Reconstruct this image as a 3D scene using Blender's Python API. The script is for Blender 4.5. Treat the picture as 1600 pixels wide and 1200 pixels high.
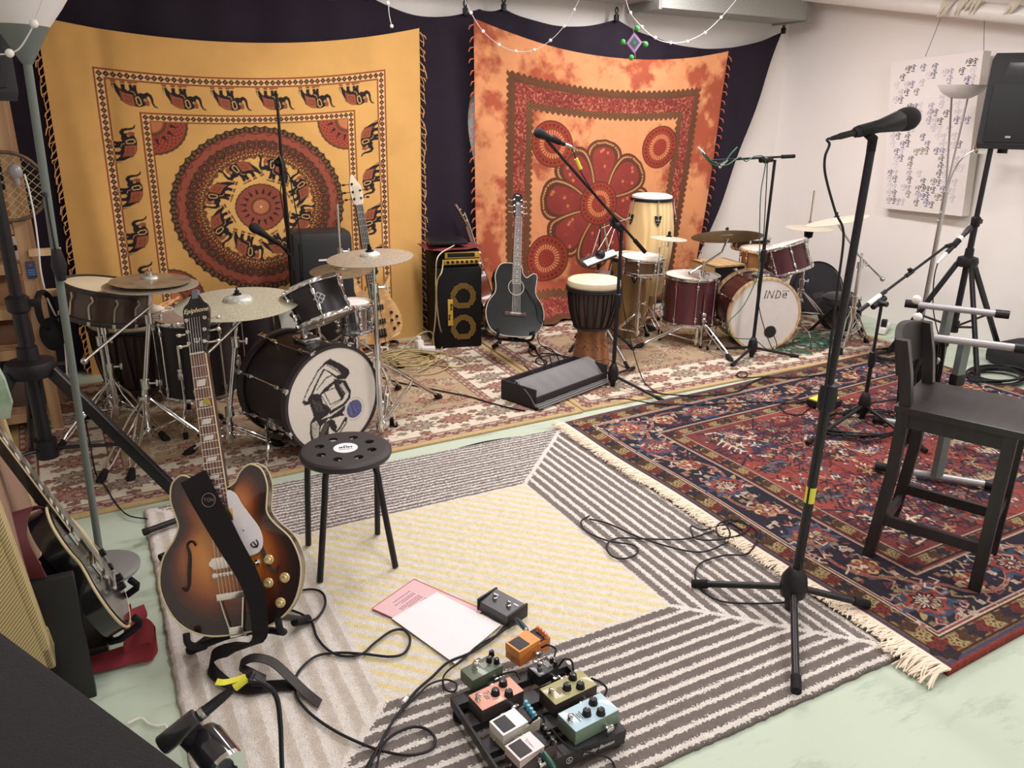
import bpy, bmesh, math, random
import numpy as np
from mathutils import Vector, Matrix, Euler
random.seed(7); RNG = np.random.default_rng(7)
for _o in list(bpy.data.objects): bpy.data.objects.remove(_o)
SC = bpy.context.scene
COL = SC.collection
PI = math.pi

# ---------------------------------------------------------------- camera
EYE = Vector((0, 0, 1.63)); FPX = 1229.0          # eye height in metres, focal length in pixels of a 1600 wide frame
def _cam_axes():
    d1 = Vector((109-800, -(160-600), -FPX)).normalized()
    d2 = Vector((3238-800, -(206-600), -FPX)); d2 = (d2 - d1*d2.dot(d1)).normalized()
    up = d2.cross(d1)
    return Matrix((d2, d1, up))
CAMR = _cam_axes()
cam_d = bpy.data.cameras.new('camera'); cam = bpy.data.objects.new('camera', cam_d); COL.objects.link(cam)
cam_d.sensor_fit = 'HORIZONTAL'; cam_d.sensor_width = 36; cam_d.lens = FPX*36/1600; cam_d.clip_start = .02
cam.matrix_world = Matrix.Translation(EYE) @ CAMR.to_4x4()
SC.camera = cam
# ---------------------------------------------------------------- light and exposure
SC.view_settings.view_transform = 'Standard'; SC.view_settings.look = 'None'
SC.view_settings.gamma = 1; SC.view_settings.use_curve_mapping = False
SC.view_settings.exposure = 0.1
W_ = bpy.data.worlds.new('world'); SC.world = W_; W_.use_nodes = True
W_.node_tree.nodes['Background'].inputs[0].default_value = (1, .97, .95, 1)
W_.node_tree.nodes['Background'].inputs[1].default_value = .35
LAMPS = [(1.9, 3.8, 46), (3.9, 4.2, 56), (0.9, 1.4, 25), (3.8, 1.5, 47), (0.8, -1.3, 20), (3.4, -1.3, 26)]
for i, (lx, ly, pw) in enumerate(LAMPS):
    ld = bpy.data.lights.new('ceiling_lamp', 'AREA'); ld.shape = 'RECTANGLE'; ld.size = .3; ld.size_y = 1.5
    ld.energy = pw; ld.color = (1, .968, .958)
    lo = bpy.data.objects.new('ceiling_lamp_light', ld); COL.objects.link(lo); lo.location = (lx, ly, 2.62)

# ---------------------------------------------------------------- rays: a point seen at a pixel of the 1600x1200 frame, on a plane of the room
def ray(x, y): return CAMR @ Vector((x-800, 600-y, -FPX))
def G(x, y, z=0.0):
    d = ray(x, y); return EYE + d*((z-EYE.z)/d.z)
def PY(x, y, Y):
    d = ray(x, y); return EYE + d*(Y/d.y)
def PX(x, y, X):
    d = ray(x, y); return EYE + d*(X/d.x)
def V(*a): return Vector(a)

# ---------------------------------------------------------------- colour and materials
def lin(c):
    c = c/255.0
    return c/12.92 if c <= .04045 else ((c+.055)/1.055)**2.4
def L(r, g, b): return (lin(r), lin(g), lin(b))
MATS = {}
def pm(name, col, rough=.5, metal=0., var=.08, scale=18., bump=0., bscale=120., coat=0., spec=.5, stretch=(1, 1, 1), col2=None, trans=0., emit=None, sub=0., wear=0.):
    """procedural material: base colour broken up by noise, optional bump"""
    if name in MATS: return MATS[name]
    m = bpy.data.materials.new(name); m.use_nodes = True; nt = m.node_tree; N = nt.nodes; K = nt.links
    b = N['Principled BSDF']
    b.inputs['Roughness'].default_value = rough; b.inputs['Metallic'].default_value = metal
    b.inputs['Coat Weight'].default_value = coat; b.inputs['Coat Roughness'].default_value = .06
    b.inputs['Specular IOR Level'].default_value = spec; b.inputs['Transmission Weight'].default_value = trans
    tc = N.new('ShaderNodeTexCoord'); mp = N.new('ShaderNodeMapping'); mp.inputs['Scale'].default_value = stretch
    K.new(tc.outputs['Object'], mp.inputs['Vector'])
    nz = N.new('ShaderNodeTexNoise'); nz.inputs['Scale'].default_value = scale; nz.inputs['Detail'].default_value = 4
    K.new(mp.outputs[0], nz.inputs['Vector'])
    mx = N.new('ShaderNodeMix'); mx.data_type = 'RGBA'
    c1 = tuple(max(0, c*(1-var)) for c in col); c2 = col2 if col2 else tuple(min(1, c*(1+var)) for c in col)
    mx.inputs[6].default_value = (*c1, 1); mx.inputs[7].default_value = (*c2, 1)
    K.new(nz.outputs['Fac'], mx.inputs[0]); K.new(mx.outputs[2], b.inputs['Base Color'])
    if bump:
        n2 = N.new('ShaderNodeTexNoise'); n2.inputs['Scale'].default_value = bscale; n2.inputs['Detail'].default_value = 3
        K.new(mp.outputs[0], n2.inputs['Vector'])
        bp = N.new('ShaderNodeBump'); bp.inputs['Strength'].default_value = bump; bp.inputs['Distance'].default_value = .002
        K.new(n2.outputs['Fac'], bp.inputs['Height']); K.new(bp.outputs[0], b.inputs['Normal'])
    if emit:
        b.inputs['Emission Color'].default_value = (*emit[:3], 1); b.inputs['Emission Strength'].default_value = emit[3]
    MATS[name] = m; return m
def vcm(name, rough=.9, bump=.3, bscale=400., spec=.2, var=.1, vscale=60.):
    """material whose colour is the printed or woven pattern stored in the mesh"""
    if name in MATS: return MATS[name]
    m = bpy.data.materials.new(name); m.use_nodes = True; nt = m.node_tree; N = nt.nodes; K = nt.links
    b = N['Principled BSDF']; b.inputs['Roughness'].default_value = rough; b.inputs['Specular IOR Level'].default_value = spec
    a = N.new('ShaderNodeAttribute'); a.attribute_name = 'Col'
    tc = N.new('ShaderNodeTexCoord')
    nz = N.new('ShaderNodeTexNoise'); nz.inputs['Scale'].default_value = vscale; nz.inputs['Detail'].default_value = 5
    K.new(tc.outputs['Object'], nz.inputs['Vector'])
    mr = N.new('ShaderNodeMapRange'); mr.inputs[3].default_value = 1-var*2; mr.inputs[4].default_value = 1+var*2
    K.new(nz.outputs['Fac'], mr.inputs[0])
    vm = N.new('ShaderNodeVectorMath'); vm.operation = 'SCALE'
    K.new(a.outputs['Color'], vm.inputs[0]); K.new(mr.outputs[0], vm.inputs['Scale']); K.new(vm.outputs[0], b.inputs['Base Color'])
    n2 = N.new('ShaderNodeTexNoise'); n2.inputs['Scale'].default_value = bscale; K.new(tc.outputs['Object'], n2.inputs['Vector'])
    bp = N.new('ShaderNodeBump'); bp.inputs['Strength'].default_value = bump; bp.inputs['Distance'].default_value = .003
    K.new(n2.outputs['Fac'], bp.inputs['Height']); K.new(bp.outputs[0], b.inputs['Normal'])
    MATS[name] = m; return m
def wood(name, c1, c2, scale=6., stretch=(1, 1, .12), rough=.5, coat=0., rings=True):
    if name in MATS: return MATS[name]
    m = bpy.data.materials.new(name); m.use_nodes = True; nt = m.node_tree; N = nt.nodes; K = nt.links
    b = N['Principled BSDF']; b.inputs['Roughness'].default_value = rough; b.inputs['Coat Weight'].default_value = coat
    tc = N.new('ShaderNodeTexCoord'); mp = N.new('ShaderNodeMapping'); mp.inputs['Scale'].default_value = stretch
    K.new(tc.outputs['Object'], mp.inputs['Vector'])
    w = N.new('ShaderNodeTexWave'); w.inputs['Scale'].default_value = scale; w.inputs['Distortion'].default_value = 6
    w.inputs['Detail'].default_value = 3; w.inputs['Detail Scale'].default_value = 1.5; K.new(mp.outputs[0], w.inputs['Vector'])
    mx = N.new('ShaderNodeMix'); mx.data_type = 'RGBA'; mx.inputs[6].default_value = (*c1, 1); mx.inputs[7].default_value = (*c2, 1)
    K.new(w.outputs['Fac'], mx.inputs[0]); K.new(mx.outputs[2], b.inputs['Base Color'])
    MATS[name] = m; return m
# common materials
BLK = pm('black_plastic', L(25, 22, 27), .45, var=.15, spec=.35)
BLKM = pm('black_metal', L(24, 21, 26), .38, metal=0., var=.12, spec=.4)
RUB = pm('black_rubber', L(24, 22, 26), .8, var=.15, spec=.3)
CHR = pm('chrome', (.72, .72, .72), .12, metal=1., var=.04)
STEEL = pm('brushed_steel', (.55, .54, .54), .32, metal=1., var=.06)
GREYT = pm('grey_painted_steel', L(104, 112, 108), .45, var=.06)
SILV = pm('silver_aluminium', L(172, 168, 172), .35, metal=.3, var=.05)
WHT = pm('white_plastic', L(232, 226, 222), .4, var=.03)
CABLE = pm('black_cable_rubber', L(27, 24, 29), .5, var=.1, spec=.3)
YEL = pm('yellow_tape', L(222, 214, 70), .6, var=.08)
PAPER = pm('white_paper', L(236, 230, 234), .8, var=.02)
DHEAD = pm('white_drumhead', L(226, 219, 214), .45, var=.04, scale=5)
SKIN = pm('calf_skin_head', L(226, 208, 176), .6, var=.1, scale=9)
BRONZE = pm('cymbal_bronze', L(176, 156, 116), .3, metal=.85, var=.12, scale=30, bump=.15, bscale=200)

# ---------------------------------------------------------------- mesh builder
class MB:
    def __init__(s): s.v = []; s.f = []; s.mi = []; s.cur = 0; s.M = None
    def mat(s, i): s.cur = i; return s
    def add(s, vs, fs, M=None):
        o = len(s.v)
        T = s.M if M is None else (M if s.M is None else s.M @ M)
        for p in vs:
            p = Vector(p); s.v.append(T @ p if T is not None else p)
        for f in fs: s.f.append([i+o for i in f]); s.mi.append(s.cur)
        return s
    def box(s, c, sz, M=None, bev=0.):
        x, y, z = sz[0]/2, sz[1]/2, sz[2]/2
        T = Matrix.Translation(Vector(c))
        if M is not None: T = T @ M.to_4x4()
        if bev <= 0:
            vs = [(-x, -y, -z), (x, -y, -z), (x, y, -z), (-x, y, -z), (-x, -y, z), (x, -y, z), (x, y, z), (-x, y, z)]
            return s.add(vs, [(0, 3, 2, 1), (4, 5, 6, 7), (0, 1, 5, 4), (1, 2, 6, 5), (2, 3, 7, 6), (3, 0, 4, 7)], T)
        bm = bmesh.new(); bmesh.ops.create_cube(bm, size=1)
        for v in bm.verts: v.co = Vector((v.co.x*sz[0], v.co.y*sz[1], v.co.z*sz[2]))
        bmesh.ops.bevel(bm, geom=list(bm.edges), offset=min(bev, .49*min(sz)), segments=2, profile=.6, affect='EDGES')
        bm.verts.index_update(); s.add([v.co.copy() for v in bm.verts], [[v.index for v in f.verts] for f in bm.faces], T); bm.free(); return s
    def tube(s, pts, r, n=10, cap=True, smooth=0, flat=1.0):
        pts = [Vector(p) for p in pts]
        rs = list(r) if hasattr(r, '__len__') else None
        if smooth: pts, rs = spline(pts, smooth, rs)
        m = len(pts); 
        if rs is None: rs = [r]*m
        tang = []
        for i in range(m):
            a = pts[max(i-1, 0)]; b = pts[min(i+1, m-1)]; t = b-a
            tang.append(t.normalized() if t.length > 1e-9 else Vector((0, 0, 1)))
        u = tang[0].orthogonal().normalized(); vs = []; fs = []
        for i in range(m):
            t = tang[i]; u = (u - t*u.dot(t)); u = u.normalized() if u.length > 1e-6 else t.orthogonal().normalized(); w = t.cross(u)
            for k in range(n):
                a = 2*PI*k/n; vs.append(pts[i] + (u*math.cos(a) + w*math.sin(a)*flat)*rs[i])
        for i in range(m-1):
            for k in range(n):
                k2 = (k+1) % n; fs.append((i*n+k, i*n+k2, (i+1)*n+k2, (i+1)*n+k))
        if cap: fs.append(tuple(range(n-1, -1, -1))); fs.append(tuple((m-1)*n+k for k in range(n)))
        return s.add(vs, fs)
    def cyl(s, p0, p1, r0, r1=None, n=20, cap=True): return s.tube([p0, p1], [r0, r0 if r1 is None else r1], n, cap)
    def lathe(s, prof, M=None, n=32, cap0=True, cap1=True, rfn=None):
        vs = []; fs = []; m = len(prof)
        for (r, z) in prof:
            for k in range(n):
                a = 2*PI*k/n; q = r if rfn is None else rfn(r, z, a); vs.append((q*math.cos(a), q*math.sin(a), z))
        for i in range(m-1):
            for k in range(n):
                k2 = (k+1) % n; fs.append((i*n+k, i*n+k2, (i+1)*n+k2, (i+1)*n+k))
        if cap0 and prof[0][0] > 1e-6: fs.append(tuple(range(n-1, -1, -1)))
        if cap1 and prof[-1][0] > 1e-6: fs.append(tuple((m-1)*n+k for k in range(n)))
        return s.add(vs, fs, M)
    def torus(s, R, r, M=None, n=40, k=8, flat=1.):
        vs = []; fs = []
        for i in range(n):
            a = 2*PI*i/n
            for j in range(k):
                b = 2*PI*j/k; q = R + r*math.cos(b); vs.append((q*math.cos(a), q*math.sin(a), r*math.sin(b)*flat))
        for i in range(n):
            for j in range(k):
                i2 = (i+1) % n; j2 = (j+1) % k; fs.append((i*k+j, i2*k+j, i2*k+j2, i*k+j2))
        return s.add(vs, fs, M)
    def ball(s, c, r, sc=(1, 1, 1), M=None, n=16, m=10):
        prof = [(math.sin(PI*i/m), -math.cos(PI*i/m)) for i in range(m+1)]
        T = Matrix.Translation(Vector(c))
        if M is not None: T = T @ M.to_4x4()
        T = T @ Matrix.Diagonal((r*sc[0], r*sc[1], r*sc[2], 1))
        prof[0] = (1e-4, -1); prof[-1] = (1e-4, 1)
        return s.lathe(prof, T, n)
    def prism(s, pts, z0, z1, M=None, taper=None):
        n = len(pts); q = taper or pts
        vs = [(p[0], p[1], z0) for p in pts] + [(p[0], p[1], z1) for p in q]
        fs = [tuple(range(n-1, -1, -1)), tuple(range(n, 2*n))] + [(i, (i+1) % n, n+(i+1) % n, n+i) for i in range(n)]
        return s.add(vs, fs, M)
    def strip(s, pts, nrm, w, th=.003, smooth=0):
        """flat band following pts; nrm gives the band's width direction at each point"""
        pts = [Vector(p) for p in pts]; nr = [Vector(q).normalized() for q in nrm] if isinstance(nrm[0], (tuple, Vector)) else [Vector(nrm).normalized()]*len(pts)
        if smooth:
            P2, _ = spline(pts, smooth); N2, _ = spline(nr, smooth); pts, nr = P2, [q.normalized() for q in N2]
        m = len(pts); vs = []; fs = []; ws = np.interp(np.linspace(0, 1, m), np.linspace(0, 1, len(w)), w) if hasattr(w, '__len__') else [w]*m
        for i in range(m):
            t = (pts[min(i+1, m-1)]-pts[max(i-1, 0)]).normalized(); q = nr[i]; h = t.cross(q).normalized()
            for a, b in ((-1, -1), (1, -1), (1, 1), (-1, 1)): vs.append(pts[i]+q*(float(ws[i])/2*a)+h*(th/2*b))
        for i in range(m-1):
            for k in range(4): k2 = (k+1) % 4; fs.append((i*4+k, i*4+k2, (i+1)*4+k2, (i+1)*4+k))
        fs.append((3, 2, 1, 0)); fs.append(tuple((m-1)*4+k for k in range(4)))
        return s.add(vs, fs)
    def build(s, name, mats, parent=None, world=False, ang=40., loc=None):
        me = bpy.data.meshes.new(name)
        vs = s.v
        if world and parent is not None:
            I = wm(parent).inverted(); vs = [I @ p for p in vs]
        if loc is not None: vs = [p-Vector(loc) for p in vs]
        me.from_pydata([tuple(p) for p in vs], [], s.f)
        mats = mats if isinstance(mats, (list, tuple)) else [mats]
        for m in mats: me.materials.append(m)
        if len(mats) > 1: me.polygons.foreach_set('material_index', s.mi)
        bm = bmesh.new(); bm.from_mesh(me); bmesh.ops.recalc_face_normals(bm, faces=bm.faces); bm.to_mesh(me); bm.free()
        me.polygons.foreach_set('use_smooth', [True]*len(me.polygons))
        me.set_sharp_from_angle(angle=math.radians(ang))
        o = bpy.data.objects.new(name, me); COL.objects.link(o)
        if parent is not None: o.parent = parent
        if loc is not None: o.location = loc
        return o
def wm(o):
    m = o.matrix_basis.copy()
    return wm(o.parent) @ m if o.parent else m
def spline(pts, k=6, rs=None):
    P = [pts[0]*2-pts[1]] + list(pts) + [pts[-1]*2-pts[-2]]; out = []; ro = [] if rs else None
    for i in range(1, len(P)-2):
        for j in range(k):
            t = j/k; a, b, c, d = P[i-1], P[i], P[i+1], P[i+2]
            out.append(((b*2) + (c-a)*t + (a*2-b*5+c*4-d)*t*t + (b*3-a-c*3+d)*t**3)*.5)
            if rs: ro.append(rs[i-1]*(1-t)+rs[min(i, len(rs)-1)]*t)
    out.append(pts[-1].copy())
    if rs: ro.append(rs[-1])
    return out, ro
def basis(o, x, y, z): return Matrix.Translation(Vector(o)) @ Matrix((Vector(x), Vector(y), Vector(z))).transposed().to_4x4()
def zto(d, o=(0, 0, 0), ref=None):
    d = Vector(d).normalized(); r = Vector(ref) if ref is not None else (Vector((0, 1, 0)) if abs(d.y) < .9 else Vector((1, 0, 0)))
    x = (r - d*r.dot(d)).normalized(); return basis(o, x, d.cross(x), d)
def rotz(a): return Matrix.Rotation(a, 4, 'Z')
# ---------------------------------------------------------------- things
def tag(o, label, cat, group=None, kind=None):
    o['label'] = label; o['category'] = cat
    if group: o['group'] = group
    if kind: o['kind'] = kind
    return o
def thing(name, label, cat, loc=(0, 0, 0), rz=0., M=None, group=None):
    o = bpy.data.objects.new(name, None); COL.objects.link(o); o.empty_display_size = .05
    o.matrix_basis = M if M is not None else Matrix.Translation(Vector(loc)) @ rotz(rz)
    return tag(o, label, cat, group)
def structure(o): o['kind'] = 'structure'; return o
def dup(root):
    r = root.copy(); COL.objects.link(r)
    for ch in list(root.children):
        c = ch.copy(); COL.objects.link(c); c.parent = r
        for g in list(ch.children):
            d = g.copy(); COL.objects.link(d); d.parent = c
    return r
FONT = None
def text_mb(txt, size, M, depth=.0008, mb=None, shear=0., bold=0., extr=True):
    cu = bpy.data.curves.new('t', 'FONT'); cu.body = txt; cu.size = size; cu.align_x = 'CENTER'; cu.align_y = 'CENTER'
    cu.extrude = depth/2; cu.shear = shear; cu.offset = bold
    o = bpy.data.objects.new('t', cu); COL.objects.link(o)
    dg = bpy.context.evaluated_depsgraph_get(); me = bpy.data.meshes.new_from_object(o.evaluated_get(dg))
    mb = mb or MB()
    mb.add([v.co.copy() for v in me.vertices], [list(p.vertices) for p in me.polygons], M)
    bpy.data.objects.remove(o); bpy.data.curves.remove(cu); bpy.data.meshes.remove(me)
    return mb
# ================================================================ room shell
def plane_box(name, c, s, m):
    mb = MB(); mb.box((0, 0, 0), s); o = mb.build(name, m, loc=None); o.location = c; return structure(o)
WALLM = pm('white_painted_wall', L(240, 233, 229), .75, var=.025, scale=2.5, bump=.25, bscale=25)
def floor_mat():
    m = pm('pale_green_painted_concrete', L(186, 198, 180), .5, var=.05, scale=1.7, bump=.12, bscale=60)
    nt = m.node_tree; N = nt.nodes; K = nt.links; b = N['Principled BSDF']
    mx0 = [n for n in N if n.type == 'MIX'][0]; tc = [n for n in N if n.type == 'TEX_COORD'][0]
    mp = N.new('ShaderNodeMapping'); mp.inputs['Scale'].default_value = (1.2, 4.5, 1); mp.inputs['Rotation'].default_value = (0, 0, .5); K.new(tc.outputs['Object'], mp.inputs[0])
    nz = N.new('ShaderNodeTexNoise'); nz.inputs['Scale'].default_value = 2.2; nz.inputs['Detail'].default_value = 9; nz.inputs['Roughness'].default_value = .72; K.new(mp.outputs[0], nz.inputs['Vector'])
    cr = N.new('ShaderNodeValToRGB'); cr.color_ramp.elements[0].position = .33; cr.color_ramp.elements[1].position = .46
    cr.color_ramp.elements[0].color = (.62, .66, .6, 1); cr.color_ramp.elements[1].color = (1, 1, 1, 1); K.new(nz.outputs['Fac'], cr.inputs[0])
    mu = N.new('ShaderNodeMix'); mu.data_type = 'RGBA'; mu.blend_type = 'MULTIPLY'; mu.inputs[0].default_value = .75
    K.new(mx0.outputs[2], mu.inputs[6]); K.new(cr.outputs[0], mu.inputs[7]); K.new(mu.outputs[2], b.inputs['Base Color'])
    return m
X0, X1, Y0, Y1, ZC = -1.35, 5.76, -2.6, 5.62, 2.78
plane_box('floor', ((X0+X1)/2, (Y0+Y1)/2, -.05), (X1-X0+.4, Y1-Y0+.4, .1), floor_mat())
plane_box('ceiling', ((X0+X1)/2, (Y0+Y1)/2, ZC+.05), (X1-X0+.4, Y1-Y0+.4, .1), WALLM)
plane_box('wall_back', ((X0+X1)/2, Y1+.05, ZC/2), (X1-X0+.4, .1, ZC), WALLM)
plane_box('wall_front', ((X0+X1)/2, Y0-.05, ZC/2), (X1-X0+.4, .1, ZC), WALLM)
plane_box('wall_left', (X0-.05, (Y0+Y1)/2, ZC/2), (.1, Y1-Y0, ZC), WALLM)
plane_box('wall_right', (X1+.05, (Y0+Y1)/2, ZC/2), (.1, Y1-Y0, ZC), WALLM)
# ================================================================ numpy painter for prints and weaves
class Canvas:
    def __init__(s, x0, x1, y0, y1, res, base, ss=2):
        s.nx = int(round((x1-x0)/res))+1; s.ny = int(round((y1-y0)/res))+1; s.ss = ss
        s.x0, s.y0 = x0, y0; s.dx = (x1-x0)/(s.nx*ss-1); s.dy = (y1-y0)/(s.ny*ss-1)
        s.W, s.H = s.nx*ss, s.ny*ss
        s.a = np.empty((s.H, s.W, 3), np.float32); s.a[:] = base
        s.gx = np.linspace(x0, x1, s.W, dtype=np.float32); s.gy = np.linspace(y0, y1, s.H, dtype=np.float32)
    def win(s, xa, xb, ya, yb):
        i0 = max(int((xa-s.x0)/s.dx)-1, 0); i1 = min(int((xb-s.x0)/s.dx)+2, s.W)
        j0 = max(int((ya-s.y0)/s.dy)-1, 0); j1 = min(int((yb-s.y0)/s.dy)+2, s.H)
        if i1 <= i0 or j1 <= j0: return None
        return s.a[j0:j1, i0:i1], s.gx[None, i0:i1], s.gy[j0:j1, None]
    def poly(s, pts, col):
        p = np.asarray(pts, np.float32); w = s.win(p[:, 0].min(), p[:, 0].max(), p[:, 1].min(), p[:, 1].max())
        if w is None: return
        a, X, Y = w; ins = np.zeros(a.shape[:2], bool); n = len(p)
        for i in range(n):
            x1, y1 = p[i]; x2, y2 = p[(i+1) % n]
            if y1 == y2: continue
            c = ((Y > y1) != (Y > y2)); ins ^= c & (X < (x2-x1)*(Y-y1)/(y2-y1)+x1)
        a[ins] = col
    def line(s, pts, w, col, w2=None):
        pts = np.asarray(pts, np.float32); n = len(pts)-1
        for i in range(n):
            (x1, y1), (x2, y2) = pts[i], pts[i+1]
            ra = w if w2 is None else w+(w2-w)*i/n; rb = w if w2 is None else w+(w2-w)*(i+1)/n; r = max(ra, rb)
            q = s.win(min(x1, x2)-r, max(x1, x2)+r, min(y1, y2)-r, max(y1, y2)+r)
            if q is None: continue
            a, X, Y = q; dx, dy = x2-x1, y2-y1; d2 = dx*dx+dy*dy+1e-12
            t = np.clip(((X-x1)*dx+(Y-y1)*dy)/d2, 0, 1); d = np.hypot(X-x1-t*dx, Y-y1-t*dy)
            a[d < (ra+(rb-ra)*t)/2] = col
    def polar(s, cx, cy, R, fn, sx=1., sy=1.):
        q = s.win(cx-R*sx, cx+R*sx, cy-R*sy, cy+R*sy)
        if q is None: return
        a, X, Y = q; x = (X-cx)/sx; y = (Y-cy)/sy; x, y = np.broadcast_arrays(x, y); fn(a, np.hypot(x, y), np.arctan2(y, x))
    def disc(s, cx, cy, r, col, sx=1., sy=1.):
        def f(a, R, T): a[R < r] = col
        s.polar(cx, cy, r, f, sx, sy)
    def ring(s, cx, cy, r0, r1, col, sx=1., sy=1.):
        def f(a, R, T): a[(R < r1) & (R >= r0)] = col
        s.polar(cx, cy, r1, f, sx, sy)
    def rect(s, xa, xb, ya, yb, col):
        q = s.win(xa, xb, ya, yb)
        if q is None: return
        a, X, Y = q; a[((X >= xa) & (X <= xb)) & ((Y >= ya) & (Y <= yb))] = col
    def out(s):
        return s.a.reshape(s.ny, s.ss, s.nx, s.ss, 3).mean(axis=(1, 3))
def vnoise(nx, ny, cells, seed, octv=4, pers=.5):
    r = np.random.default_rng(seed); out = np.zeros((ny, nx), np.float32); amp = 1.; tot = 0
    for o in range(octv):
        c = int(cells*2**o)+1; cy = max(int(c*ny/nx), 1)+1
        g = r.random((cy+2, c+2)).astype(np.float32)
        x = np.linspace(0, c-.001, nx); y = np.linspace(0, cy-.001, ny); xi = x.astype(int); yi = y.astype(int)
        fx = x-xi; fy = y-yi; fx = fx*fx*(3-2*fx); fy = (fy*fy*(3-2*fy))[:, None]
        a = g[yi][:, xi]; b = g[yi][:, xi+1]; c2 = g[yi+1][:, xi]; d = g[yi+1][:, xi+1]
        out += amp*((a*(1-fx)+b*fx)*(1-fy)+(c2*(1-fx)+d*fx)*fy); tot += amp; amp *= pers
    return out/tot
def grid_mesh(name, P, C, m, parent=None, skirt=None, loc=None, attrs=None, smooth=True):
    """P (ny,nx,3) points, C (ny,nx,3) linear colours; skirt = z of a hanging edge"""
    ny, nx = P.shape[:2]; P = P.reshape(-1, 3); C = C.reshape(-1, 3) if C is not None else None
    idx = np.arange(ny*nx).reshape(ny, nx)
    F = np.stack([idx[:-1, :-1], idx[:-1, 1:], idx[1:, 1:], idx[1:, :-1]], -1).reshape(-1, 4)
    if skirt is not None:
        rim = np.concatenate([idx[0, :], idx[1:, -1], idx[-1, -2::-1], idx[-2:0:-1, 0]]); k = len(rim)
        Q = P[rim].copy(); Q[:, 2] = skirt; n0 = len(P); P = np.concatenate([P, Q])
        if C is not None: C = np.concatenate([C, C[rim]*.8])  # hanging edge takes a darker copy of the rim colour, as painted shade
        j = np.arange(k); F = np.concatenate([F, np.stack([n0+j, n0+(j+1) % k, rim[(j+1) % k], rim[j]], -1)])
        if attrs: attrs = {a: np.concatenate([b.reshape(-1), b.reshape(-1)[rim]]) for a, b in attrs.items()}
    if loc is not None: P = P-np.array(loc)
    me = bpy.data.meshes.new(name); nv = len(P); nf = len(F)
    me.vertices.add(nv); me.vertices.foreach_set('co', P.astype(np.float32).ravel())
    me.loops.add(nf*4); me.loops.foreach_set('vertex_index', F.astype(np.int32).ravel())
    me.polygons.add(nf); me.polygons.foreach_set('loop_start', np.arange(0, nf*4, 4, dtype=np.int32))
    me.polygons.foreach_set('use_smooth', np.ones(nf, bool))
    me.update(calc_edges=True); me.validate()
    if C is not None:
        ca = me.color_attributes.new('Col', 'FLOAT_COLOR', 'POINT'); c4 = np.ones((nv, 4), np.float32); c4[:, :3] = C
        ca.data.foreach_set('color', c4.ravel())
    if attrs:
        for a, b in attrs.items():
            at = me.attributes.new(a, 'FLOAT', 'POINT'); at.data.foreach_set('value', b.astype(np.float32).ravel())
    me.materials.append(m)
    o = bpy.data.objects.new(name, me); COL.objects.link(o)
    if parent is not None: o.parent = parent
    if loc is not None and parent is None: o.location = loc
    return o
def A(*c): return np.array(L(*c), np.float32)
# ================================================================ yellow elephant tapestry
def elephant(cv, ox, oy, sz, rot, flip=1):
    """one printed elephant: feet at the origin line, head to the right"""
    ca, sa = math.cos(rot), math.sin(rot)
    def T(pts): return [(ox+sz*(ca*(x-.5)*flip-sa*(y-.32)), oy+sz*(sa*(x-.5)*flip+ca*(y-.32))) for x, y in pts]
    K_, R_, Y_ = A(46, 38, 42), A(150, 84, 62), A(226, 178, 108)
    cv.poly(T([(.0,.02),(.09,.02),(.11,.12),(.17,.2),(.21,.22),(.21,.04),(.30,.04),(.30,.2),(.36,.25),(.40,.22),(.38,.04),(.46,.04),(.48,.16),(.50,.06),(.57,.06),(.56,.2),(.58,.3),(.64,.27),(.72,.29),(.78,.38),(.79,.5),(.74,.58),(.66,.62),(.58,.64),(.5,.63),(.38,.62),(.28,.58),(.15,.48),(.05,.28),(0,.14)]), K_)
    cv.poly(T([(.16,.24),(.28,.31),(.46,.34),(.49,.63),(.36,.62),(.26,.57),(.2,.5)]), R_)
    for k in (.2, .55): cv.line(T([(.22+.08*k, .3+.1*k), (.42, .36+.1*k), (.45-.06*k, .6-.1*k), (.3, .55-.08*k), (.22+.08*k, .3+.1*k)]), sz*.012, A(190, 112, 70) if k < .4 else A(96, 52, 42))
    cv.line(T([(.03,.12),(.06,.28),(.16,.47)]), sz*.022, Y_)
    cv.line(T([(.8,.3),(.86,.33),(.89,.42),(.9,.52),(.94,.6),(1.0,.625)]), sz*.085, K_, sz*.03)
    cv.line(T([(.74,.33),(.8,.3)]), sz*.1, K_)
    cv.poly(T([(.72,.5),(.80,.44),(.83,.5),(.82,.6),(.74,.6)]), R_)
    cv.line(T([(.52,.4),(.58,.38),(.62,.45),(.64,.56),(.58,.6),(.53,.54),(.52,.4)]), sz*.022, Y_)
    cv.disc(*T([(.73, .45)])[0], sz*.035, Y_); cv.disc(*T([(.735, .45)])[0], sz*.018, K_)
    for x in (.045, .255, .42, .535):
        cv.line(T([(x-.04, .075), (x+.04, .075)]), sz*.02, Y_); cv.line(T([(x-.045, .03), (x+.045, .03)]), sz*.035, R_)
    cv.line(T([(.42,.25),(.49,.27),(.52,.35)]), sz*.012, Y_)
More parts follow.
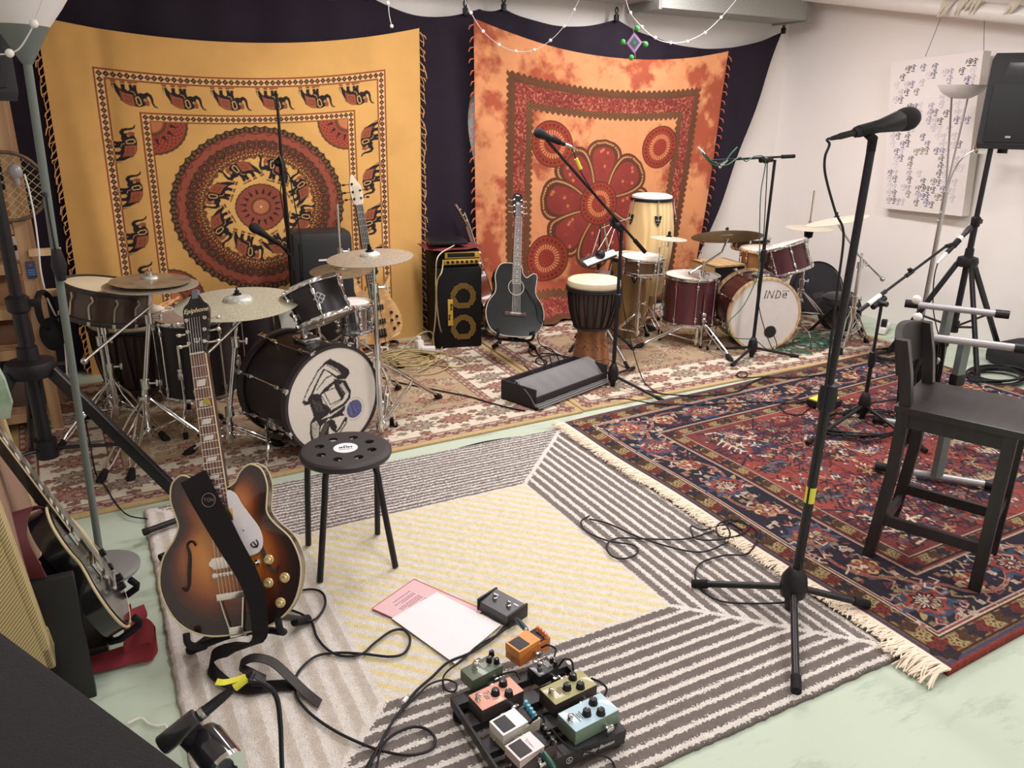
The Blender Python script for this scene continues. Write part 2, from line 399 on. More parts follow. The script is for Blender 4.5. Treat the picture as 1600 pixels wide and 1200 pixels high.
def diamond_border(cv, x0, x1, y0, y1, w):
    bg, ed, dk, wh = A(216, 158, 88), A(132, 66, 46), A(52, 36, 38), A(228, 190, 140)
    for (a, b, c, d) in ((x0, x1, y1-w, y1), (x0, x1, y0, y0+w), (x0, x0+w, y0, y1), (x1-w, x1, y0, y1)): cv.rect(a, b, c, d, bg)
    for o in (0, w*.86):
        for (a, b, c, d) in ((x0+o, x1-o, y1-o-w*.13, y1-o), (x0+o, x1-o, y0+o, y0+o+w*.13), (x0+o, x0+o+w*.13, y0+o, y1-o), (x1-o-w*.13, x1-o, y0+o, y1-o)): cv.rect(a, b, c, d, ed)
    r = w*.29
    def dia(x, y):
        cv.rect(x-r, x+r, y-r, y+r, wh)
        cv.poly([(x-r*1.05, y), (x, y+r*1.05), (x+r*1.05, y), (x, y-r*1.05)], dk); cv.poly([(x-r*.45, y), (x, y+r*.45), (x+r*.45, y), (x, y-r*.45)], A(170, 104, 62))
    n = int(round((x1-x0-w)/(2*r))); m = int(round((y1-y0-w)/(2*r)))
    for i in range(n+1):
        x = x0+w/2+(x1-x0-w)*i/n; dia(x, y0+w/2); dia(x, y1-w/2)
    for i in range(1, m):
        y = y0+w/2+(y1-y0-w)*i/m; dia(x0+w/2, y); dia(x1-w/2, y)
def mandala_big(cv, cx, cy, R):
    dk, rd, ol, yl = A(62, 44, 40), A(158, 78, 56), A(112, 88, 58), A(226, 178, 104)
    def f(a, r, t):
        q = r/R; sc = 1-.022*np.abs(np.sin(t*28)); u = q/sc
        def band(lo, hi, c, mask=None):
            k = (u < hi) & (u >= lo)
            if mask is not None: k &= mask
            a[k] = c
        band(0, 1, dk); band(.945, .985, ol, np.sin(t*110) > -.2)
        band(.855, .935, A(154, 84, 66)); band(.0, .86+0, A(154, 84, 66))
        arch = .90+.03*np.abs(np.sin(t*20)); k = (u < arch+.008) & (u > arch-.008); a[k] = A(112, 52, 42)
        band(0, .84, A(116, 64, 50))
        ph = (t*40/(2*PI)) % 1-.5; d = np.hypot(ph*2*PI/40*.78, (u-.785)); k = (u < .85) & (d < .05); a[k] = A(58, 42, 38); k &= (d < .036) & (d > .027); a[k] = ol; k = (d < .014); a[k] = A(154, 84, 66)
        band(.64, .735, A(118, 62, 46)); k = (u < .735) & (u > .64) & (np.sin(t*60)*np.cos(u*160) > .1); a[k] = A(166, 104, 64)
        k = (u < .735) & (u > .64) & (np.sin(t*90+u*60) > .75); a[k] = dk
        band(.655, .685, A(84, 60, 46)); band(.662, .678, A(214, 170, 104), np.sin(t*130) > 0)
        inn = .645-.022*np.abs(np.sin(t*20)); k = u < inn; a[k] = yl
        k = (u < inn) & (u > inn-.012); a[k] = A(150, 96, 56)
        k = (u < inn-.03) & (u > .56) & (np.abs(np.sin(t*20)) < .25); a[k] = A(206, 156, 88)
        c0 = .305*(1-.02*np.abs(np.sin(t*16))); k = u < c0; a[k] = A(92, 66, 48); k = u < .285; a[k] = A(152, 82, 64)
        ph = ((t*16/(2*PI)) % 1-.5)*2; tri = (u > .17) & (u < .25) & (np.abs(ph) < (.25-u)/.08*.55); k = tri; a[k] = dk
        k = (u > .13) & (u < .285) & (np.abs(np.sin(t*24+np.sin(u*120))) < .2) & ~tri; a[k] = A(126, 58, 46)
        k = u < .122; a[k] = A(98, 70, 48); k = u < .102; a[k] = A(152, 82, 62); k = (u < .09) & (np.sin(t*32) > .3); a[k] = A(216, 150, 96); k = u < .012; a[k] = A(240, 220, 170)
    cv.polar(cx, cy, R, f)
    for i in range(8):
        t = PI*2*i/8+.42; elephant(cv, cx+R*.475*math.cos(t), cy+R*.475*math.sin(t), R*.44, t-PI/2, -1)
def mandala_corner(cv, cx, cy, R, sx, sy):
    x0, x1 = (cx, cx+R*sx) if sx > 0 else (cx+R*sx, cx); y0, y1 = (cy, cy+R*sy) if sy > 0 else (cy+R*sy, cy)
    w = cv.win(x0, x1, y0, y1); a, X, Y = w; x, y = np.broadcast_arrays(X-cx, Y-cy); r = np.hypot(x, y)/R; t = np.arctan2(np.abs(y), np.abs(x))
    ins = (x*sx >= 0) & (y*sy >= 0); k = ins & (r < 1-.02*np.abs(np.sin(t*18))); a[k] = A(96, 70, 50); k = ins & (r < .92); a[k] = A(166, 80, 62)
    k = ins & (r < .9) & (np.sin(t*30)*np.sin(r*50) > .35); a[k] = A(122, 52, 46); ph = (t*8/PI) % 1-.5
    k = ins & (r > .5) & (r < .72) & (np.abs(ph) < (.72-r)*1.2); a[k] = A(66, 46, 44); k = ins & (r < .42); a[k] = A(100, 74, 52); k = ins & (r < .33); a[k] = A(178, 92, 66); k = ins & (r < .3) & (np.sin(t*40) > .2); a[k] = A(214, 150, 98)
def cloth_color(cv, seed, amt=.1):
    C = cv.out(); n = vnoise(cv.nx, cv.ny, 8, seed, 5); return C*(1+amt*2*(n-.5))[..., None]
def build_yellow():
    cx, cz, hw, hh = 1.03, 1.045, 1.13, 1.05
    cv = Canvas(-hw, hw, -hh, hh, .0034, A(218, 168, 100))
    zc = -.04
    diamond_border(cv, -.885, .885, zc-.87, zc+.87, .062)
    diamond_border(cv, -.665, .665, zc-.63, zc+.63, .058)
    for i in range(6):
        x = -.68+1.36*i/5; elephant(cv, x, zc+.735, .235, PI, -1); elephant(cv, x, zc-.735, .235, 0, 1)
    for i in range(4):
        z = zc+.43-.287*i; elephant(cv, -.772, z, .235, -PI/2, -1); elephant(cv, .772, z, .235, PI/2, -1)
    for sx in (-1, 1):
        for sy in (-1, 1): mandala_corner(cv, -.61*sx, zc-.575*sy, .21, sx, sy)
    mandala_big(cv, 0, zc+.0, .565)
    C = cloth_color(cv, 3, .13)
    S, Tt = np.meshgrid(np.linspace(-1, 1, cv.nx), np.linspace(-1, 1, cv.ny)); h = (Tt+1)/2
    X = cx+S*hw*(1-.008*(1-h)) + (1-h)*-.03 + .0*S
    sag = .115*np.clip((Tt+.1)/1.1, 0, 1)**.8*(1-S*S)
    Z = cz+Tt*hh-sag+h*.03*S+.012*h
    Y = 5.43 + .012*np.sin(S*9+Tt*2)*(1-h)+.014*np.sin(S*4-1.2*Tt) + .02*np.exp(-((S+.86+.06*Tt)/.06)**2)*-(1-.6*h)+.016*np.exp(-((S+.74)/.05)**2) - .012*np.exp(-((S-.2*Tt+.6-Tt*.5)/.09)**2)*h
    Y = Y - .03*(1-h)**3 + .01*(vnoise(cv.nx, cv.ny, 5, 9)-.5)
    P = np.stack([X, Y, Z], -1)
    t = thing('elephant_tapestry', 'large golden yellow tapestry printed with elephants around a round mandala', 'tapestry', (cx, 5.43, .05))
    grid_mesh('printed_cloth', P, C, vcm('yellow_cotton_print', .9, .12, 700, .2, .04, 7), t, loc=(cx, 5.43, .05))
    # knotted fringe on both sides
    fm = pm('yellow_fringe_yarn', L(214, 156, 96), .9, var=.15, scale=40)
    for side, col in ((-1, 0), (1, cv.nx-1)):
        mb = MB(); n = 46
        for i in range(n):
            j = int((cv.ny-1)*(i+.5)/n); p = Vector(P[j, col])+V(0, -.006, 0)
            a = random.uniform(-.5, .9); q = p+V(side*random.uniform(.018, .034), random.uniform(-.01, .004), -random.uniform(.01, .03))
            e = q+V(side*random.uniform(-.006, .014), 0, -random.uniform(.015, .045))
            mb.tube([p, p.lerp(q, .6)+V(0, 0, -.004), q, e], [.0026, .003, .0045, .0028], 5, smooth=2)
            if i % 2 == 0 and i < n-1:
                p2 = Vector(P[min(j+int(cv.ny/n), cv.ny-1), col]); mb.tube([q, (q+p2)/2+V(side*.012, 0, 0), p2], .0022, 4, smooth=2)
        mb.build('fringe', fm, t, world=True)['kind'] = 'stuff'
    mb = MB(); mb.tube([P[0, i]+np.array([0, -.004, .004]) for i in range(0, cv.nx, 12)], .006, 6); mb.build('hem', fm, t, world=True)
build_yellow()
# ================================================================ red tie-dye tapestry
def scallop_frame(cv, hx, hy, cx, cy, w, col, amp, lam):
    a, X, Y = cv.win(cx-hx-.1, cx+hx+.1, cy-hy-.1, cy+hy+.1); x, y = np.broadcast_arrays(X-cx, Y-cy)
    d = np.maximum(np.abs(x)-hx, np.abs(y)-hy); along = np.where(np.abs(x)-hx > np.abs(y)-hy, y, x)
    ww = amp*np.abs(np.sin(along*PI/lam)); a[(d < ww) & (d > -w-0*ww)] = col; k = (d < ww) & (d > -w) & (np.sin(along*PI*2/lam*2.2) * np.sin(d*400) > .2); a[k] = A(126, 92, 60)
def build_red():
    hw, hh, cx, cz = 1.18, 1.07, 3.74, 1.075
    cv = Canvas(-hw, hw, -hh, hh, .0038, A(214, 142, 100))
    n1 = vnoise(cv.W, cv.H, 6, 21, 6, .62); n2 = vnoise(cv.W, cv.H, 16, 22, 5, .6)
    k = np.clip((n1*.6+n2*.4-.47)*9, 0, 1)[..., None]; cv.a[:] = A(222, 156, 110)*(1-k)+A(172, 90, 66)*k
    zc = -.13
    a, X, Y = cv.win(-2, 2, -2, 2); x, y = np.broadcast_arrays(X, Y-zc)
    ox, oz, ix, iz = .905, .93, .755, .765
    d = np.maximum(np.abs(x)-ox, np.abs(y)-oz); di = np.maximum(np.abs(x)-ix, np.abs(y)-iz)
    band = (d < 0) & (di > 0); nn = vnoise(cv.W, cv.H, 5, 23, 4); a[band] = (A(142, 66, 58)*(1-.5*(nn[band][:, None]-.5)) )
    dn = vnoise(cv.W, cv.H, 190, 27, 2); dots = band & (dn > .66); a[dots] = A(188, 116, 94); dots = band & (dn < .33); a[dots] = A(112, 54, 50)
    scallop_frame(cv, ox, oz, 0, zc, .05, A(92, 56, 44), .022, .05); scallop_frame(cv, ix+.0, iz, 0, zc, .045, A(96, 62, 48), 0, .05)
    al = np.where(np.abs(x)-ix > np.abs(y)-iz, y, x); k = (di > -.045-.022*np.abs(np.sin(al*PI/.05))) & (di < 0); a[k] = A(96, 64, 48); k &= (np.sin(al*180)*np.sin(di*300) > .25); a[k] = A(136, 100, 64)
    # flower
    fc = (-.055, -.145); red, edg, bead = A(144, 64, 58), A(100, 62, 46), A(212, 164, 112)
    def petal_shape(L0, L1, W, th):
        pts = []
        for i in range(40):
            t = i/39; u = t*PI*1.0; r = L0+(L1-L0)*(.5-.5*math.cos(u)) if False else None
        n = 24; ptsL = []
        for i in range(n+1):
            s_ = i/n; w = W*(.28+.72*math.sin(min(s_*1.35, 1)*PI/2)) if s_ < .72 else W*math.sqrt(max(0, 1-((s_-.72)/.28)**2)); ptsL.append((L0+(L1-L0)*s_, w))
        pl = [(r, w) for r, w in ptsL]+[(r, -w) for r, w in reversed(ptsL)]
        ct, st = math.cos(th), math.sin(th)
        return [(fc[0]+r*ct-w*st, fc[1]+r*st+w*ct) for r, w in pl]
    for p in range(8):
        th = PI/2-.09+p*PI/4
        cv.poly(petal_shape(.12, .56, .185, th), edg); cv.poly(petal_shape(.12, .545, .168, th), A(130, 84, 54)); q = petal_shape(.14, .53, .152, th)
        cv.poly(q, edg)
        m = len(q)
        tot = 0
        bd = petal_shape(.14, .532, .155, th)
        for i in range(len(bd)-1):
            (xa, ya), (xb, yb) = bd[i], bd[i+1]; dd = math.hypot(xb-xa, yb-ya)
            for k_ in range(max(1, int(dd/.018))): f = k_/max(1, int(dd/.018)); cv.disc(xa+(xb-xa)*f, ya+(yb-ya)*f, .0075, bead)
        cv.poly(petal_shape(.14, .505, .128, th), edg); cv.poly(petal_shape(.14, .498, .12, th), red)
        for s_ in range(9):
            r = random.uniform(.25, .47); w = random.uniform(-.085, .085); ct, st = math.cos(th), math.sin(th); px, py = fc[0]+r*ct-w*st, fc[1]+r*st+w*ct
            if s_ < 4:
                for e in range(4): an = e*PI/4; cv.line([(px-.014*math.cos(an), py-.014*math.sin(an)), (px+.014*math.cos(an), py+.014*math.sin(an))], .005, A(206, 128, 88))
            else: cv.disc(px, py, .004, A(196, 110, 84))
    def med(cx_, cy_, R, sx=1.):
        def f(a, r, t):
            q = r/R; a[q < 1] = edg; a[q < .94] = A(156, 66, 52); k = (q < .9) & (q > .7) & (np.sin(t*26) > .3) & (np.abs(q-.8) < .05); a[k] = A(96, 48, 42)
            a[q < .68] = A(120, 84, 54); a[q < .64] = A(164, 70, 54); k = (q < .6) & (q > .4) & (np.sin(t*28) > -.1); a[k] = A(222, 150, 104); a[q < .36] = A(110, 70, 50); a[q < .32] = A(166, 68, 56); k = (q < .28) & (np.sin(t*6)*np.sin(q*40) > .3); a[k] = A(116, 44, 44)
        cv.polar(cx_, cy_, R, f, sx, 1)
    med(fc[0], fc[1], .2)
    for (mx, mz) in ((-.52, .34), (.55, .34), (-.54, -.59), (.55, -.59)): med(mx, mz, .185)
    C = cv.out(); t2 = vnoise(cv.nx, cv.ny, 7, 31, 5); C = C*(1+.35*(t2-.5))[..., None]; C = C*.86*np.array([1.02, .95, .92], np.float32)
    S, Tt = np.meshgrid(np.linspace(-1, 1, cv.nx), np.linspace(-1, 1, cv.ny)); h = (Tt+1)/2
    X = cx+S*hw + np.where(S > 0, -.2*(1-h)*S, .04*(1-h)*(-S))
    sag = .15*np.clip((Tt+.3)/1.3, 0, 1)**.8*(1-S*S)
    Z = cz+Tt*hh-sag-.055*S*h+.02*h
    Y = 5.43+.02*np.sin(S*10+1.)*(1-h)+.012*np.sin(S*5+Tt*3)+.025*np.sin(S*23+Tt*1.5)*(1-h)**2*np.clip(-S*1.5+.4, 0, 1)
    flare = np.clip((.14-h)/.14, 0, 1)**1.5*np.clip(1-np.abs(S+.55)/.5, 0, 1); Y = Y-flare*.3+.015*(vnoise(cv.nx, cv.ny, 6, 19)-.5); Z = np.maximum(Z, .026+.012*np.abs(np.sin(S*26)))
    P = np.stack([X, Y, Z], -1)
    t = thing('flower_tapestry', 'orange and red tie-dye tapestry printed with one large flower', 'tapestry', (cx, 5.43, .05))
    grid_mesh('printed_cloth', P, C, vcm('tie_dye_cotton_print', .9, .12, 700, .2, .06, 9), t, loc=(cx, 5.43, .05))
    fm = pm('orange_fringe_yarn', L(190, 96, 66), .9, var=.15, scale=40)
    for side, col in ((-1, 0), (1, cv.nx-1)):
        mb = MB()
        for i in range(30):
            j = int((cv.ny-1)*(i+.5)/30); p = Vector(P[j, col])+V(0, -.006, 0); q = p+V(side*random.uniform(.02, .035), -.004, -random.uniform(.004, .02))
            mb.tube([p, q, q+V(side*.012, 0, -.025)], [.003, .006, .003], 5, smooth=2)
        mb.build('fringe', fm, t, world=True)['kind'] = 'stuff'
build_red()
# ================================================================ black backdrop cloths
BKC = pm('black_molton_cloth', L(45, 38, 48), .95, var=.12, scale=6, spec=.1)
def backdrop(label, pins, xl, xr, gap=None, side=0):
    """pins: hanging points (x, z); the top edge sags between them"""
    nx, ny = 160, 40; u = np.linspace(0, 1, nx); xt = xl[1]+(xr[1]-xl[1])*u
    px = [p[0] for p in pins]; zt = np.interp(xt, px, [p[1] for p in pins])
    for (a, b) in zip(pins[:-1], pins[1:]):
        k = (xt > a[0]) & (xt < b[0]); f = (xt[k]-a[0])/(b[0]-a[0]); zt[k] -= b[2]*4*f*(1-f)
    h = np.linspace(0, 1, ny)[:, None]
    X = (xl[0]*(1-h)+xl[1]*h)*(1-u)+(xr[0]*(1-h)+xr[1]*h)*u; Z = .02*(1-h)+zt*h
    if gap: X = X+gap(u, Z)
    Y = 5.52+.02*np.sin(X*7)*(1-.5*h)+.012*np.sin(X*17+2*h)
    o = grid_mesh('backdrop_cloth', np.stack([X, Y+0*Z, Z], -1), None, BKC, loc=(np.mean(X[0]), 5.52, 0)); tag(o, label, 'backdrop')
    return o
def pz(x, y): p = PY(x, y, 5.52); return (p.x, p.z)
backdrop('black backdrop cloth hung behind the yellow elephant tapestry', [(-1.25, 2.36, 0), (.2, 2.4, .1), (1.05, 2.42, .1), (*pz(575, -8), .09), (*pz(727, 20), .07), (2.66, pz(750, 14)[1], .0)], (-1.2, -1.25), (2.62, 2.66), gap=lambda u, Z: -np.clip(u-.8, 0, 1)*5*.09*np.exp(-((Z-1.55)/.3)**2))
backdrop('black backdrop cloth hung behind the red flower tapestry', [(2.64, pz(750, 14)[1], 0), (*pz(787, 12), .02), (*pz(963, 30), .085), (*pz(1224, 50), .17)], (2.66, 2.64), (4.75, pz(1224, 50)[0]), gap=lambda u, Z: np.clip(.2-u, 0, 1)*5*.03*np.exp(-((Z-1.55)/.3)**2))
PEG = [(575, -8), (727, 18), (787, 12), (963, 28), (1224, 48)]
WHERE = ['above the yellow tapestry', 'between the two tapestries, left one', 'above the left corner of the red tapestry', 'above the middle of the red tapestry', 'at the far right end of the backdrop']
for (x, y), w in zip(PEG, WHERE):
    p = PY(x, y, 5.5); mb = MB(); mb.box((0, 0, .0), (.03, .035, .05), bev=.006); mb.tube([(0, 0, .02), (-.012, 0, .05), (0, 0, .075), (.012, 0, .05), (0, 0, .02)], .006, 6, smooth=3)
    o = mb.build('spring_clamp', BLK); o.location = p; tag(o, 'black clamp holding the backdrop '+w, 'clamp')
# ================================================================ duct
GALV = pm('galvanised_sheet', L(158, 158, 153), .5, metal=.15, var=.6, scale=120, spec=.5)
t = thing('ventilation_duct', 'galvanised sheet metal ventilation duct under the ceiling above the red tapestry', 'duct', (4.6, 5.3, 2.36))
e1 = PX(1275, 40, 5.55); xe = 5.52
mb = MB(); mb.box((xe/2+3.98/2-4.6, .08, .2), (xe-3.98, .36, .4)); mb.build('duct_body', GALV, t)
for xf in (xe, 3.98): mb = MB(); mb.box((xf-4.6, .08, .2), (.03, .4, .43), bev=.004); mb.build('flange', pm('duct_flange', L(150, 148, 144), .4, metal=.4, var=.15), t)
mb = MB(); mb.box((2.9-4.6, .1, .24), (2.1, .3, .38)); mb.build('duct_branch', pm('pale_duct', L(178, 172, 168), .5, metal=.2, var=.1, scale=20), t)
mb = MB(); mb.box((3.6-4.6, -.06, .19), (.42, .02, .24), bev=.004); mb.box((3.6-4.6, -.075, .19), (.36, .012, .18), bev=.003); mb.build('access_cover', pm('pale_frame', L(196, 190, 186), .5, var=.05), t)
# ceiling pipe with cloths
t = thing('ceiling_pipe', 'white pipe under the ceiling along the right wall with rags tied round it', 'pipe', (5.3, 4.0, 2.45))
pa, pb = PX(1278, -8, 5.45), PX(1480, 12, 5.45); dv = (pb-pa); pc = pb+dv*2.2
mb = MB(); mb.cyl(pa-dv*.4, pc, .055, n=24); mb.build('pipe', WHT, t, world=True)
for k, (x, y) in enumerate(((1488, 14), (1512, 10), (1535, 8), (1596, 14))):
    p = PX(x, y, 5.45); mb = MB()
    for q in range(5):
        ox = random.uniform(-.04, .04); mb.tube([p+V(0, ox, .07), p+V(-.06, ox, .03), p+V(-.06+random.uniform(-.02, .02), ox+.02, -.01), p+V(-.05, ox+.05, -random.uniform(.02, .06))], [.012, .014, .011, .005], 6, smooth=3)
    mb.build('tied_rag', pm('cream_rag', L(216, 206, 190), .9, var=.1), t, world=True)
# ================================================================ rugs
def bil(c, nx, ny, z):
    u = np.linspace(0, 1, nx)[None, :]; v = np.linspace(0, 1, ny)[:, None]
    P = np.zeros((ny, nx, 3)); 
    for k in (0, 1): P[..., k] = (c[0][k]*(1-u)+c[1][k]*u)*(1-v)+(c[3][k]*(1-u)+c[2][k]*u)*v
    P[..., 2] = z; return P
# --- pale rug with grey and yellow stripes: a stripe distance field is stored in the mesh, the nodes turn it into shaggy edges
def striped_rug():
    x0, x1, y0, y1 = .03, 2.085, 1.24, 3.33; nx = int((x1-x0)/.006); ny = int((y1-y0)/.006)
    X, Y = np.meshgrid(np.linspace(x0, x1, nx), np.linspace(y0, y1, ny))
    ax0, ax1, ay0, ay1 = .55, 1.585, 1.775, 2.82
    dl, dr, dn, df = ax0-X, X-ax1, ay0-Y, Y-ay1; D = np.maximum.reduce([dl, dr, dn, df]); Wd = .52
    which = np.argmax(np.stack([dl, dr, dn, df]), 0); which = np.where(D <= 0, 4, which)
    srt = np.sort(np.stack([dl, dr, dn, df]), 0); mit = (srt[-1]-srt[-2])/1.414-.010
    def stripes(d, p, duty): ph = (d/p) % 1; return (duty/2-np.abs(ph-duty/2))*p    # >0 inside stripe
    SD = np.zeros_like(X)
    SD = np.where(which == 1, np.minimum(stripes(D-.004, .0475, .66), mit), SD); SD = np.where(which == 2, np.minimum(stripes(D-.004, .0475, .70), mit), SD)
    SD = np.where(which == 3, np.minimum(stripes(D, .0262, .68), mit), SD); SD = np.where(which == 0, np.minimum(stripes(D-.01, .062, .55), mit), SD)
    dg = (X+Y)/1.414; SD = np.where(which == 4, np.minimum(stripes(dg, .047, .55), -D-.006), SD)
    C = np.zeros((ny, nx, 3), np.float32)
    for w, c in ((0, (197, 185, 174)), (1, (124, 115, 111)), (2, (118, 109, 105)), (3, (120, 111, 109)), (4, (224, 208, 162))): C[which == w] = A(*c)
    soft = np.where(which == 4, .008, np.where(which == 0, .014, .0022))
    Z = .02+.004*(vnoise(nx, ny, 220, 5, 2)-.5)+.004*(vnoise(nx, ny, 40, 6, 2)-.5)
    ed = np.minimum.reduce([X-x0, x1-X, Y-y0, y1-Y]); Z = Z-.009*np.clip(1-ed/.02, 0, 1)**2
    wob = .004*(vnoise(nx, ny, 90, 8, 2)-.5)*2*np.clip(1-ed/.02, 0, 1)
    P = np.stack([X+wob, Y+wob, Z], -1)
    m = bpy.data.materials.new('shaggy_striped_pile'); m.use_nodes = True; nt = m.node_tree; N = nt.nodes; K = nt.links; b = N['Principled BSDF']
    b.inputs['Roughness'].default_value = .95; b.inputs['Specular IOR Level'].default_value = .1
    a = N.new('ShaderNodeAttribute'); a.attribute_name = 'Col'; d = N.new('ShaderNodeAttribute'); d.attribute_name = 'stripe'; so = N.new('ShaderNodeAttribute'); so.attribute_name = 'soft'
    tc = N.new('ShaderNodeTexCoord')
    def noise(s, det=2):
        n = N.new('ShaderNodeTexNoise'); n.inputs['Scale'].default_value = s; n.inputs['Detail'].default_value = det; K.new(tc.outputs['Object'], n.inputs['Vector']); return n.outputs['Fac']
    def mth(op, x, y):
        q = N.new('ShaderNodeMath'); q.operation = op
        for i, v in enumerate((x, y)):
            if isinstance(v, (int, float)): q.inputs[i].default_value = v
            else: K.new(v, q.inputs[i])
        return q.outputs[0]
    e = mth('ADD', d.outputs['Fac'], mth('MULTIPLY', mth('SUBTRACT', noise(150, 5), .5), .04))
    f = mth('ADD', mth('DIVIDE', e, so.outputs['Fac']), .5); f = mth('MINIMUM', mth('MAXIMUM', f, 0), 1)
    mx = N.new('ShaderNodeMix'); mx.data_type = 'RGBA'; K.new(f, mx.inputs[0]); mx.inputs[6].default_value = (*L(221, 213, 207), 1); K.new(a.outputs['Color'], mx.inputs[7])
    sp = mth('ADD', mth('ADD', mth('MULTIPLY', noise(330, 3), .8), mth('MULTIPLY', noise(40, 4), .34)), .46)
    vm = N.new('ShaderNodeVectorMath'); vm.operation = 'SCALE'; K.new(mx.outputs[2], vm.inputs[0]); K.new(sp, vm.inputs['Scale']); K.new(vm.outputs[0], b.inputs['Base Color'])
    bp = N.new('ShaderNodeBump'); bp.inputs['Strength'].default_value = .8; bp.inputs['Distance'].default_value = .006; K.new(noise(260, 3), bp.inputs['Height']); K.new(bp.outputs[0], b.inputs['Normal'])
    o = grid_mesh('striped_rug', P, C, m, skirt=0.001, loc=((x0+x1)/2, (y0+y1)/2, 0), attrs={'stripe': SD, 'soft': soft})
    tag(o, 'pale shaggy rug with grey and yellow stripes under the stool and pedalboard', 'rug')
striped_rug()
# --- tan rugs with cream floral borders
MAR, TAN, CRM, BRN, GLD, OLV = (124, 62, 62), (182, 156, 124), (226, 212, 192), (104, 80, 70), (206, 176, 124), (140, 122, 96)
def rosette(cv, x, y, r, c1, c2, c3, n=10, sx=1.3):
    def f(a, R, T):
        q = R/r*(1+.16*np.cos(T*n)); a[q < 1] = c1; a[(q < .8) & (np.sin(T*n*2) > .1)] = c2; a[q < .48] = c3; a[q < .34] = c1; a[q < .18] = c2
    cv.polar(x, y, r*1.25, f, sx, 1)
def leafy(cv, x, y, r, ang, c):
    ca, sa = math.cos(ang), math.sin(ang)
    cv.poly([(x+ca*a-sa*b, y+sa*a+ca*b) for a, b in ((-r, 0), (-r*.3, r*.38), (r*.5, r*.3), (r*1.1, 0), (r*.5, -r*.3), (-r*.3, -r*.38))], c)
def guard(cv, x0, x1, y0, y1, w, seed):
    cv.rect(x0, x1, y0, y1, A(*MAR)); cv.rect(x0+w, x1-w, y0+w, y1-w, A(*MAR)) if False else None
def tan_rug(name, label, c, wx, wy, seed, inner_ins):
    rs = random.Random(seed); cv = Canvas(0, wx, 0, wy, .0046, A(*GLD))
    def frame(i, col): cv.rect(i, wx-i, i, wy-i, col)
    e = .035
    frame(e, A(*MAR)); g = .07
    frame(e+.006, A(196, 176, 156)); 
    def scroll(i, w, step):
        for (fx, fy, n, L0) in ((1, 0, 0, wx), (1, 0, 1, wx), (0, 1, 0, wy), (0, 1, 1, wy)):
            m = int((L0-2*i)/step)
            for k in range(m+1):
                s_ = i+(L0-2*i)*k/m; o = i+w/2 if n == 0 else (wy if fx else wx)-i-w/2; sg = 1 if k % 2 else -1
                x, y = (s_, o+sg*w*.16) if fx else (o+sg*w*.16, s_)
                cv.disc(x, y, w*.34, A(*MAR)); cv.disc(x, y, w*.17, A(206, 178, 158)); cv.line([(x-w*.4*fx, y-w*.4*fy), (x+w*.4*fx, y+w*.4*fy)], w*.14, A(*MAR) if k % 3 else A(*OLV))
    scroll(e+.006, g-.012, .04)
    frame(e+g, A(*MAR)); frame(e+g+.008, A(*CRM))
    bw = .29; i = e+g+.008
    def flo(x, y, big):
        if big:
            k = rs.random(); c1, c2, c3 = [(A(138, 84, 80), A(200, 164, 142), A(160, 134, 106)), (A(122, 102, 92), A(204, 188, 168), A(172, 140, 122))][big % 2]
            rosette(cv, x, y, .07, c1, c2, c3, 13)
        else:
            c1, c2, c3 = rs.choice([(A(116, 70, 62), A(190, 150, 124), A(138, 104, 80)), (A(128, 112, 88), A(196, 178, 150), A(150, 96, 84))]); rosette(cv, x, y, rs.uniform(.02, .03), c1, c2, c3, 6)
    def border(L0, place):
        m = int((L0-2*i)/.24)
        for k in range(m+1):
            s_ = i+.12+(L0-2*i-.24)*k/max(m, 1); flo(*place(s_, bw/2), (k % 2)+2)
            for (ds, dt) in ((.12, .26), (.12, .72), (.14, .5), (.0, .1), (-.0, .9)):
                flo(*place(s_+ds, bw*dt), 0)
            for _ in range(5): x, y = place(s_+rs.uniform(-.12, .12), bw*rs.uniform(.06, .94)); leafy(cv, x, y, rs.uniform(.007, .013), rs.uniform(0, 6), A(*rs.choice([OLV, BRN, (150, 100, 88)])))
    border(wx, lambda s_, t: (s_, i+t)); border(wx, lambda s_, t: (s_, wy-i-t)); border(wy, lambda s_, t: (i+t, s_)); border(wy, lambda s_, t: (wx-i-t, s_))
    j = i+bw
    cv.a[:, :] = cv.a
    frame(j, A(*MAR)); frame(j+.006, A(196, 172, 150)); scroll(j+.006, .045, .035); frame(j+.051, A(*MAR)); frame(j+.057, A(*TAN))
    j += .06
    # arabesque field
    area = (wx-2*j)*(wy-2*j)
    for _ in range(int(area*26)):
        x, y = rs.uniform(j, wx-j), rs.uniform(j, wy-j); a0 = rs.uniform(0, 6.3); pts = []; r0 = rs.uniform(.05, .13)
        for q in range(14): a = a0+q*.36; rr = r0*(1-q*.045); pts.append((x+rr*math.cos(a), y+rr*math.sin(a)))
        if all(j < p[0] < wx-j and j < p[1] < wy-j for p in pts): cv.line(pts, .006, A(*rs.choice([(136, 110, 86), (128, 104, 84), (150, 96, 84)])))
    for _ in range(int(area*70)):
        x, y = rs.uniform(j+.06, wx-j-.06), rs.uniform(j+.05, wy-j-.05)
        r = rs.uniform(.018, .05); rosette(cv, x, y, r, *rs.choice([(A(136, 108, 88), A(218, 200, 172), A(166, 138, 108)), (A(140, 76, 72), A(196, 160, 134), A(176, 150, 118)), (A(206, 188, 160), A(150, 124, 98), A(130, 84, 76))]), n=rs.choice([5, 6, 8]))
    for _ in range(int(area*150)):
        x, y = rs.uniform(j+.02, wx-j-.02), rs.uniform(j+.02, wy-j-.02); leafy(cv, x, y, rs.uniform(.009, .022), rs.uniform(0, 6), A(*rs.choice([(136, 112, 86), (212, 194, 166), (146, 100, 86), (128, 118, 92)])))
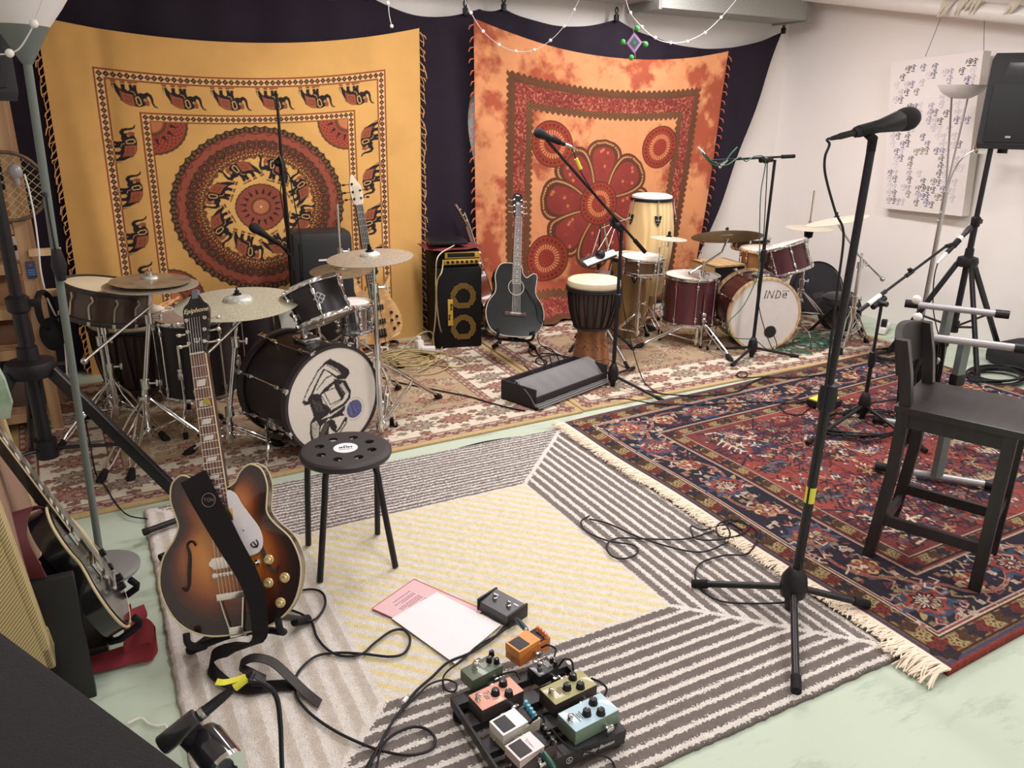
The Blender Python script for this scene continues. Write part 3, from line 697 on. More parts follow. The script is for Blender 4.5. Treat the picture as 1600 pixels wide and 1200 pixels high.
    C = cv.out(); n = vnoise(cv.nx, cv.ny, 6, seed, 5); C = C*(.84+.22*(n-.5))[..., None]; C = C*.92+.08*C.mean(-1, keepdims=True)
    P = bil(c, cv.nx, cv.ny, .013); P[..., 2] += .003*(vnoise(cv.nx, cv.ny, 8, seed+1, 3)-.5)
    cx, cy = np.mean([q[0] for q in c]), np.mean([q[1] for q in c])
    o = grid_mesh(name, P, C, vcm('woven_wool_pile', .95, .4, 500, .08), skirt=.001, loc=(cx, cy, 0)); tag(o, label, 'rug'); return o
tan_rug('floral_rug', 'tan floral rug with cream border under the black drum kit', [(-.45, 3.375), (2.33, 3.49), (2.415, 5.28), (-.55, 5.2)], 2.85, 1.95, 11, 0)
tan_rug('floral_rug', 'tan floral rug with cream border under the dark red drum kit', [(2.34, 3.5), (5.22, 3.555), (5.25, 5.36), (2.44, 5.32)], 2.85, 1.85, 12, 0)
# --- red persian rug
def persian():
    c = [(2.135, 1.118), (4.95, 1.19), (5.0, 3.535), (2.115, 3.36)]
    wx, wy = 2.84, 2.28; rs = random.Random(5); NV, RD, CR, OL, DK, BL, BRK, GR = A(52, 47, 58), A(146, 68, 60), A(206, 188, 170), A(156, 138, 106), A(58, 44, 46), A(80, 88, 112), A(122, 70, 64), A(96, 100, 98)
    cv = Canvas(0, wx, 0, wy, .0036, RD)
    def frame(i, col): cv.rect(i, wx-i, i, wy-i, col)
    frame(0, A(134, 62, 54)); frame(.012, A(70, 74, 96)); frame(.024, A(120, 92, 68))
    sides = (lambda s, t: (s, t), lambda s, t: (s, wy-t), lambda s, t: (t, s), lambda s, t: (wx-t, s))
    lens = (wx, wx, wy, wy)
    def minor(i, w):
        frame(i, A(136, 110, 76))
        for pl, L0 in zip(sides, lens):
            m = int((L0-2*i)/.052)
            for k in range(m+1):
                s = i+.02+(L0-2*i-.04)*k/m; x, y = pl(s, i+w/2)
                cc = [A(50, 48, 60), A(120, 52, 48), A(164, 142, 98), A(84, 60, 46)][k % 4]
                rosette(cv, x, y, w*.4, cc, A(70, 52, 48), cc, 5, 1.0)
                x, y = pl(s+.026, i+w*.5); leafy(cv, x, y, w*.24, rs.uniform(0, 6), rs.choice([A(176, 152, 104), A(90, 66, 50), A(150, 90, 66)]))
        for o in (0, w-.008):
            for q in (0,): 
                for (a, b, c_, d) in ((i+o, wx-i-o, i+o, i+o+.008), (i+o, wx-i-o, wy-i-o-.008, wy-i-o), (i+o, i+o+.008, i+o, wy-i-o), (wx-i-o-.008, wx-i-o, i+o, wy-i-o)): cv.rect(a, b, c_, d, A(66, 46, 44))
    minor(.03, .085); frame(.115, CR*.9); frame(.121, A(126, 60, 54)); frame(.131, CR*.85); frame(.136, NV)
    b0, b1 = .14, .375; bw = b1-b0
    for pl, L0 in zip(sides, lens):
        per = .3; m = int(round((L0-2*b0)/per))
        # wandering vine
        for cc, wd in ((A(188, 130, 112), .015), (A(126, 66, 60), .008)):
            pts = [pl(b0+(L0-2*b0)*k/200, b0+bw*(.5+.34*math.copysign(abs(math.sin(k/200*m*PI))**.6, math.sin(k/200*m*PI)))) for k in range(201)]; cv.line(pts, wd, cc)
        for k in range(m+1):
            s = b0+bw/2+(L0-2*b0-bw)*k/m; x, y = pl(s, b0+bw/2)
            if k % 2 == 0:
                for q in range(10): an = q*PI/5; leafy(cv, x+.10*math.cos(an), y+.075*math.sin(an), .035, an, rs.choice([BL, A(176, 150, 106), BL, A(66, 74, 100)]))
                rosette(cv, x, y, .078, BL*.75, BL*.75, BL*.75, 2, 1.25); rosette(cv, x, y, .064, A(158, 72, 62), A(158, 72, 62), A(176, 90, 74), 8, 1.2); rosette(cv, x, y, .048, DK, CR, A(150, 80, 68), 8, 1.15)
            else:
                for q in range(8):
                    an = q*PI/4; cv.disc(x+.042*math.cos(an), y+.034*math.sin(an), .021, [A(196, 168, 116), A(150, 76, 68)][q % 2]); cv.disc(x+.042*math.cos(an), y+.034*math.sin(an), .009, A(120, 60, 54))
                cv.disc(x, y, .024, A(128, 62, 56)); cv.disc(x, y, .012, CR)
            for _ in range(34):
                x2, y2 = pl(s+rs.uniform(-.15, .15), b0+bw*rs.uniform(.08, .92)); q = rs.random()
                if q < .4: leafy(cv, x2, y2, rs.uniform(.008, .018), rs.uniform(0, 6), rs.choice([A(160, 100, 90), A(150, 78, 70), A(140, 70, 62), A(160, 134, 96), BL, CR]))
                elif q < .75:
                    a = rs.uniform(0, 6); cv.line([(x2, y2), (x2+.03*math.cos(a), y2+.03*math.sin(a)), (x2+.04*math.cos(a+.9), y2+.04*math.sin(a+.9))], .007, rs.choice([CR, A(186, 140, 126), BRK, OL]))
                else: rosette(cv, x2, y2, .013, rs.choice([CR, A(160, 110, 96), A(150, 128, 96)]), A(120, 60, 54), A(170, 140, 110), 4, 1)
    frame(b1, CR*.85); frame(b1+.008, A(140, 74, 66)); frame(b1+.018, DK); minor(b1+.022, .07); frame(b1+.092, CR*.8); frame(b1+.098, RD)
    f0 = b1+.1
    # angular field: navy stems, big serrated leaves, blossoms, mirrored about both axes
    def mir(pts): return [[(x, y) for x, y in pts], [(wx-x, y) for x, y in pts], [(x, wy-y) for x, y in pts], [(wx-x, wy-y) for x, y in pts]]
    def mline(pts, w, c):
        for q in mir(pts): cv.line(q, w, c)
    def mpoly(pts, c):
        for q in mir(pts): cv.poly(q, c)
    hx, hy = wx/2, wy/2
    mpoly([(f0, f0), (f0+.5, f0), (f0+.38, f0+.12), (f0+.26, f0+.14), (f0+.14, f0+.26), (f0+.12, f0+.34), (f0, f0+.42)], A(118, 60, 60))
    mline([(f0+.5, f0), (f0+.38, f0+.12), (f0+.26, f0+.14), (f0+.14, f0+.26), (f0+.12, f0+.34), (f0, f0+.42)], .012, NV)
    if 0: mpoly([(hx, hy-.55), (hx-.16, hy-.46), (hx-.2, hy-.34), (hx-.42, hy-.3), (hx-.52, hy-.14), (hx-.7, hy), (hx, hy)], A(84, 66, 84)); mline([(hx, hy-.55), (hx-.16, hy-.46), (hx-.2, hy-.34), (hx-.42, hy-.3), (hx-.52, hy-.14), (hx-.7, hy)], .014, CR)
    if 0: mpoly([(hx, hy-.4), (hx-.14, hy-.3), (hx-.3, hy-.2), (hx-.45, hy), (hx, hy)], A(150, 62, 58)); mline([(hx, hy-.4), (hx-.14, hy-.3), (hx-.3, hy-.2), (hx-.45, hy)], .01, DK)
    for _ in range(190):
        x, y = rs.uniform(f0+.05, hx), rs.uniform(f0+.05, hy); a = rs.choice([0, PI/2, PI/4, -PI/4, PI, 3*PI/4]); pts = [(x, y)]
        for q in range(rs.randint(2, 5)): a += rs.choice([-PI/2, PI/2, PI/4, -PI/4]); l = rs.uniform(.03, .09); pts.append((pts[-1][0]+l*math.cos(a), pts[-1][1]+l*math.sin(a)))
        if all(f0 < p[0] < hx+.02 and f0 < p[1] < hy+.02 for p in pts): mline(pts, rs.choice([.008, .010, .006]), rs.choice([NV, NV, DK, A(96, 52, 56), A(84, 72, 92)]))
    def sleaf(x, y, a, l, c1, c2):
        ca, sa = math.cos(a), math.sin(a); R = lambda u, v: (x+ca*u-sa*v, y+sa*u+ca*v)
        mpoly([R(0, -.025), R(l, -.045), R(l*.95, .03), R(.02, .02)], c1)
        mline([R(-.07, .02), R(-.06, -.045), R(0, -.05), R(.03, 0), R(l, .0)], .013, c2); 
        for q in range(5): u = l*(.2+.18*q); mline([R(u, 0), R(u+.025, .06-.006*q)], .009, c2); mline([R(u, -.006), R(u-.012, -.04)], .006, DK)
    for _ in range(19): sleaf(rs.uniform(f0+.1, hx-.1), rs.uniform(f0+.1, hy-.05), rs.choice([0, PI/4, PI/2, 3*PI/4, PI, -PI/4, -PI/2]), rs.uniform(.11, .2), rs.choice([A(112, 52, 52), A(70, 60, 82), A(98, 84, 86)]), rs.choice([CR, A(176, 152, 114), A(150, 120, 96), NV, NV]))
    for _ in range(150):
        x, y = rs.uniform(f0+.04, hx), rs.uniform(f0+.04, hy); q = rs.random(); c1 = rs.choice([CR, A(176, 148, 106), A(168, 110, 100), NV, NV, NV, DK, BL, GR])
        if q < .35:
            a = rs.uniform(0, 6)
            for e in range(5): an = a+e*2*PI/5; mline([(x, y), (x+.032*math.cos(an), y+.032*math.sin(an))], .009, c1)
        elif q < .65: mline([(x-.02, y-.02), (x, y+.012), (x+.02, y-.02), (x+.03, y)], .008, c1)
        else: mpoly([(x-.018, y), (x, y+.018), (x+.018, y), (x, y-.018)], c1); mpoly([(x-.008, y), (x, y+.008), (x+.008, y), (x, y-.008)], RD)
    for _ in range(1500):
        x, y = rs.uniform(f0+.02, wx-f0-.02), rs.uniform(f0+.02, wy-f0-.02); leafy(cv, x, y, rs.uniform(.006, .016), rs.uniform(0, 6), rs.choice([NV, NV, DK, A(110, 48, 50), A(120, 52, 52), A(166, 84, 76), CR, A(180, 146, 104), BL]))
    C = cv.out(); n = vnoise(cv.nx, cv.ny, 7, 41, 6); sp = RNG.random((cv.ny, cv.nx)).astype(np.float32); C = C*(1+.45*(n-.5)+.5*(sp-.5))[..., None]; g_ = C.mean(-1, keepdims=True); C = (C*.93+g_*.07)*.84
    P = bil(c, cv.nx, cv.ny, .0285); P[..., 2] += .003*(vnoise(cv.nx, cv.ny, 9, 42, 3)-.5)
    S = np.linspace(0, 1, cv.ny)[:, None]; P[..., 0] += .006*np.sin(S*14); P[..., 1] += (.006*np.sin(np.linspace(0, 9, cv.nx)))[None, :]
    t = thing('persian_rug', 'red persian rug with navy border and cream fringe under the bar stool', 'rug', (3.5, 2.3, 0))
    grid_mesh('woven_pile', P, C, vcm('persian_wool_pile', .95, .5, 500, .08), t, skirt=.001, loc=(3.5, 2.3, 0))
    mb = MB(); N_ = 800
    for i in range(N_):
        f = i/(N_-1); e = Vector(P[min(int(f*(cv.ny-1)), cv.ny-1), 0]); lo = .055+.03*random.random()+(.04 if f < .08 else 0); zz = .034 if e.x-lo < 2.1 and f > .05 else .012
        a = e+V(.004, 0, -.002); b = e+V(-lo*.5, random.uniform(-.012, .012), random.uniform(.0, .006)); d = e+V(-lo, random.uniform(-.025, .02), zz-e.z+random.uniform(-.004, .004))
        mb.tube([a, b, d], [.0042, .004, .0024], 4, smooth=2)
    mb.build('fringe', pm('cream_fringe', L(232, 214, 194), .9, var=.08, scale=60), t, world=True)['kind'] = 'stuff'
persian()
# ================================================================ percussion: builders
def disc_print(name, cv, R, m, parent, z=0., rings=70, segs=220, bulge=0., M=None):
    C = cv.out(); r = np.linspace(.0015, R, rings)[:, None]; t = np.linspace(0, 2*PI, segs)[None, :]
    x, y = r*np.cos(t), r*np.sin(t); i = np.clip(np.round((x-cv.gx[0])/(cv.gx[-1]-cv.gx[0])*(cv.nx-1)).astype(int), 0, cv.nx-1); j = np.clip(np.round((y-cv.gy[0])/(cv.gy[-1]-cv.gy[0])*(cv.ny-1)).astype(int), 0, cv.ny-1)
    P = np.stack([x, y, z+bulge*(1-(r/R)**2)+0*x], -1)
    if M is not None: Mn = np.array(M); P = P @ Mn[:3, :3].T + Mn[:3, 3]
    return grid_mesh(name, P, C[j, i], m, parent)
def ring_hoop(r, th, h, z0, n=48):
    return [(r-th, z0), (r, z0), (r, z0+h), (r-th, z0+h), (r-th, z0)]
DRUM_LUG = {}
def drum(name, label, cat, M, r, h, shell, hoop, top=None, bot=None, lugs=8, group=None, wide=False, hoop_h=.022, hoop_th=.012, lugm=None, off=.0, hoop_r=None, badge=False):
    """M maps z=0..h along the drum's axis; top head at z=h"""
    t = thing(name, label, cat, M=M, group=group); lugm = lugm or CHR; hr = hoop_r or r+.014
    mb = MB(); mb.lathe([(r, .006), (r, h-.006)], None, 56, False, False); mb.lathe([(r-.008, .006), (r-.008, h-.006)], None, 56, False, False); mb.build('shell', shell, t)
    for nm, z, mt, s in (('top_head', h, top or DHEAD, 1), ('bottom_head', 0, bot or DHEAD, -1)):
        if mt is None: continue
        mb = MB(); mb.lathe([(r+.004, z-s*.012), (r+.004, z), (r-.004, z+s*.003), (.001, z+s*.003)], None, 56, False, False); mb.build(nm, mt, t)
    for z in (h-hoop_h*.55, -hoop_h*.45):
        mb = MB(); mb.lathe([(r+.005, z), (hr, z), (hr+.003, z+hoop_h*.5), (hr, z+hoop_h), (r+.005, z+hoop_h), (r+.005, z)], None, 56, False, False); mb.build('hoop', hoop, t)
    lm = None
    for k in range(lugs):
        a = 2*PI*(k+off)/lugs
        if lm is None:
            mb = MB(); 
            for zz, s in ((h-min(.05, h*.28), 1), (min(.05, h*.28), -1)):
                mb.box((r+.010, 0, zz), (.020, .018, .034), bev=.006)
                mb.cyl((r+.013, 0, zz), (hr+.004, 0, h+.004 if s > 0 else -.004), .0035, n=8)
                mb.box((hr+.005, 0, (h-.004) if s > 0 else .004), (.012, .02, .014), bev=.003)
            mb.cyl((r+.012, 0, .02), (r+.012, 0, h-.02), .004, n=8)
            o = mb.build('lug', lugm, t); lm = o
        else:
            o = lm.copy(); COL.objects.link(o); o.parent = t
        o.rotation_euler = (0, 0, a)
    return t
def cymbal_mat(name, c, rough, bump, bscale, sc=60):
    m = pm(name, c, rough, metal=.35, var=.85, scale=sc, bump=bump, bscale=bscale); return m
CY_DRY = cymbal_mat('hammered_raw_bronze', L(204, 190, 168), .5, .9, 130, 150)
CY_OLD = cymbal_mat('dark_patinated_bronze', L(124, 106, 82), .38, .15, 90, 25)
CY_BRI = pm('bright_bronze', L(214, 204, 184), .35, metal=.3, var=.12, scale=20, bump=.1)
CY_GREY = cymbal_mat('worn_grey_bronze', L(168, 154, 138), .42, .8, 130, 130)
BELL = cymbal_mat('polished_bell', L(218, 206, 186), .5, .1, 100)
def cymbal(label, c, r, up, m, bellm=None, group=None, nut=BLK, bell_r=.2):
    t = thing('cymbal', label, 'cymbal', M=zto(up, c), group=group)
    prof = []; br = r*bell_r
    for i in range(13): q = br+(r-br)*i/12; prof.append((q, .0-.0012*0+(.10*r)*(1-((q-br)/(r-br))**1.7)*.55))
    z0 = prof[0][1]; mb = MB(); pts = prof+[(r, -.0015)]+[(q, z-.0025) for q, z in reversed(prof)]
    mb.lathe(pts, None, 64, False, False); mb.build('bow', m, t)
    mb = MB(); mb.lathe([(br, z0)]+[(br*math.cos(a), z0+br*.42*math.sin(a)) for a in [PI/2*k/8 for k in range(1, 8)]]+[(.008, z0+br*.42)], None, 40, False, False); mb.build('bell', bellm or m, t)
    mb = MB(); zz = z0+br*.42; mb.lathe([(.001, zz+.034), (.004, zz+.034), (.004, zz+.02), (.011, zz+.018), (.011, zz+.004), (.02, zz+.003), (.02, zz-.004)], None, 16, False, False); mb.box((0, 0, zz+.024), (.03, .004, .012), bev=.001); mb.build('wing_nut', nut, t)
    return t
def leg_double(mb, a, b, w=.012, gap=.017):
    a, b = Vector(a), Vector(b); d = (b-a); s = d.cross(Vector((0, 0, 1))).normalized()*gap
    m1 = a.lerp(b, .22); m2 = a.lerp(b, .85); mb.tube([a, m1+s, m2+s, b], w/2, 8); mb.tube([a, m1-s, m2-s, b], w/2, 8)
def hw_stand(name, label, cat, base, ztop, legs, hub=.42, r=.0125, boom=None, mat=None, spread=None, group=None, low=.1, top=None):
    """chrome drum hardware stand; legs = list of foot points (world) or angles"""
    mat = mat or CHR; B = Vector(base); t = thing(name, label, cat, (B.x, B.y, 0), group=group)
    def lp(p): return Vector(p)-Vector((B.x, B.y, 0))
    mb = MB(); zs = [low, hub+.08, (hub+.08+ztop)/2+.08, ztop]; rs = None
    tl = (Vector(top)-V(B.x, B.y, 0)) if top is not None else V(0, 0, ztop); ax_ = lambda z: V(tl.x*max(0, (z-hub)/(ztop-hub)), tl.y*max(0, (z-hub)/(ztop-hub)), z)
    mb.cyl(ax_(zs[0]), ax_(hub), r*1.15, n=14); mb.cyl(ax_(hub), ax_(zs[1]), r*1.15, n=14); mb.cyl(ax_(zs[1]), ax_(zs[2]), r*.9, n=14); mb.cyl(ax_(zs[2]), ax_(zs[3]), r*.6, n=14); mb.build('pole', mat, t)

    for z in zs[1:3]:
        mb = MB(); mb.M = Matrix.Translation(ax_(z)-V(0, 0, z)); mb.cyl((0, 0, z-.025), (0, 0, z+.02), r*1.6, n=14); mb.cyl((0, 0, z), (.045, -.01, z), .006, n=8); mb.box((.05, -.012, z), (.012, .006, .032), bev=.002); mb.M = None; mb.build('height_clamp', mat, t)
    for z, d in ((hub-.02, .04), (low+.02, .03)): mb = MB(); mb.lathe([(r*1.25, z), (r*2.05, z), (r*2.05, z+d), (r*1.25, z+d)], None, 16, False, False); mb.build('collar', mat, t)
    for q in legs:
        f = lp(q) if not isinstance(q, (int, float)) else Vector((math.cos(q), math.sin(q), 0))*(spread or .38)
        f.z = .03; d = Vector((f.x, f.y, 0)).normalized(); a = d*r*2+Vector((0, 0, hub)); mb = MB(); leg_double(mb, a, f)
        mid = a.lerp(f, .52); leg_double(mb, Vector((0, 0, low+.035))+d*r*2, mid, .009, .008); lg = mb.build('leg', mat, t)
        mb = MB(); u = (f-a).normalized(); mb.tube([f-u*.03, f+u*.02+V(0, 0, -.002), f+u*.045+V(0, 0, -.008)], [.013, .021, .016], 10); mb.build('rubber_foot', RUB, lg)
    if boom:
        pts = [lp(p) for p in boom]; mb = MB(); mb.tube(pts, .0075, 10); mb.ball(pts[0], .018, n=12, m=8); mb.build('boom_arm', mat, t)
    return t
def mic_stand(name, label, base, ztop, feet, hub=.1, r=.0105, mat=BLKM, group=None, cat='mic stand', low=.03, clutch=None, hubm=None, upper=.0075, hs=1., lr=.0095):
    B = Vector(base); t = thing(name, label, cat, (B.x, B.y, 0), group=group); zc = clutch or (hub+.62*(ztop-hub))
    mb = MB(); mb.cyl((0, 0, low), (0, 0, zc), r, n=14); mb.cyl((0, 0, zc), (0, 0, ztop), upper, n=12); mb.build('pole', mat, t)
    mb = MB(); mb.lathe([(r, zc-.05), (r*1.7, zc-.045), (r*1.85, zc), (r*1.6, zc+.035), (upper, zc+.04)], None, 16, False, False); mb.build('clutch', BLK, t)
    mb = MB(); mb.lathe([(.012*hs, hub+.07), (.02*hs, hub+.06), (.03*hs, hub+.035), (.034*hs, hub), (.03*hs, hub-.035), (.018*hs, hub-.05), (.014*hs, max(hub-.09, .01))], None, 20, True, True); mb.build('base_hub', hubm or BLK, t)
    for f in feet:
        f = Vector(f)-Vector((B.x, B.y, 0)); d = Vector((f.x, f.y, 0)).normalized(); a = d*.025+V(0, 0, hub-.01); e = V(f.x, f.y, max(f.z, .012)); mb = MB(); mb.tube([a, e], lr, 12); lg = mb.build('leg', mat, t)
        u = (e-a).normalized(); mb = MB(); mb.tube([e-u*.05, e+u*.006], lr*1.3, 12); mb.build('rubber_foot', RUB, lg)
    return t
def boom_arm(t, piv, a, b, r=.0075, mat=BLKM, weight=True):
    """arm of a stand from its rear end a to its front end b over the pivot"""
    mb = MB(); mb.tube([a, b], r, 10); mb.build('boom_arm', mat, t, world=True)
    d = (Vector(b)-Vector(a)).normalized(); mb = MB(); mb.ball(piv, .026, (1, 1, .9), n=14, m=8); mb.tube([Vector(piv)-d*.05, Vector(piv)+d*.05], .016, 12); mb.cyl(Vector(piv), Vector(piv)+d.cross(V(0, 0, 1)).normalized()*.05, .014, n=12); mb.build('pivot_clamp', BLK, t, world=True)
    if weight:
        mb = MB(); mb.tube([Vector(a)-d*.0, Vector(a)+d*.11], .0125, 12); mb.build('grip', RUB, t, world=True)
def microphone(label, tip, tail, rh=.026, rb=.011, kind='vocal', group=None, clip=None, body=None):
    """handheld microphone from the tail (cable end) to the tip of its head"""
    T, Q = Vector(tip), Vector(tail); ln = (T-Q).length; t = thing('microphone', label, 'microphone', M=zto(T-Q, Q), group=group)
    body = body or BLK
    if kind == 'vocal':
        hl = rh*2.1; mb = MB(); mb.lathe([(rb*.75, ln*.18), (rb, ln*.2), (rb*1.2, ln*.5), (rb*1.9, ln-hl*1.02), (rh*.8, ln-hl*.9)], None, 20, True, False); mb.build('handle', body, t)
        mb = MB(); z0 = ln-hl; mb.lathe([(rh*.72, z0), (rh*.95, z0+hl*.2), (rh, z0+hl*.42), (rh*.97, z0+hl*.65), (rh*.75, z0+hl*.87), (rh*.4, z0+hl*.98), (.001, ln)], None, 24, False, False); mb.build('windscreen', pm('black_foam', L(34, 30, 35), .95, var=.2, bump=.5, bscale=300), t)
    else:
        mb = MB(); mb.lathe([(rb*.8, ln*.2), (rb, ln*.22), (rb, ln*.8), (rb*1.05, ln*.81)], None, 20, True, True); mb.build('handle', body, t)
        mb = MB(); mb.lathe([(rb*1.06, ln*.80), (rb*1.12, ln*.82), (rb*1.12, ln*.99), (rb*.9, ln)], None, 20, True, True)
        for k in range(8): a = k*PI/4; mb.box((rb*1.12*math.cos(a), rb*1.12*math.sin(a), ln*.9), (.002, .003, ln*.13), rotz(a))
        mb.build('capsule', pm('dark_capsule', L(54, 50, 54), .35, metal=.5), t)
    mb = MB(); mb.lathe([(.003, -.035), (.0055, -.03), (.0075, -.005), (.009, .0), (.009, ln*.19)], None, 14, True, True); mb.build('cable_plug', clip or BLK, t)
    return t
def cable(label, pts, r=.0035, m=None, smooth=8, name='cable', cat='cable', group=None, ends=None):
    pts = [Vector(p) for p in pts]; mb = MB(); mb.tube(pts, r, 8, smooth=smooth)
    c = pts[len(pts)//2].copy(); c.z = min(p.z for p in pts)
    o = mb.build(name, m or CABLE, loc=c); return tag(o, label, cat, group)
def gp(lst, z=.02): return [G(x, y, z) for x, y in lst]
# ================================================================ black drum kit
KSH = pm('satin_black_shell', L(34, 28, 33), .4, var=.12, scale=4)
YAW = -.348; AX = V(math.sin(YAW), math.cos(YAW), 0)
def bass_drum(name, label, base, ax, r, Lg, shell, hoopm, headmat, cvs, portdraw=None, hoop_w=.036, lugm=None, group=None):
    c = V(base[0], base[1], r+.027)
    M = basis(c, V(-ax.y, ax.x, 0)*-1, (0, 0, 1), V(ax.x, ax.y, 0)*-1)      # z towards the audience, x to the viewer's right, y up
    t = thing(name, label, 'drum', M=M, group=group); lugm = lugm or CHR
    mb = MB(); mb.lathe([(r, -Lg+.01), (r, -.01)], None, 72, False, False); mb.lathe([(r-.01, -Lg+.01), (r-.01, -.01)], None, 72, False, False); mb.build('shell', shell, t)
    for z in (-hoop_w+.006, -Lg-.006):
        mb = MB(); mb.lathe([(r+.004, z), (r+.020, z), (r+.022, z+hoop_w*.5), (r+.020, z+hoop_w), (r+.004, z+hoop_w), (r+.004, z)], None, 72, False, False); mb.build('hoop', hoopm, t)
    mb = MB(); mb.lathe([(r+.003, -Lg), (.001, -Lg)], None, 72, False, False); mb.build('rear_head', DHEAD, t)
    disc_print('front_head', cvs, r+.004, vcm('printed_drumhead', .45, .05, 200, .4, .02), t, .0, bulge=.004)
    for k in range(8):
        a = 2*PI*(k+.5)/8; mb = MB(); q = Matrix.Rotation(a, 4, 'Z')
        for z, e in ((-.09, .0), (-Lg+.09, -Lg)):
            mb.add([], []); s_ = 1 if e == 0 else -1; mb.M = q
            mb.box((r+.012, 0, z), (.022, .02, .045), bev=.006); mb.cyl((r+.016, 0, z), (r+.026, 0, e+.008*s_), .004, n=8); mb.box((r+.024, 0, e-.008*s_), (.018, .024, .03), bev=.004); mb.box((r+.034, 0, e+.016*s_), (.006, .03, .008), bev=.002); mb.M = None
        mb.M = q; mb.cyl((r+.010, 0, -.09), (r+.010, 0, -Lg+.09), .003, n=6); mb.M = None; mb.build('tension_claw', lugm, t)
    for s_ in (-1, 1):
        mb = MB(); a = V(s_*r*.92, -r*.42, -Lg*.42); f = V(s_*(r+.14), -c.z+.012, -.02); mb.box(a, (.03, .06, .05), bev=.008); mb.tube([a, a+V(s_*.05, .02, .02), f+V(-s_*.03, .12, 0), f], .007, 8, smooth=3); sp = mb.build('spur', lugm, t)
        mb = MB(); mb.tube([f+V(0, .03, 0), f], [.01, .011], 10); mb.build('rubber_tip', RUB, sp)
    return t, c, M
def art_black():
    R = .262; cv = Canvas(-R, R, -R, R, .0022, A(228, 220, 212)); K = A(40, 34, 38); Wt = A(226, 218, 210); Gy = A(120, 108, 104)
    def P(l): return [((x-524)/286., -(y-616)/300.) for x, y in l]
    def S(l, w, c): cv.line(P(l), w, c)
    # roof stroke, dry brush streaks left white inside the black
    cv.poly(P([(473,607),(482,590),(500,566),(513,556),(522,553),(540,566),(552,577),(552,584),(545,590),(532,587),(518,573),(512,568),(503,578),(492,596),(484,612),(477,612)]), K)
    cv.poly(P([(476,604),(484,590),(502,567),(514,560),(520,562),(532,571),(538,580),(530,581),(519,571),(510,565),(500,578),(488,596),(481,607)]), Wt)
    for o in range(4): S([(516+o*3, 562+o), (532+o*2, 575+o*2)], .003, Gy)
    cv.poly(P([(482,603),(488,598),(500,600),(515,586),(525,583),(529,590),(512,600),(503,603),(505,616),(515,625),(513,636),(500,640),(489,632),(486,618)]), K)
    cv.poly(P([(496,596),(512,582),(525,581),(526,587),(510,594),(500,602)]), Wt); S([(497,594),(513,580),(526,578)], .006, K)
    for o in range(5): S([(489+o*3, 606+o*2), (494+o*3, 626+o)], .002, Gy)
    cv.poly(P([(525,584),(535,588),(545,592),(553,610),(551,621),(540,630),(515,637),(512,628),(534,620),(526,598)]), K)
    cv.poly(P([(540,594),(549,612),(547,619),(538,626),(517,631),(517,627),(538,620),(543,612),(534,596)]), Wt)
    for o in range(4): S([(531+o*3, 592+o), (540+o*3, 612)], .0025, K if o % 2 else Gy)
    cv.poly(P([(508,600),(527,598),(536,618),(517,622)]), Wt); S([(508,600),(527,598),(536,618),(517,622),(508,600)], .005, K); S([(502,601),(512,622)], .004, K)
    cv.poly(P([(483,640),(490,632),(500,640),(516,640),(533,634),(540,630),(545,634),(536,640),(540,646),(531,644),(512,645),(500,650),(497,660),(504,650),(512,642),(522,648),(526,660),(524,666),(530,661),(540,648),(544,650),(543,658),(530,672),(520,676),(510,673),(506,668),(499,668),(488,680),(484,674),(481,655)]), K)
    cv.poly(P([(485,642),(493,640),(497,650),(494,668),(488,674),(485,660)]), A(198, 188, 180)); cv.poly(P([(513,655),(518,664),(524,669),(532,664),(540,654),(541,657),(530,669),(518,672),(511,667)]), Wt)
    for o in range(5): S([(486+o*2, 644), (487+o*1.6, 668-o*3)], .0016, Gy)
    cv.poly(P([(498,660),(508,648),(513,650),(505,664),(494,674)]), A(90, 80, 78))
    S([(538,636),(550,629),(560,629)], .012, K)
    x, y = P([(557, 640)])[0]; cv.disc(x, y, .058, Wt); cv.ring(x, y, .057, .0595, A(170, 160, 154)); cv.disc(x, y, .046, A(88, 90, 142)); 
    for o in range(5): cv.line([(x-.03+.012*o, y+.035-.01*o), (x-.015+.013*o, y-.03+.006*o)], .005, A(64, 64, 108) if o % 2 else A(118, 118, 168))
    cv.ring(x, y, .0445, .047, A(56, 50, 70)); return cv
kd, kc, kM = bass_drum('bass_drum', 'satin black bass drum with brush-painted white front head behind the round stool', (.931, 3.575), AX, .254, .42, KSH, pm('satin_black_hoop', L(50, 43, 46), .4, var=.1), DHEAD, art_black())
# tom mount plate on the shell
mb = MB(); pt = kc+AX*.2+V(0, 0, .254); mb.box(pt+V(0, 0, .012), (.09, .12, .03), rotz(-YAW), bev=.01); mb.cyl(pt, pt+V(-.02, .0, .13), .0125, n=14); mb.cyl(pt+V(-.02, 0, .10), pt+V(-.07, -.03, .15), .011, n=12); mb.box(pt+V(-.02, 0, .1), (.04, .04, .04), bev=.008); mb.build('tom_mount', CHR, kd, world=True)
up = V(-.22, .40, .89).normalized(); tb = PY(509, 499, 3.72)
M = zto(up, tb, (1, 0, 0)); td = drum('rack_tom', 'satin black rack tom with square badge mounted above the black bass drum', 'drum', M, .136, .178, KSH, CHR, bot=pm('amber_head', L(168, 150, 130), .35, var=.08), lugs=6, off=.2)
mb = MB(); v = (M.inverted().to_3x3() @ (EYE-tb)); a = math.atan2(v.y, v.x)+.08; q = Matrix.Rotation(a, 4, 'Z') @ Matrix.Translation((.1375, 0, .092)) @ Matrix.Rotation(PI/2, 4, 'Y') @ Matrix.Rotation(PI/4, 4, 'Z')
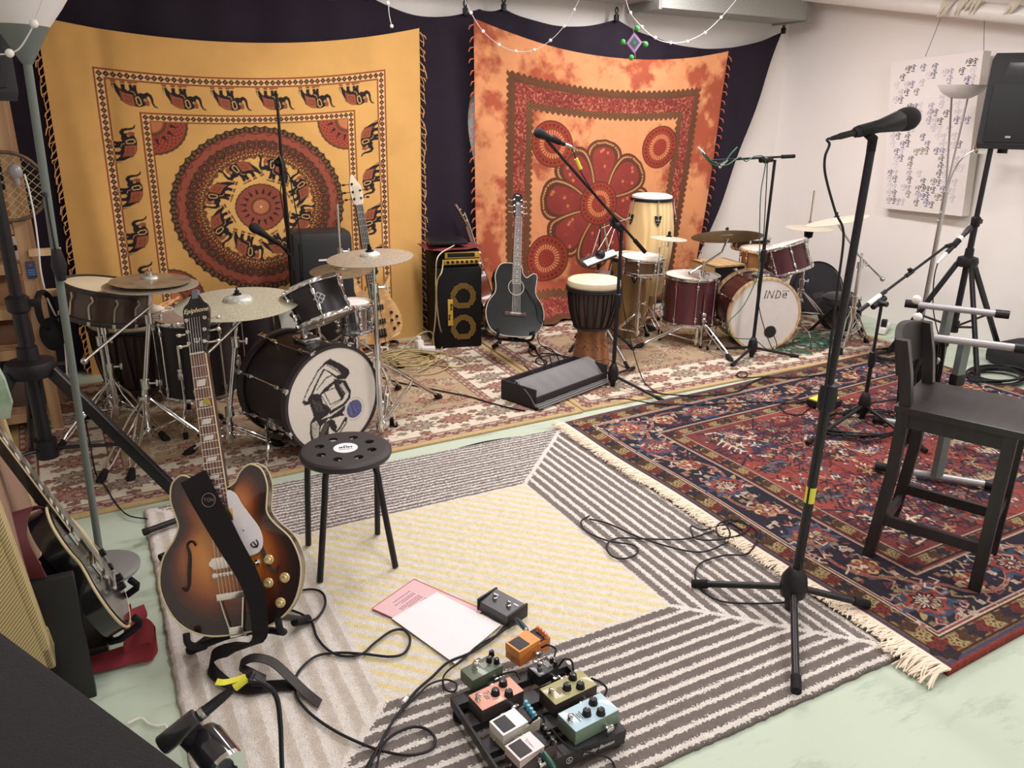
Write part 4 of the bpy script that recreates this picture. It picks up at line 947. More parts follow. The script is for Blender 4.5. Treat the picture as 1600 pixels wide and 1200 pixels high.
for dx, dy, sx, sy in ((0, .019, .042, .005), (0, -.019, .042, .005), (.019, 0, .005, .042), (-.019, 0, .005, .042), (0, 0, .05, .004), (0, 0, .004, .05)): mb.box((0, 0, 0), (sx, sy, .003), q @ Matrix.Translation((dx, dy, .001)))
mb.build('badge', SILV, td)
# floor tom of the left kit
B = G(312, 655); drum('floor_tom', 'black floor tom with chrome rim behind the sunburst guitar neck', 'drum', Matrix.Translation((B.x+.02, 4.25, .2)) @ rotz(.3), .185, .4, KSH, CHR, top=pm('clear_head', L(168, 146, 138), .3, var=.1), lugs=8, off=.3)
ft = bpy.data.objects['floor_tom']
for a in (-2.4, -.6, 1.5):
    mb = MB(); d = V(math.cos(a), math.sin(a), 0)*.2; mb.tube([d+V(0, 0, .3), d+V(0, 0, -.02), d*1.25+V(0, 0, -.09), d*1.2+V(0, 0, -.16), d*1.2+V(0, 0, -.17)], .006, 8); mb.box(d+V(0, 0, .15), (.03, .03, .06), rotz(a), bev=.008); lg = mb.build('leg', CHR, ft)
    mb = MB(); mb.tube([d*1.2+V(0, 0, -.15), d*1.2+V(0, 0, -.188)], .012, 10); mb.build('rubber_foot', RUB, lg)
# ride, crash and others
cB = G(361, 704); rp = PY(372, 470, cB.y); hw_stand('cymbal_stand', 'chrome stand under the large ride cymbal left of the black bass drum', 'stand', cB, rp.z-.01, [G(430, 700), G(300, 712), G(345, 660)], hub=.13, low=.05, r=.0135, top=rp, boom=[PY(322, 554, cB.y-.05), PY(356, 522, cB.y-.02), PY(385, 492, cB.y)])
cymbal('large dry ride cymbal with bare bell beside the guitar headstock', rp+V(0, 0, -.012), .285, V(-.03, -.05, 1), CY_DRY, BELL, bell_r=.24)
cB = G(596, 688); pc_ = PY(573, 399, cB.y); hw_stand('cymbal_stand', 'tall chrome stand with crash cymbal right of the black bass drum', 'stand', cB, pc_.z-.012, [G(684, 626), G(614, 668), G(622, 612)], hub=.42, r=.0125, low=.05)
cymbal('mottled crash cymbal on the stand right of the black bass drum', V(cB.x-.015, cB.y, pc_.z-.012), .205, V(-.06, -.02, 1), CY_GREY, BELL, bell_r=.24, nut=RUB)
hB = V(1.2, 4.6, 0); pc_ = PY(533, 420, 4.6); hB.x = pc_.x; hw_stand('hi_hat_stand', 'chrome hi-hat stand behind the black rack tom', 'stand', hB, pc_.z+.38, [.2, 2.3, 4.4], hub=.3, r=.012)
cymbal('small dark brown cymbal overlapping the crash cymbal by the rack tom', pc_+V(0, 0, -.01), .186, V(-.05, -.06, 1), CY_OLD)
# side snare in a basket at the right of the rack tom
sp_ = PY(553, 476, 4.05); drum('snare_drum', 'small chrome snare drum between the rack tom and the bass guitar', 'drum', zto((.0, -.03, 1), sp_+V(0, 0, -.14)), .082, .15, pm('chrome_shell', (.5, .5, .5), .15, metal=1), CHR, lugs=8)
hw_stand('snare_stand', 'chrome snare stand under the small chrome snare drum', 'stand', V(sp_.x, sp_.y, 0), sp_.z-.155, [.5, 2.6, 4.2], hub=.34, spread=.2)
# stand with the stacked cymbals at the left
cB = G(237, 700); hw_stand('cymbal_stand', 'chrome stand with two stacked cymbals at the left of the black kit', 'stand', cB, PY(236, 444, cB.y).z, [G(163, 752), G(207, 750), G(318, 690)], hub=.26, low=.06, r=.0135, top=PY(236, 444, cB.y), boom=[PY(132, 564, cB.y-.1), PY(180, 524, cB.y-.05), PY(238, 476, cB.y)])
p1 = PY(236, 445, cB.y)
cymbal('worn lower cymbal of the stack of two at the left', p1, .212, V(.02, -.01, 1), CY_GREY)
cymbal('plain upper cymbal of the stack of two at the left', p1+V(0, -.005, .022), .178, V(.03, -.01, 1), cymbal_mat('smooth_bronze', L(150, 134, 112), .28, .08, 90, 15), BELL, nut=CHR)
# old brown tenor drum
tn = pm('dark_stained_drum_shell', L(74, 56, 46), .32, var=.3, scale=3, coat=.2, stretch=(1, 1, .3))
up = V(.2, -.03, .97).normalized(); tb = PY(166, 493, 4.3); M = zto(up, tb, (1, 0, 0))
t = drum('tenor_drum', 'old dark brown drum with gut hooks, tilted on its stand at the far left', 'drum', M, .19, .15, tn, pm('dark_hoop', L(48, 40, 40), .4), SKIN, lugs=0)
for k in range(12):
    a = 2*PI*k/12+.12; d = V(math.cos(a), math.sin(a), 0)*.197; e = V(-math.sin(a), math.cos(a), 0)*.012
    mb = MB(); mb.tube([d*1.02+V(0, 0, .13), d*1.03+e*.8+V(0, 0, .11), d*1.0-e*.4*(k % 3)+V(0, 0, .08), d*1.02+V(0, 0, .02)], .0045, 8, smooth=3); mb.box(d*1.03+V(0, 0, .0), (.016, .016, .02), rotz(a), bev=.003); mb.build('tension_hook', pm('pale_brass', L(196, 184, 164), .35, metal=.6), t)
sB = V(tb.x-.02, tb.y+.02, 0); hw_stand('drum_stand', 'chrome stand holding the old brown drum', 'stand', sB, tb.z-.03, [3.6, 5.4, 1.4], hub=.28, spread=.3)
# large rope drum on wooden legs
dk = wood('dark_drum_wood', L(70, 52, 42), L(48, 36, 34), 9, (1, 1, .15), .5)
def rope_drum(name, label, c, prof, nr, rope, shell, skin, rtop, rim=.02, legs=0, legm=None, zr0=None, zr1=None):
    t = thing(name, label, 'drum', c); mb = MB(); mb.lathe(prof, None, 48, True, False); mb.build('shell', shell, t); zt = prof[-1][1]
    mb = MB(); mb.lathe([(rtop+.006, zt-.045), (rtop+.012, zt-.03), (rtop+.008, zt-.005), (rtop-.004, zt+.004), (.001, zt+.006)], None, 48, False, False); mb.build('skin', skin, t)
    mb = MB(); mb.torus(rtop+.012, .009, Matrix.Translation((0, 0, zt-.05)), 48, 8); mb.torus(rtop+.013, .007, Matrix.Translation((0, 0, zt-.062)), 48, 8); mb.build('ring', rope, t); mb = MB()
    zb = zr0 if zr0 is not None else prof[2][1]; rr = np.interp(zb, [p[1] for p in prof], [p[0] for p in prof]); mb.torus(rr+.006, .008, Matrix.Translation((0, 0, zb)), 48, 8); mb.build('ring', rope, t)
    mb = MB(); 
    for k in range(nr):
        a = 2*PI*k/nr; pts = []
        for i in range(8):
            z = zt-.055+(zb-zt+.055)*i/7; q = np.interp(z, [p[1] for p in prof], [p[0] for p in prof])+.006; aa = a+(.06 if k % 2 else -.06)*math.sin(i/7*PI)*0+ (PI/nr*.7*(i/7) if k % 2 else -PI/nr*.7*(i/7)); pts.append((q*math.cos(aa), q*math.sin(aa), z))
        mb.tube(pts, .0042, 6)
    mb.build('rope', rope, t)
    for k in range(legs):
        a = 2*PI*k/legs+.5; mb = MB(); r0 = prof[0][0]*.85; mb.tube([(r0*math.cos(a), r0*math.sin(a), prof[0][1]+.03), (r0*1.1*math.cos(a), r0*1.1*math.sin(a), -c[2]+.0)], [.026, .022], 8); mb.build('leg', legm, t)
    return t
_b, _t = PY(226, 606, 4.75), PY(232, 489, 4.75); sc = V(_b.x, 4.75, _b.z); print('rope', _b, _t); _h = (_t.z-_b.z)/.52; rope_drum('rope_drum', 'large dark rope-tuned drum on wooden legs with mallets on its pale skin', sc, [(.15, 0), (.18, .04*_h), (.205, .16*_h), (.225, .32*_h), (.232, .47*_h), (.228, .52*_h)], 30, BLK, dk, SKIN, .226, legs=3, legm=wood('brown_leg_wood', L(120, 80, 58), L(96, 64, 50), 5), zr0=.045)
for k, (hx, tx) in enumerate((((231, 478), (268, 463)), ((246, 482), (279, 462)))):
    a = PY(*hx, 4.66-.03*k); a.z = _t.z+.035; b = PY(*tx, 4.8); b.z = _t.z+.05+.012*k; t = thing('mallet', ['white-headed mallet lying on the large rope drum, left one', 'white-headed mallet lying on the large rope drum, right one'][k], 'mallet', a)
    mb = MB(); mb.tube([a, b], .009, 10); mb.build('stick', wood('mallet_wood', L(206, 160, 110), L(180, 130, 84), 8), t, world=True)
    mb = MB(); mb.ball(a, .034, (1.15, 1, .9)); mb.build('felt_head', pm('white_felt', L(222, 210, 196), .95, var=.06), t, world=True)
# second black drum and the throne with a marbled towel
drum('bass_drum', 'spare black drum standing behind the floor tom, half hidden', 'drum', Matrix.Translation((.78, 4.75, .03)), .17, .52, KSH, pm('satin_black_hoop', L(50, 43, 46)), top=pm('black_head', L(42, 38, 42), .5), lugs=6)
th = V(1.16, 4.72, 0); t = thing('drum_throne', 'round black drum throne with a marbled white towel behind the black bass drum', 'stool', th)
mb = MB(); mb.lathe([(.02, .47), (.15, .47), (.17, .49), (.17, .545), (.15, .57), (.001, .575)], None, 32, True, False); mb.build('seat', pm('black_vinyl', L(40, 36, 42), .5), t)
mb = MB(); mb.cyl((0, 0, .2), (0, 0, .47), .014); mb.build('post', CHR, t)
for k in range(3): a = k*2.1+.4; mb = MB(); mb.tube([(0, 0, .3), (.24*math.cos(a), .24*math.sin(a), .012)], .011, 8); mb.build('leg', CHR, t)
def towel():
    n = 40; u, v = np.meshgrid(np.linspace(-1, 1, n), np.linspace(-1, 1, n)); r = np.sqrt(u*u+v*v); X = th.x-.06+u*.2; Y = th.y-.1+v*.17; Z = .585+.012*np.sin(u*5+v*3)-np.clip(r-.75, 0, 1)*.42
    Y = Y-np.where(v < -.5, (-.5-v)*-.1, 0); Z = np.maximum(Z, .3); o = grid_mesh('towel', np.stack([X, Y, Z], -1), None, pm('marbled_towel', L(226, 224, 218), .8, scale=14, col2=L(150, 160, 150), var=0), loc=(th.x, th.y, .55)); tag(o, 'white and grey marbled towel draped over the drum throne', 'towel')
towel()
# kick pedal and small hardware at the far left
hw_stand('pedal_stand', 'low chrome pedal hardware on the rug left of the stacked cymbals', 'stand', G(178, 662), .55, [.3, 2.4, 4.5], hub=.14, spread=.14, low=.04)
# ================================================================ dark red kit
RSH = wood('dark_red_shell', L(92, 44, 50), L(74, 36, 44), 3, (1, 1, .2), .3, .15)
NAT = wood('natural_maple_hoop', L(214, 184, 144), L(190, 156, 116), 8, (1, 1, .3), .45)
def art_red():
    R = .258; cv = Canvas(-R, R, -R, R, .0026, A(222, 214, 210)); 
    n = vnoise(cv.W, cv.H, 5, 77, 4); cv.a *= (1+.1*(n-.5))[..., None]
    cv.ring(0, 0, .1, .103, A(212, 204, 200)); x, y = .055, -.125; cv.disc(x, y, .05, A(206, 198, 194)); cv.disc(x, y, .045, A(36, 32, 38))
    K = A(48, 42, 46); w = .0075; s = .052; x0, y0 = -.018, .122
    cv.line([(x0, y0), (x0+.012, y0+s)], w, K); cv.line([(x0+.02, y0), (x0+.032, y0+s), (x0+.056, y0), (x0+.067, y0+s)], w*.85, K)
    d = x0+.08; cv.line([(d, y0), (d+.012, y0+s), (d+.03, y0+s*.9), (d+.037, y0+s*.5), (d+.026, y0+.05*s), (d, y0)], w*.85, K)
    e = d+.052; cv.line([(e, y0+s*.36), (e+.03, y0+s*.36), (e+.024, y0+s*.66), (e+.006, y0+s*.6), (e-.002, y0+s*.3), (e+.006, y0+.03*s), (e+.026, y0+.06*s)], w*.85, K); cv.line([(e-.002, y0+s*.95), (e+.044, y0+s*.93)], w*.6, K)
    return cv
YAW2 = .388; AX2 = V(math.sin(YAW2), math.cos(YAW2), 0)
kd2, kc2, kM2 = bass_drum('bass_drum', 'dark red bass drum with natural wood hoops and white front head', (4.148, 3.958), AX2, .246, .35, RSH, NAT, DHEAD, art_red())
up = V(-.2, .29, .93).normalized(); tb = PY(1232, 424, 4.2); M = zto(up, tb, (1, 0, 0)); drum('rack_tom', 'dark red tom with chrome rims tilted above the dark red bass drum', 'drum', M, .168, .2, RSH, CHR, bot=pm('dark_bottom_head', L(90, 78, 74), .3), lugs=8, off=.35)
mb = MB(); a = PY(1212, 432, 4.15); b = kc2+AX2*.15+V(.0, 0, .246); mb.tube([b, b+V(0, 0, .06), a], .011, 10); mb.box(b+V(0, 0, .01), (.1, .08, .03), bev=.008); mb.build('tom_mount', CHR, kd2, world=True)
tb = PY(1192, 432, 4.62); drum('snare_drum', 'small natural wood snare drum with wooden hoops behind the dark red bass drum', 'drum', Matrix.Translation(tb), .185, .22, wood('honey_maple', L(150, 106, 66), L(124, 84, 54), 3, (1, 1, .3), .3), NAT, lugs=8)
tb = PY(1172, 384, 4.95); drum('snare_drum', 'dark chrome-rimmed drum stacked behind the natural wood snare', 'drum', Matrix.Translation((tb.x, tb.y, tb.z-.02)), .14, .1, KSH, CHR, lugs=8)
hw_stand('snare_stand', 'black-footed snare stand under the natural wood snare drum', 'stand', V(PY(1192, 432, 4.62).x, 4.62, 0), PY(1192, 432, 4.62).z-.015, [.4, 2.5, 4.6], hub=.3, spread=.28)
hw_stand('snare_stand', 'chrome stand under the dark chrome-rimmed drum behind the kit', 'stand', V(tb.x, tb.y, 0), tb.z-.035, [.4, 2.5, 4.6], hub=.3, spread=.28)
cj = V(4.4, 4.75, 0); t = thing('cajon', 'plywood cajon with black front behind the dark red floor tom', 'drum', cj, rz=-.08)
mb = MB()
for c_, s_ in (((-.15, 0, .25), (.014, .3, .5)), ((.15, 0, .25), (.014, .3, .5)), ((0, 0, .493), (.314, .3, .014)), ((0, 0, .01), (.314, .3, .014)), ((0, .143, .25), (.3, .014, .48))): mb.box(c_, s_)
mb.build('box', wood('pale_plywood', L(198, 164, 116), L(176, 142, 98), 4, (1, 1, .2), .5), t)
mb = MB(); mb.box((0, -.14, .25), (.288, .012, .475)); mb.build('front_panel', BLK, t)
B = G(1066, 545); fx, fy = 3.82, 4.38; t = drum('floor_tom', 'dark red floor tom with white head between the djembe and the bass drum', 'drum', Matrix.Translation((fx, fy, .17)), .185, .335, RSH, CHR, lugs=8, off=.4)
for a in (-1.75, .4, 2.6):
    mb = MB(); d = V(math.cos(a), math.sin(a), 0)*.2; mb.tube([d+V(0, 0, .24), d+V(0, 0, -.16)], .0065, 8); mb.box(d+V(0, 0, .07), (.03, .034, .07), rotz(a), bev=.008); mb.tube([d+V(0, 0, .07), d*1.25+V(0, 0, .05)], .005, 6); lg = mb.build('leg', CHR, t); mb = MB(); mb.tube([d+V(0, 0, -.14), d+V(0, 0, -.165)], .012, 10); mb.build('rubber_foot', RUB, lg)
sB = G(992, 540); sy = 4.45; tb = PY(1002, 417, sy); drum('snare_drum', 'shallow chrome snare drum with white head on a stand beside the conga', 'drum', zto((0, -.04, 1), tb+V(0, 0, -.03), (1, 0, 0)), .142, .1, pm('bronze_snare_shell', L(120, 96, 76), .25, metal=.7), CHR, lugs=8)
hw_stand('snare_stand', 'chrome snare stand under the shallow chrome snare drum', 'stand', V(tb.x, sy, 0), tb.z-.05, [G(1010, 528), G(940, 540), 1.3], hub=.24, spread=.3, low=.08)
# splash on a bent arm, crash on a boom, hi-hats
p = PY(1045, 373, 4.3); t = cymbal('small splash cymbal on a bent arm above the dark red floor tom', p, .125, V(.05, -.02, 1), CY_BRI, nut=RUB)
ar = thing('splash_stand', 'bent chrome cymbal arm clamped beside the dark red floor tom', 'stand', V(3.62, 4.3, 0)); mb = MB(); q = [p+V(0, 0, -.01), PY(1044, 386, 4.3), PY(1031, 387, 4.3), PY(1028, 425, 4.3), PY(1022, 492, 4.3), PY(1008, 500, 4.28), G(1006, 512, .03)]; mb.tube(q, .006, 8); mb.build('arm', CHR, ar, world=True)
mb = MB(); e = G(1008, 516, 0); mb.lathe([(.001, 0), (.09, 0), (.09, .02), (.05, .035), (.01, .04)], Matrix.Translation(e), 24); mb.build('base', RUB, ar, world=True)
cB = G(1087, 543); p = PY(1136, 370, cB.y+.02); pz_ = PY(1092, 420, cB.y); hw_stand('cymbal_stand', 'chrome boom stand with a crash cymbal in front of the cajon', 'stand', cB, pz_.z+.05, [G(1000, 546), G(1138, 565), G(1108, 528)], hub=.21, low=.02, r=.0135, boom=[PY(1079, 427, cB.y), PY(1128, 394, cB.y), PY(1137, 373, cB.y+.02)])
cymbal('tilted crash cymbal on a boom seen from below in front of the black backdrop', p, .25, V(.16, .3, 1), CY_OLD, CY_BRI, bell_r=.2)
p = PY(1265, 354, 4.32); hw_stand('hi_hat_stand', 'chrome hi-hat stand right of the dark red tom', 'stand', V(p.x, 4.32, 0), p.z+.27, [.9, 3.3, 4.9], hub=.3, r=.012)
cymbal('pale hi-hat cymbal right of the dark red tom', p+V(0, 0, -.012), .178, V(.0, -.01, 1), CY_BRI, nut=CHR)
mb = MB(); mb.lathe([(.012, -.09), (.03, -.08), (.035, -.03), (.02, -.02)], Matrix.Translation(p), 14); o = mb.build('hi_hat_clutch', RUB, loc=p); tag(o, 'black hi-hat seat under the pale hi-hat cymbal', 'drum hardware')
cB = G(1322, 552); p = PY(1308, 345, cB.y+.12); cymbal('thin cymbal tilted in front of the white wall above the black round bag', p, .205, V(-.15, .17, 1), CY_BRI); hw_stand('cymbal_stand', 'chrome cymbal stand with a bare boom rod near the white wall', 'stand', cB, PY(1340, 396, cB.y).z, [G(1312, 556), G(1352, 538), G(1345, 520)], hub=.32, r=.014, boom=[PY(1379, 436, cB.y), PY(1341, 398, cB.y), p+V(0, 0, -.01)])
bc = PY(1279, 452, 4.62); t = thing('drum_bag', 'round black padded drum bag leaning by the white wall', 'bag', M=zto(V(-.25, -.9, .3), bc, (1, 0, 0))); mb = MB(); mb.lathe([(.001, -.1), (.22, -.1), (.235, -.08), (.24, -.02), (.225, .0), (.001, .006)], None, 48); mb.build('body', pm('black_nylon', L(36, 32, 38), .8, var=.1, bump=.2), t)
mb = MB(); mb.torus(.235, .006, None, 48, 6); mb.build('zip_piping', BLK, t); mb = MB(); mb.box((-.01, -.05, .004), (.1, .05, .003), bev=.001); mb.build('badge', pm('dark_patch', L(58, 54, 58), .7), t)
bc = G(1362, 532); bc.z = .14; t = thing('drum_bag', 'smaller black drum bag on the rug edge by the wall socket', 'bag', M=zto(V(-.1, -.95, .2), bc+V(0, .25, .03), (1, 0, 0))); mb = MB(); mb.lathe([(.001, -.18), (.14, -.18), (.16, -.14), (.16, -.02), (.14, .0), (.001, .01)], None, 40); mb.build('body', pm('black_nylon', L(36, 32, 38)), t)
tB = V(4.62, 4.05, 0); tB = G(1303, 530); t = thing('drum_throne', 'low black drum throne behind the tall microphone stand near the white wall', 'stool', (tB.x, tB.y, 0)); mb = MB(); mb.lathe([(.02, .27), (.11, .27), (.13, .29), (.13, .33), (.1, .35), (.001, .355)], None, 28); mb.build('seat', pm('black_vinyl', L(40, 36, 42)), t)
mb = MB(); mb.cyl((0, 0, .15), (0, 0, .27), .014); mb.build('post', CHR, t)
for k in range(3): a = k*2.1+3.7; mb = MB(); mb.tube([(0, 0, .28), (.23*math.cos(a), .23*math.sin(a), .012)], .012, 8); mb.build('leg', BLKM, t)
# ================================================================ hand drums
CON = wood('pale_ash_staves', L(232, 202, 150), L(212, 178, 124), 5, (1.4, 1.4, .1), .35, .25)
cp = PY(1019, 306, 4.85); ch = .74
def conga(label, c, h, rt, rm, rb, m, hard=BLK, collar=True, head=None):
    t = thing('conga', label, 'drum', c); pr = []
    for i in range(17):
        f = i/16; r = rb+(rm-rb)*math.sin(min(f/.62, 1)*PI/2)**1.1 if f < .62 else rm+(rt-rm)*((f-.62)/.38)**1.7; pr.append((r, h*f))
    mb = MB(); mb.lathe(pr, None, 56, True, False); mb.build('shell', m, t)
    mb = MB(); mb.lathe([(rt+.001, h-.035), (rt+.012, h-.02), (rt+.006, h+.004), (rt-.02, h+.014), (.001, h+.016)], None, 56, False, False); mb.build('skin', head or DHEAD, t)
    mb = MB(); mb.torus(rt+.012, .009, Matrix.Translation((0, 0, h-.022)), 56, 8, 1.4); mb.build('rim', hard, t)
    for k in range(5):
        a = 2*PI*k/5-PI/2-.35; mb = MB(); R0 = np.interp(h*.76, [q[1] for q in pr], [q[0] for q in pr]); mb.M = rotz(a)
        mb.prism([(-.028, .035), (-.012, .035), (0, .025), (.012, .035), (.028, .035), (.018, -.015), (0, -.045), (-.018, -.015)], 0, .006, basis((R0+.002, 0, h*.78), (0, 1, 0), (-.06, 0, 1), (1, 0, .06))); mb.M = None; pl = mb.build('lug_plate', hard, t)
        mb = MB(); mb.M = rotz(a); mb.tube([(R0+.016, 0, h*.77), (rt+.024, 0, h-.06), (rt+.022, 0, h-.02)], .004, 8)
        for yy in (-.012, .012): mb.ball((R0+.010, yy, h*.785), .004, n=8, m=6); mb.ball((R0+.010, yy*.6, h*.755), .004, n=8, m=6)
        mb.M = None; mb.build('tension_rod', CHR, pl)
    return t
conga('tall pale ash conga with white head in front of the red tapestry', (cp.x, 4.85, cp.z-ch), ch, .143, .182, .125, CON)
hw_stand('conga_stand', 'chrome stand lifting the tall pale conga', 'stand', V(cp.x, 4.85, 0), max(cp.z-ch-.0, .1), [.4, 2.5, 4.6], hub=max(cp.z-ch-.1, .08), spread=.26, low=.04)
conga('golden conga standing low behind the shallow snare drum', (3.5, 4.72, .002), .62, .13, .165, .12, wood('golden_stave', L(150, 118, 72), L(112, 84, 52), 3, (1, 1, .2), .3), head=SKIN)
bg = G(1007, 500); t = thing('gold_shaker_drum', 'small gold glitter drum standing on a tambourine behind the snare stand', 'drum', (bg.x, bg.y, .05)); mb = MB(); mb.lathe([(.06, 0), (.062, .1), (.065, .2), (.05, .205)], None, 28); mb.build('shell', pm('gold_glitter', L(150, 130, 88), .45, metal=.4, var=.4, scale=200), t)
t = thing('tambourine', 'tambourine lying on the rug under the small gold drum', 'tambourine', (bg.x, bg.y, .0135)); mb = MB(); mb.lathe([(.10, 0), (.115, 0), (.115, .035), (.10, .035), (.10, 0)], None, 32, False, False); mb.build('frame', wood('tamb_wood', L(150, 120, 84), L(120, 92, 62)), t)
for k in range(8): a = k*PI/4; mb = MB(); mb.cyl((.115*math.cos(a), .115*math.sin(a), .012), (.115*math.cos(a), .115*math.sin(a), .024), .018, n=12); mb.build('jingle', CHR, t)
# djembe with carved foot
jb = G(922, 572, .013); t = rope_drum('djembe', 'rope-strung djembe with carved brown foot and cream skin in front of the red tapestry', jb, [(.128, 0), (.122, .05), (.104, .16), (.092, .235), (.104, .26), (.125, .31), (.148, .39), (.16, .48), (.165, .56), (.163, .59)], 32, BLK, wood('carved_brown_wood', L(150, 98, 60), L(118, 74, 46), 4, (1, 1, .25), .5), SKIN, .163, zr0=.28)
mb = MB(); mb.lathe([(.110, .275), (.127, .31), (.150, .39), (.162, .48), (.1668, .545)], None, 48, False, False); mb.build('bowl', wood('dark_bowl_wood', L(72, 52, 42), L(54, 40, 36), 5, (1, 1, .2), .5), t)
mb = MB()
for k in range(10):
    a = 2*PI*k/10; 
    for (z, s) in ((.15, .022), (.19, .016)): 
        r = np.interp(z, [0, .05, .16, .235], [.128, .122, .104, .092])
        q = [(r+.002)*1 for _ in range(5)]; pts = [V((r+.001)*math.cos(a+dx/r), (r+.001)*math.sin(a+dx/r), z+dz) for dx, dz in ((-s, 0), (0, s), (s, 0), (0, -s), (-s, 0))]; mb.tube(pts, .003, 5)
for z in (.03, .045, .08): mb.torus(np.interp(z, [0, .05, .16, .235], [.128, .122, .104, .092])+.001, .0035, Matrix.Translation((0, 0, z)), 40, 6)
mb.build('carving', wood('carved_light', L(140, 90, 54), L(110, 68, 42), 4), t)
# ================================================================ guitars
def closed(pts, k=5):
    P = [Vector((p[0], p[1], 0)) for p in pts]; n = len(P); out = []
    for i in range(n):
        a, b, c, d = P[i-1], P[i], P[(i+1) % n], P[(i+2) % n]
        for j in range(k):
            t = j/k; q = ((b*2)+(c-a)*t+(a*2-b*5+c*4-d)*t*t+(b*3-a-c*3+d)*t**3)*.5; out.append((q.x, q.y))
    return out
def sym(half): return half+[(-x, y) for x, y in reversed(half) if abs(x) > 1e-6]
def mat3(x, y, n): return Matrix((Vector(x), Vector(y), Vector(n))).transposed()
def burst_top(name, ol, parent, cols, z=.0006, center=None, crown=.006):
    cx, cy = center or (0, np.mean([p[1] for p in ol])); O = np.array(ol+[ol[0]]); nr = 26; s = np.linspace(1, .02, nr)[:, None]
    X = cx+(O[:, 0][None, :]-cx)*s; Y = cy+(O[:, 1][None, :]-cy)*s; Z = z+crown*(1-s**2)+0*X
    C = np.zeros((nr, len(O), 3), np.float32); ks = [c[0] for c in cols]
    for k in range(3): C[..., k] = np.interp(1-s[:, 0], ks, [A(*c[1])[k] for c in cols])[:, None]
    m = vcm('lacquered_finish', .22, .0, 100, .5, .05, 12); m.node_tree.nodes['Principled BSDF'].inputs['Coat Weight'].default_value = .6
    return grid_mesh(name, np.stack([X, Y, Z], -1), C, m, parent)
def neck_parts(t, y0, yn, w0, wn, z, neckm, boardm, scale_len, frets=22, inlay=None, inlay_m=None, binding=None, strings=6, head_y=None, bridge_y=.17, sz=.0012, string_m=None, fret_m=None, thick=.022, string_end=None):
    """neck from y0 (body end) to the nut yn"""
    fy0 = yn-scale_len*(1-2**(-frets/12))-.006
    mb = MB(); mb.prism([(-w0/2, y0), (w0/2, y0), (wn/2, yn), (-wn/2, yn)], z-.003-thick, z-.003, taper=None); mb.build('neck', neckm, t)
    wf = lambda y: w0+(wn-w0)*(y-fy0)/(yn-fy0)
    mb = MB(); mb.prism([(-wf(fy0)/2, fy0), (wf(fy0)/2, fy0), (wn/2, yn), (-wn/2, yn)], z-.003, z+.004); fb = mb.build('fretboard', boardm, t)
    mb = MB()
    for k in range(1, frets+1): y = yn-scale_len*(1-2**(-k/12)); mb.box((0, y, z+.0045), (wf(y)*.99, .0022, .0022))
    mb.box((0, yn+.002, z+.0045), (wn, .005, .006)); mb.box((0, (fy0+yn)/2, z+.0028), (.02, yn-fy0, .0016)); mb.build('fret_wire', fret_m or CHR, fb)
    if inlay:
        im_ = inlay_m or pm('pearl', L(226, 218, 212), .3)
        for k in (3, 5, 7, 9, 12, 15, 17, 19, 21):
            if k > frets: continue
            mb = MB()
            ya, yb = yn-scale_len*(1-2**(-(k-1)/12)), yn-scale_len*(1-2**(-k/12)); y = (ya+yb)/2; h = (ya-yb)*.6; w = wf(y)*.62
            if inlay == 'par': mb.prism([(-w*.5, y-h*.5), (w*.36, y-h*.5), (w*.5, y+h*.5), (-w*.36, y+h*.5)], z+.0035, z+.0044)
            elif inlay == 'trap': mb.prism([(-w*.75, y-h*.7), (w*.75, y-h*.7), (w*.5, y+h*.7), (-w*.5, y+h*.7)], z+.0035, z+.0044)
            else:
                for dx in ((-.01, .01) if k == 12 else (0,)): mb.lathe([(.0035, z+.0035), (.0035, z+.0044), (.0005, z+.0045)], Matrix.Translation((dx, y, 0)), 10)
            mb.build('inlay', im_, fb)
    if binding:
        for s in (-1, 1): mb = MB(); mb.tube([(s*wf(fy0)/2, fy0, z+.001), (s*wn/2, yn, z+.001)], .0022, 6); mb.build('neck_binding', binding, fb)
    ye = string_end if string_end is not None else bridge_y
    mb = MB()
    for i in range(strings):
        f = (i-(strings-1)/2)/(strings-1); xb, xn = f*(.052 if strings == 6 else .072), f*wn*.82; mb.tube([(xb, ye, z+.011), (xb, bridge_y, z+.013), (xn, yn+.002, z+.0085), (xn*1.05, (head_y or yn+.12), z+.002)], sz*(.6+.08*(strings-i))/1, 4)
    mb.build('strings', string_m or pm('string_steel', (.75, .72, .68), .3, metal=1), t)
def tuner(mb, x, y, z, side, m0=0, s=1.):
    mb.lathe([(.0055*s, z), (.0055*s, z+.004), (.003*s, z+.005), (.003*s, z+.011), (.001, z+.012)], Matrix.Translation((x, y, 0)), 12)
    mb.cyl((x+side*.004, y, z-.012), (x+side*.028*s, y, z-.012), .003, n=8); mb.ball((x+side*.034*s, y, z-.012), .009*s, (.9, .55, 1), n=10, m=6)
